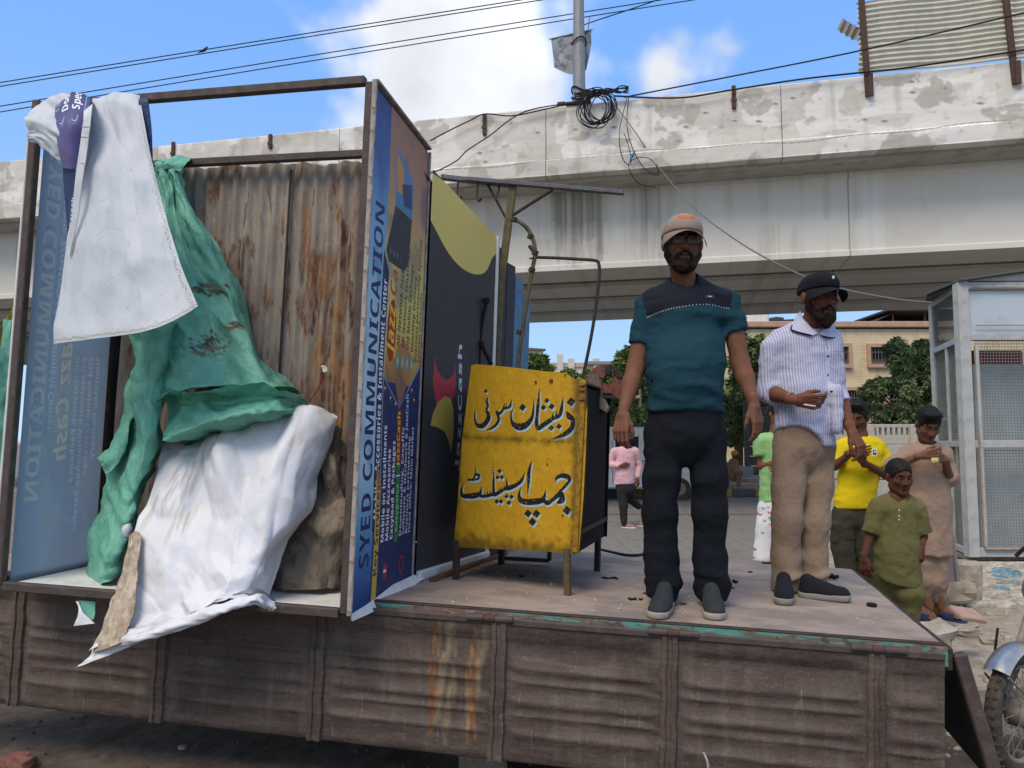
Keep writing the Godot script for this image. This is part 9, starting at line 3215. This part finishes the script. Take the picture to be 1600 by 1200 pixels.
func man_yellow() -> void:
	var D := 6.35
	var b := at(1338, 800, D); b.y = 0.17
	var o := thing("person", "person in bright yellow T-shirt and dark green trousers looking down behind the boy", "person", base(b))
	var q := func(u: float, v: float, dz := 0.0) -> Vector3: return at(u, v, D - dz) - b
	var sk := lin("6a4736")
	var H := Transform3D(face_dir(Vector3(-0.62, -0.3, 0.8), Vector3(0, 1, 0.2), 1.0), q.call(1340, 652, 0.0))
	head(job(0.0055, M.skin, o, "body", ["body"]), H, sk, {"neck": q.call(1346, 682), "moustache": true})
	hair_on(job(0.007, M.hair, o, "hair"), H, 0.012, 0.05, 0.018)
	var shl: Vector3 = q.call(1316, 700, 0.02); var shr: Vector3 = q.call(1374, 702, -0.02)
	var ell: Vector3 = q.call(1304, 728, 0.05); var wrl: Vector3 = q.call(1330, 708, 0.22)
	var elr: Vector3 = q.call(1384, 742, 0.02); var wrr: Vector3 = q.call(1348, 722, 0.24)
	simple_body(o, q, {"skin": sk, "neck": q.call(1346, 678), "chest": q.call(1345, 702), "hips": q.call(1336, 785), "arms": [[shl, ell, wrl], [shr, elr, wrr]], "legs": [[q.call(1322, 800), q.call(1318, 855), Vector3(-0.08, 0.08, 0.02)], [q.call(1348, 800), q.call(1352, 860), Vector3(0.10, 0.08, 0.0)]]}, 0.014)
	hand(job(0.005, M.skin, o, "body", ["body"]), wrl, Vector3(0.6, 0.1, 0.5), Vector3(0, 1, 0.2), Vector3(0.5, 0, -0.8), sk, 1.0, [0.5, 0.6, 0.5])
	hand(job(0.005, M.skin, o, "body", ["body"]), wrr, Vector3(-0.45, 0.6, 0.4), Vector3(0.2, 0.6, 0.8), Vector3(-0.6, 0, -0.8), sk, 1.0, [0.5, 0.6, 0.5])
	var im := canvas(256, 256, Color("d6bd14"))
	blot(im, nz(256, 256, 621, 0.03, 4), 0.5, 0.9, Color("c3aa10"), 0.3)
	var t := func(u: float, v: float) -> Vector2:
		var p: Vector3 = q.call(u, v)
		return Vector2((p.x + 0.4) / 0.8 * 256.0, (1.5 - p.y) / 0.8 * 256.0)
	var lg: Vector2 = t.call(1357, 707)
	im.fill_rect(Rect2i(int(lg.x) - 7, int(lg.y) - 9, 14, 18), Color("e2e2e0"))
	im.fill_rect(Rect2i(int(lg.x) - 5, int(lg.y) - 7, 10, 14), Color("3d4a6d"))
	im.fill_rect(Rect2i(int(lg.x) - 2, int(lg.y) - 4, 6, 5), Color("dedfdf"))
	var sm := mat(tex(im), 0.9)
	var s := job(0.012, sm, o, "shirt")
	s.uv = Transform3D(Basis.from_scale(Vector3(1.0 / 0.8, -1.0 / 0.8, 1)), Vector3(0.5, 1.5 / 0.8, 0))
	folds(s, 71, 0.009, 1.0, Vector3(4, 7, 4))
	s.wide(q.call(1322, 698), q.call(1370, 700), 0.068, 0.068, 1.0, 0.05)
	s.wide(q.call(1346, 712), q.call(1335, 785), 0.165, 0.160, 1.4, 0.06)
	s.cap(q.call(1330, 694), q.call(1345, 688), 0.045, 0.055, 0.03); s.cap(q.call(1364, 694), q.call(1347, 688), 0.045, 0.055, 0.03)
	for a in [[shl, q.call(1308, 722, 0.03)], [shr, q.call(1383, 726, 0.0)]]:
		var dir: Vector3 = (a[1] - a[0]).normalized()
		var c := s.cap(a[0], a[1] + dir * 0.05, 0.066, 0.068, 0.02)
		c.cuts = [[dir, dir.dot(a[1])]]
	var nk := s.cap(q.call(1345, 668, 0.02), q.call(1346, 684, 0.01), 0.058, 0.060, 0.006)
	nk.op = 1
	s.plane(Vector3(0.06, -1, 0), q.call(1335, 793), 0.012)
	var tr := job(0.013, M.cloth, o, "trousers")
	var tc := lin("3c3d31")
	folds(tr, 73, 0.009, 1.0, Vector3(5, 6, 5))
	tr.wide(q.call(1335, 786), q.call(1335, 806), 0.14, 0.148, 1.55, 0.04, tc)
	tr.cap(q.call(1319, 805), q.call(1316, 855, 0.02), 0.098, 0.082, 0.03, tc); tr.cap(q.call(1316, 855, 0.02), Vector3(-0.07, 0.06, 0.02), 0.082, 0.075, 0.03, tc)
	tr.cap(q.call(1350, 805), q.call(1352, 858), 0.098, 0.085, 0.03, tc); tr.cap(q.call(1352, 858), Vector3(0.10, 0.06, 0.0), 0.085, 0.078, 0.03, tc)
	tr.box(q.call(1306, 832, 0.04), Vector3(0.03, 0.08, 0.05), 0.015, 0.02, tc)
	for x in [-0.08, 0.10]:
		shoe(o, Vector3(x, 0, -0.08), Vector3(x - 0.05, 0, 0.17), lin("2e2c2b"), lin("5a5651"), 1.0)

func tan_youth() -> void:
	var D := 5.75
	var b := at(1455, 966, D); b.y = 0.225
	var o := thing("person", "person in long tan tunic looking down at his hands beside the mesh cabin", "person", base(b))
	var q := func(u: float, v: float, dz := 0.0) -> Vector3: return at(u, v, D - dz) - b
	var sk := lin("7a5643")
	var H := Transform3D(face_dir(Vector3(-0.12, -0.5, 0.9), Vector3(0, 1, 0.5), 1.0), q.call(1450, 664, 0.05))
	head(job(0.0055, M.skin, o, "body", ["body"]), H, sk, {"neck": q.call(1449, 700, -0.02), "child": true})
	hair_on(job(0.007, M.hair, o, "hair"), H, 0.02, 0.04, 0.010)
	var shl: Vector3 = q.call(1418, 712); var shr: Vector3 = q.call(1476, 712)
	var ell: Vector3 = q.call(1395, 728, 0.03); var wrl: Vector3 = q.call(1440, 712, 0.22)
	var elr: Vector3 = q.call(1484, 748, 0.03); var wrr: Vector3 = q.call(1476, 718, 0.22)
	simple_body(o, q, {"skin": sk, "size": 0.95, "neck": q.call(1449, 692), "chest": q.call(1448, 716), "hips": q.call(1450, 830), "arms": [[shl, ell, wrl], [shr, elr, wrr]], "legs": [[q.call(1436, 850), q.call(1440, 905), Vector3(-0.02, 0.08, 0.02)], [q.call(1464, 850), q.call(1462, 905), Vector3(0.08, 0.08, 0.0)]]}, 0.014)
	hand(job(0.0048, M.skin, o, "body", ["body"]), wrl, Vector3(0.8, 0.15, 0.4), Vector3(0, 1, 0.3), Vector3(0.2, -0.3, -0.8), sk, 0.95, [0.5, 0.6, 0.5])
	hand(job(0.0048, M.skin, o, "body", ["body"]), wrr, Vector3(-0.8, 0.2, 0.4), Vector3(0, 1, 0.3), Vector3(-0.2, -0.3, -0.8), sk, 0.95, [0.5, 0.6, 0.5])
	var fd := job(0.006, M.skin, o, "body", ["body"])
	bare_foot(fd, Vector3(-0.10, 0.014, -0.05), Vector3(-0.04, 0.014, 0.18), sk, 0.98)
	var fd2 := job(0.006, M.skin, o, "body", ["body"])
	bare_foot(fd2, Vector3(0.06, 0.014, -0.06), Vector3(0.17, 0.014, 0.12), sk, 0.98)
	for f in [[Vector3(-0.10, 0, -0.06), Vector3(-0.04, 0, 0.19)], [Vector3(0.055, 0, -0.07), Vector3(0.175, 0, 0.13)]]:
		var j := job(0.007, M.dyed, o, "sandal")
		var bl := lin("2b3d63")
		j.cap(f[0].lerp(f[1], 0.15), f[0].lerp(f[1], 0.85), 0.040, 0.046, 0.01, bl)
		j.plane(Vector3.UP, Vector3(0, 0.014, 0), 0.003)
		j.plane(Vector3.DOWN, Vector3(0, 0, 0), 0.003)
		var j2 := job(0.007, M.dyed, o, "sandal_strap")
		var dd: Vector3 = (f[1] - f[0]).normalized()
		var c := j2.cap(f[0].lerp(f[1], 0.35) + Vector3(0, 0.03, 0), f[0].lerp(f[1], 0.8) + Vector3(0, 0.022, 0), 0.047, 0.046, 0.01, bl)
		c.cuts = [[dd, dd.dot(f[0].lerp(f[1], 0.74))], [-dd, -dd.dot(f[0].lerp(f[1], 0.38))], [Vector3.DOWN, 0.0]]
	var tc := lin("97806f")
	var s := job(0.012, M.cloth, o, "tunic")
	folds(s, 81, 0.009, 1.0, Vector3(5, 4.5, 5))
	s.wide(q.call(1424, 710), q.call(1472, 710), 0.064, 0.064, 1.0, 0.05, tc)
	s.wide(q.call(1448, 722), q.call(1450, 790), 0.145, 0.15, 1.35, 0.06, tc)
	s.wide(q.call(1450, 790), q.call(1452, 880), 0.15, 0.172, 1.3, 0.06, tc)
	s.cap(q.call(1430, 704), q.call(1448, 698), 0.042, 0.054, 0.03, tc); s.cap(q.call(1466, 704), q.call(1449, 698), 0.042, 0.054, 0.03, tc)
	for a in [[shl, ell, wrl], [shr, elr, wrr]]:
		s.cap(a[0], a[1], 0.062, 0.056, 0.03, tc)
		var dir: Vector3 = (a[2] - a[1]).normalized()
		var c := s.cap(a[1], a[1] + dir * 0.12, 0.057, 0.058, 0.02, tc)
		c.cuts = [[dir, dir.dot(a[1] + dir * 0.055)]]
	var nk := s.cap(q.call(1450, 676, 0.06), q.call(1449, 694, 0.0), 0.056, 0.058, 0.006)
	nk.op = 1
	s.plane(Vector3(0.0, -1, 0), q.call(1452, 866), 0.012)
	var tr := job(0.012, M.cloth, o, "trousers")
	folds(tr, 83, 0.009, 1.0, Vector3(5, 6, 5))
	tr.cap(q.call(1440, 850), q.call(1444, 905), 0.088, 0.078, 0.03, tc); tr.cap(q.call(1444, 905), Vector3(-0.06, 0.13, -0.03), 0.078, 0.056, 0.03, tc)
	tr.cap(q.call(1464, 850), q.call(1462, 905), 0.088, 0.076, 0.03, tc); tr.cap(q.call(1462, 905), Vector3(0.07, 0.13, -0.04), 0.076, 0.056, 0.03, tc)
	tr.plane(Vector3.DOWN, Vector3(0, 0.11, 0), 0.01)
	# crumpled bright wrapper in the hands
	tag(obj("wrapper", stone(Vector3(0.024, 0.018, 0.02), 9), flat(Color("cfc68e"), 0.5), self, base(b + q.call(1461, 719, 0.30))), "small shiny yellowish wrapper held by the youth in the tan tunic", "wrapper")

func olive_boy() -> void:
	var D := 5.0
	var b := at(1404, 962, D); b.y = 0.29
	var o := thing("person", "small boy in olive tunic and trousers walking past the truck's corner", "person", base(b))
	var q := func(u: float, v: float, dz := 0.0) -> Vector3: return at(u, v, D - dz) - b
	var sk := lin("63412f")
	var H := Transform3D(face_dir(Vector3(0.02, -0.14, 1.0), Vector3(0, 1, 0.1), 0.92), q.call(1405, 746, 0.03))
	head(job(0.005, M.skin, o, "body", ["body"]), H, sk, {"neck": q.call(1404, 778, -0.01), "child": true})
	hair_on(job(0.006, M.hair, o, "hair"), H, 0.006, 0.052)
	var shl: Vector3 = q.call(1372, 792); var shr: Vector3 = q.call(1432, 794)
	var ell: Vector3 = q.call(1358, 840); var wrl: Vector3 = q.call(1350, 872, 0.04)
	var elr: Vector3 = q.call(1442, 838, -0.02); var wrr: Vector3 = q.call(1440, 856, 0.06)
	simple_body(o, q, {"skin": sk, "size": 0.76, "neck": q.call(1404, 772), "chest": q.call(1403, 794), "hips": q.call(1402, 880), "arms": [[shl, ell, wrl], [shr, elr, wrr]], "legs": [[q.call(1388, 900), q.call(1384, 930, -0.1), q.call(1380, 955, -0.22)], [q.call(1416, 900), q.call(1418, 930, 0.02), Vector3(0.06, 0.06, 0.03)]]}, 0.012)
	hand(job(0.0045, M.skin, o, "body", ["body"]), wrl, Vector3(0.05, -1, 0.1), Vector3(0.7, 0, 0.6), Vector3(0.4, 0, -0.8), sk, 0.8)
	hand(job(0.0045, M.skin, o, "body", ["body"]), wrr, Vector3(-0.15, -0.9, 0.2), Vector3(-0.7, 0, 0.6), Vector3(-0.4, 0, -0.8), sk, 0.8, [0.5, 0.7, 0.5])
	bare_foot(job(0.006, M.skin, o, "body", ["body"]), Vector3(0.045, 0.0, -0.05), Vector3(0.09, 0.0, 0.14), sk, 0.85)
	bare_foot(job(0.006, M.skin, o, "body", ["body"]), Vector3(-0.10, -0.1, -0.28), Vector3(-0.10, -0.11, -0.09), sk, 0.85)
	var oc := lin("69653f")
	var s := job(0.010, M.cloth, o, "tunic")
	folds(s, 91, 0.009, 1.0, Vector3(5, 6, 5))
	s.wide(q.call(1378, 790), q.call(1428, 791), 0.052, 0.052, 1.0, 0.04, oc)
	s.wide(q.call(1403, 800), q.call(1402, 860), 0.118, 0.132, 1.35, 0.05, oc)
	s.wide(q.call(1402, 860), q.call(1402, 925), 0.132, 0.152, 1.3, 0.05, oc)
	s.cap(q.call(1386, 784), q.call(1403, 780), 0.034, 0.046, 0.03, oc); s.cap(q.call(1420, 784), q.call(1404, 780), 0.034, 0.046, 0.03, oc)
	for a in [[shl, ell, q.call(1360, 834)], [shr, elr, q.call(1444, 834)]]:
		var dir: Vector3 = (a[1] - a[0]).normalized()
		var c := s.cap(a[0], a[1] + dir * 0.05, 0.054, 0.058, 0.02, oc)
		c.cuts = [[dir, dir.dot(a[1] - dir * 0.03)]]
	var nk := s.cap(q.call(1405, 758, 0.05), q.call(1404, 778, 0.02), 0.050, 0.052, 0.006)
	nk.op = 1
	var vn := s.cap(q.call(1405, 768, 0.105), q.call(1406, 812, 0.10), 0.060, 0.014, 0.006)
	vn.op = 1
	var chest := job(0.008, M.skin, o, "body", ["body"])
	chest.wide(q.call(1404, 782, 0.0), q.call(1404, 812, 0.012), 0.08, 0.075, 1.1, 0.02, sk)
	s.plane(Vector3(-0.28, -1, 0), q.call(1400, 912), 0.014)
	var st := mb()
	for v in [797, 806, 812]:
		tube(st, [q.call(1405, v, 0.118), q.call(1405, v, 0.125)], 0.0045, 8)
	obj("buttons", st, M.white_paint, o)
	var tr := job(0.010, M.cloth, o, "trousers")
	folds(tr, 93, 0.009, 1.0, Vector3(6, 5, 6))
	tr.cap(q.call(1388, 900), q.call(1382, 935, -0.1), 0.08, 0.085, 0.03, oc * 0.95); tr.cap(q.call(1382, 935, -0.1), q.call(1380, 955, -0.2), 0.082, 0.06, 0.03, oc * 0.95)
	tr.cap(q.call(1416, 895), q.call(1418, 925, 0.02), 0.085, 0.092, 0.03, oc); tr.cap(q.call(1418, 925, 0.02), Vector3(0.055, 0.085, 0.0), 0.09, 0.062, 0.03, oc)
	var cutp: Vector3 = Vector3(0, 0.06, 0)
	tr.plane(Vector3(0, -1, -0.35), cutp, 0.01)

func orange_person() -> void:
	var D := 21.0
	var b := at(1148, 755, D); b.y = 0.18
	b.z = -21.9
	D = 21.9
	var o := thing("person", "tiny figure with orange headscarf sitting before the dark plank wall", "person", base(b))
	var q := func(u: float, v: float, dz := 0.0) -> Vector3: return at(u, v, D - dz) - b
	var sk := lin("6a4838")
	var H := Transform3D(face_dir(Vector3(0.8, -0.1, 0.6)), q.call(1148, 711))
	head(job(0.014, M.skin, o, "body", ["body"]), H, sk, {"neck": q.call(1146, 720)})
	var hs := job(0.014, M.dyed, o, "headscarf")
	hs.ell(H * Vector3(0, 0.05, -0.01), Vector3(0.10, 0.09, 0.115), 0.02, lin("d98a2b"))
	var s := job(0.022, M.cloth, o, "clothes")
	var cc := lin("8a6a54")
	s.wide(q.call(1146, 724), q.call(1147, 742), 0.15, 0.18, 1.2, 0.05, cc)
	s.cap(q.call(1140, 726), q.call(1152, 738, 0.25), 0.06, 0.05, 0.03, cc)
	s.cap(q.call(1146, 742), q.call(1156, 738, 0.35), 0.10, 0.09, 0.04, cc)
	s.cap(q.call(1156, 738, 0.35), q.call(1154, 757, 0.32), 0.08, 0.06, 0.04, cc)
	var k := job(0.02, M.skin, o, "body", ["body"])
	k.cap(q.call(1147, 716), q.call(1146, 730), 0.05, 0.07, 0.03, sk)
	k.cap(q.call(1152, 738, 0.25), q.call(1158, 735, 0.32), 0.035, 0.03, 0.02, sk)

func _ready() -> void:
	look()
	FB = Transform3D()
	var yaw := 0.184
	var roll := 0.035
	var ex := Vector3(cos(yaw) * cos(roll), -sin(roll), sin(yaw) * cos(roll))
	var ez := Vector3(-sin(yaw), 0, cos(yaw))
	TB = Transform3D(Basis(ex, ez.cross(ex), ez), Vector3(1.669, 0.739, -3.02))
	materials()
	setting()
	flyover()
	far_buildings()
	trees()
	van()
	cabin()
	truck()
	kiosk()
	stall_frame()
	cabinet()
	cloths()
	motorcycle()
	debris()
	people()
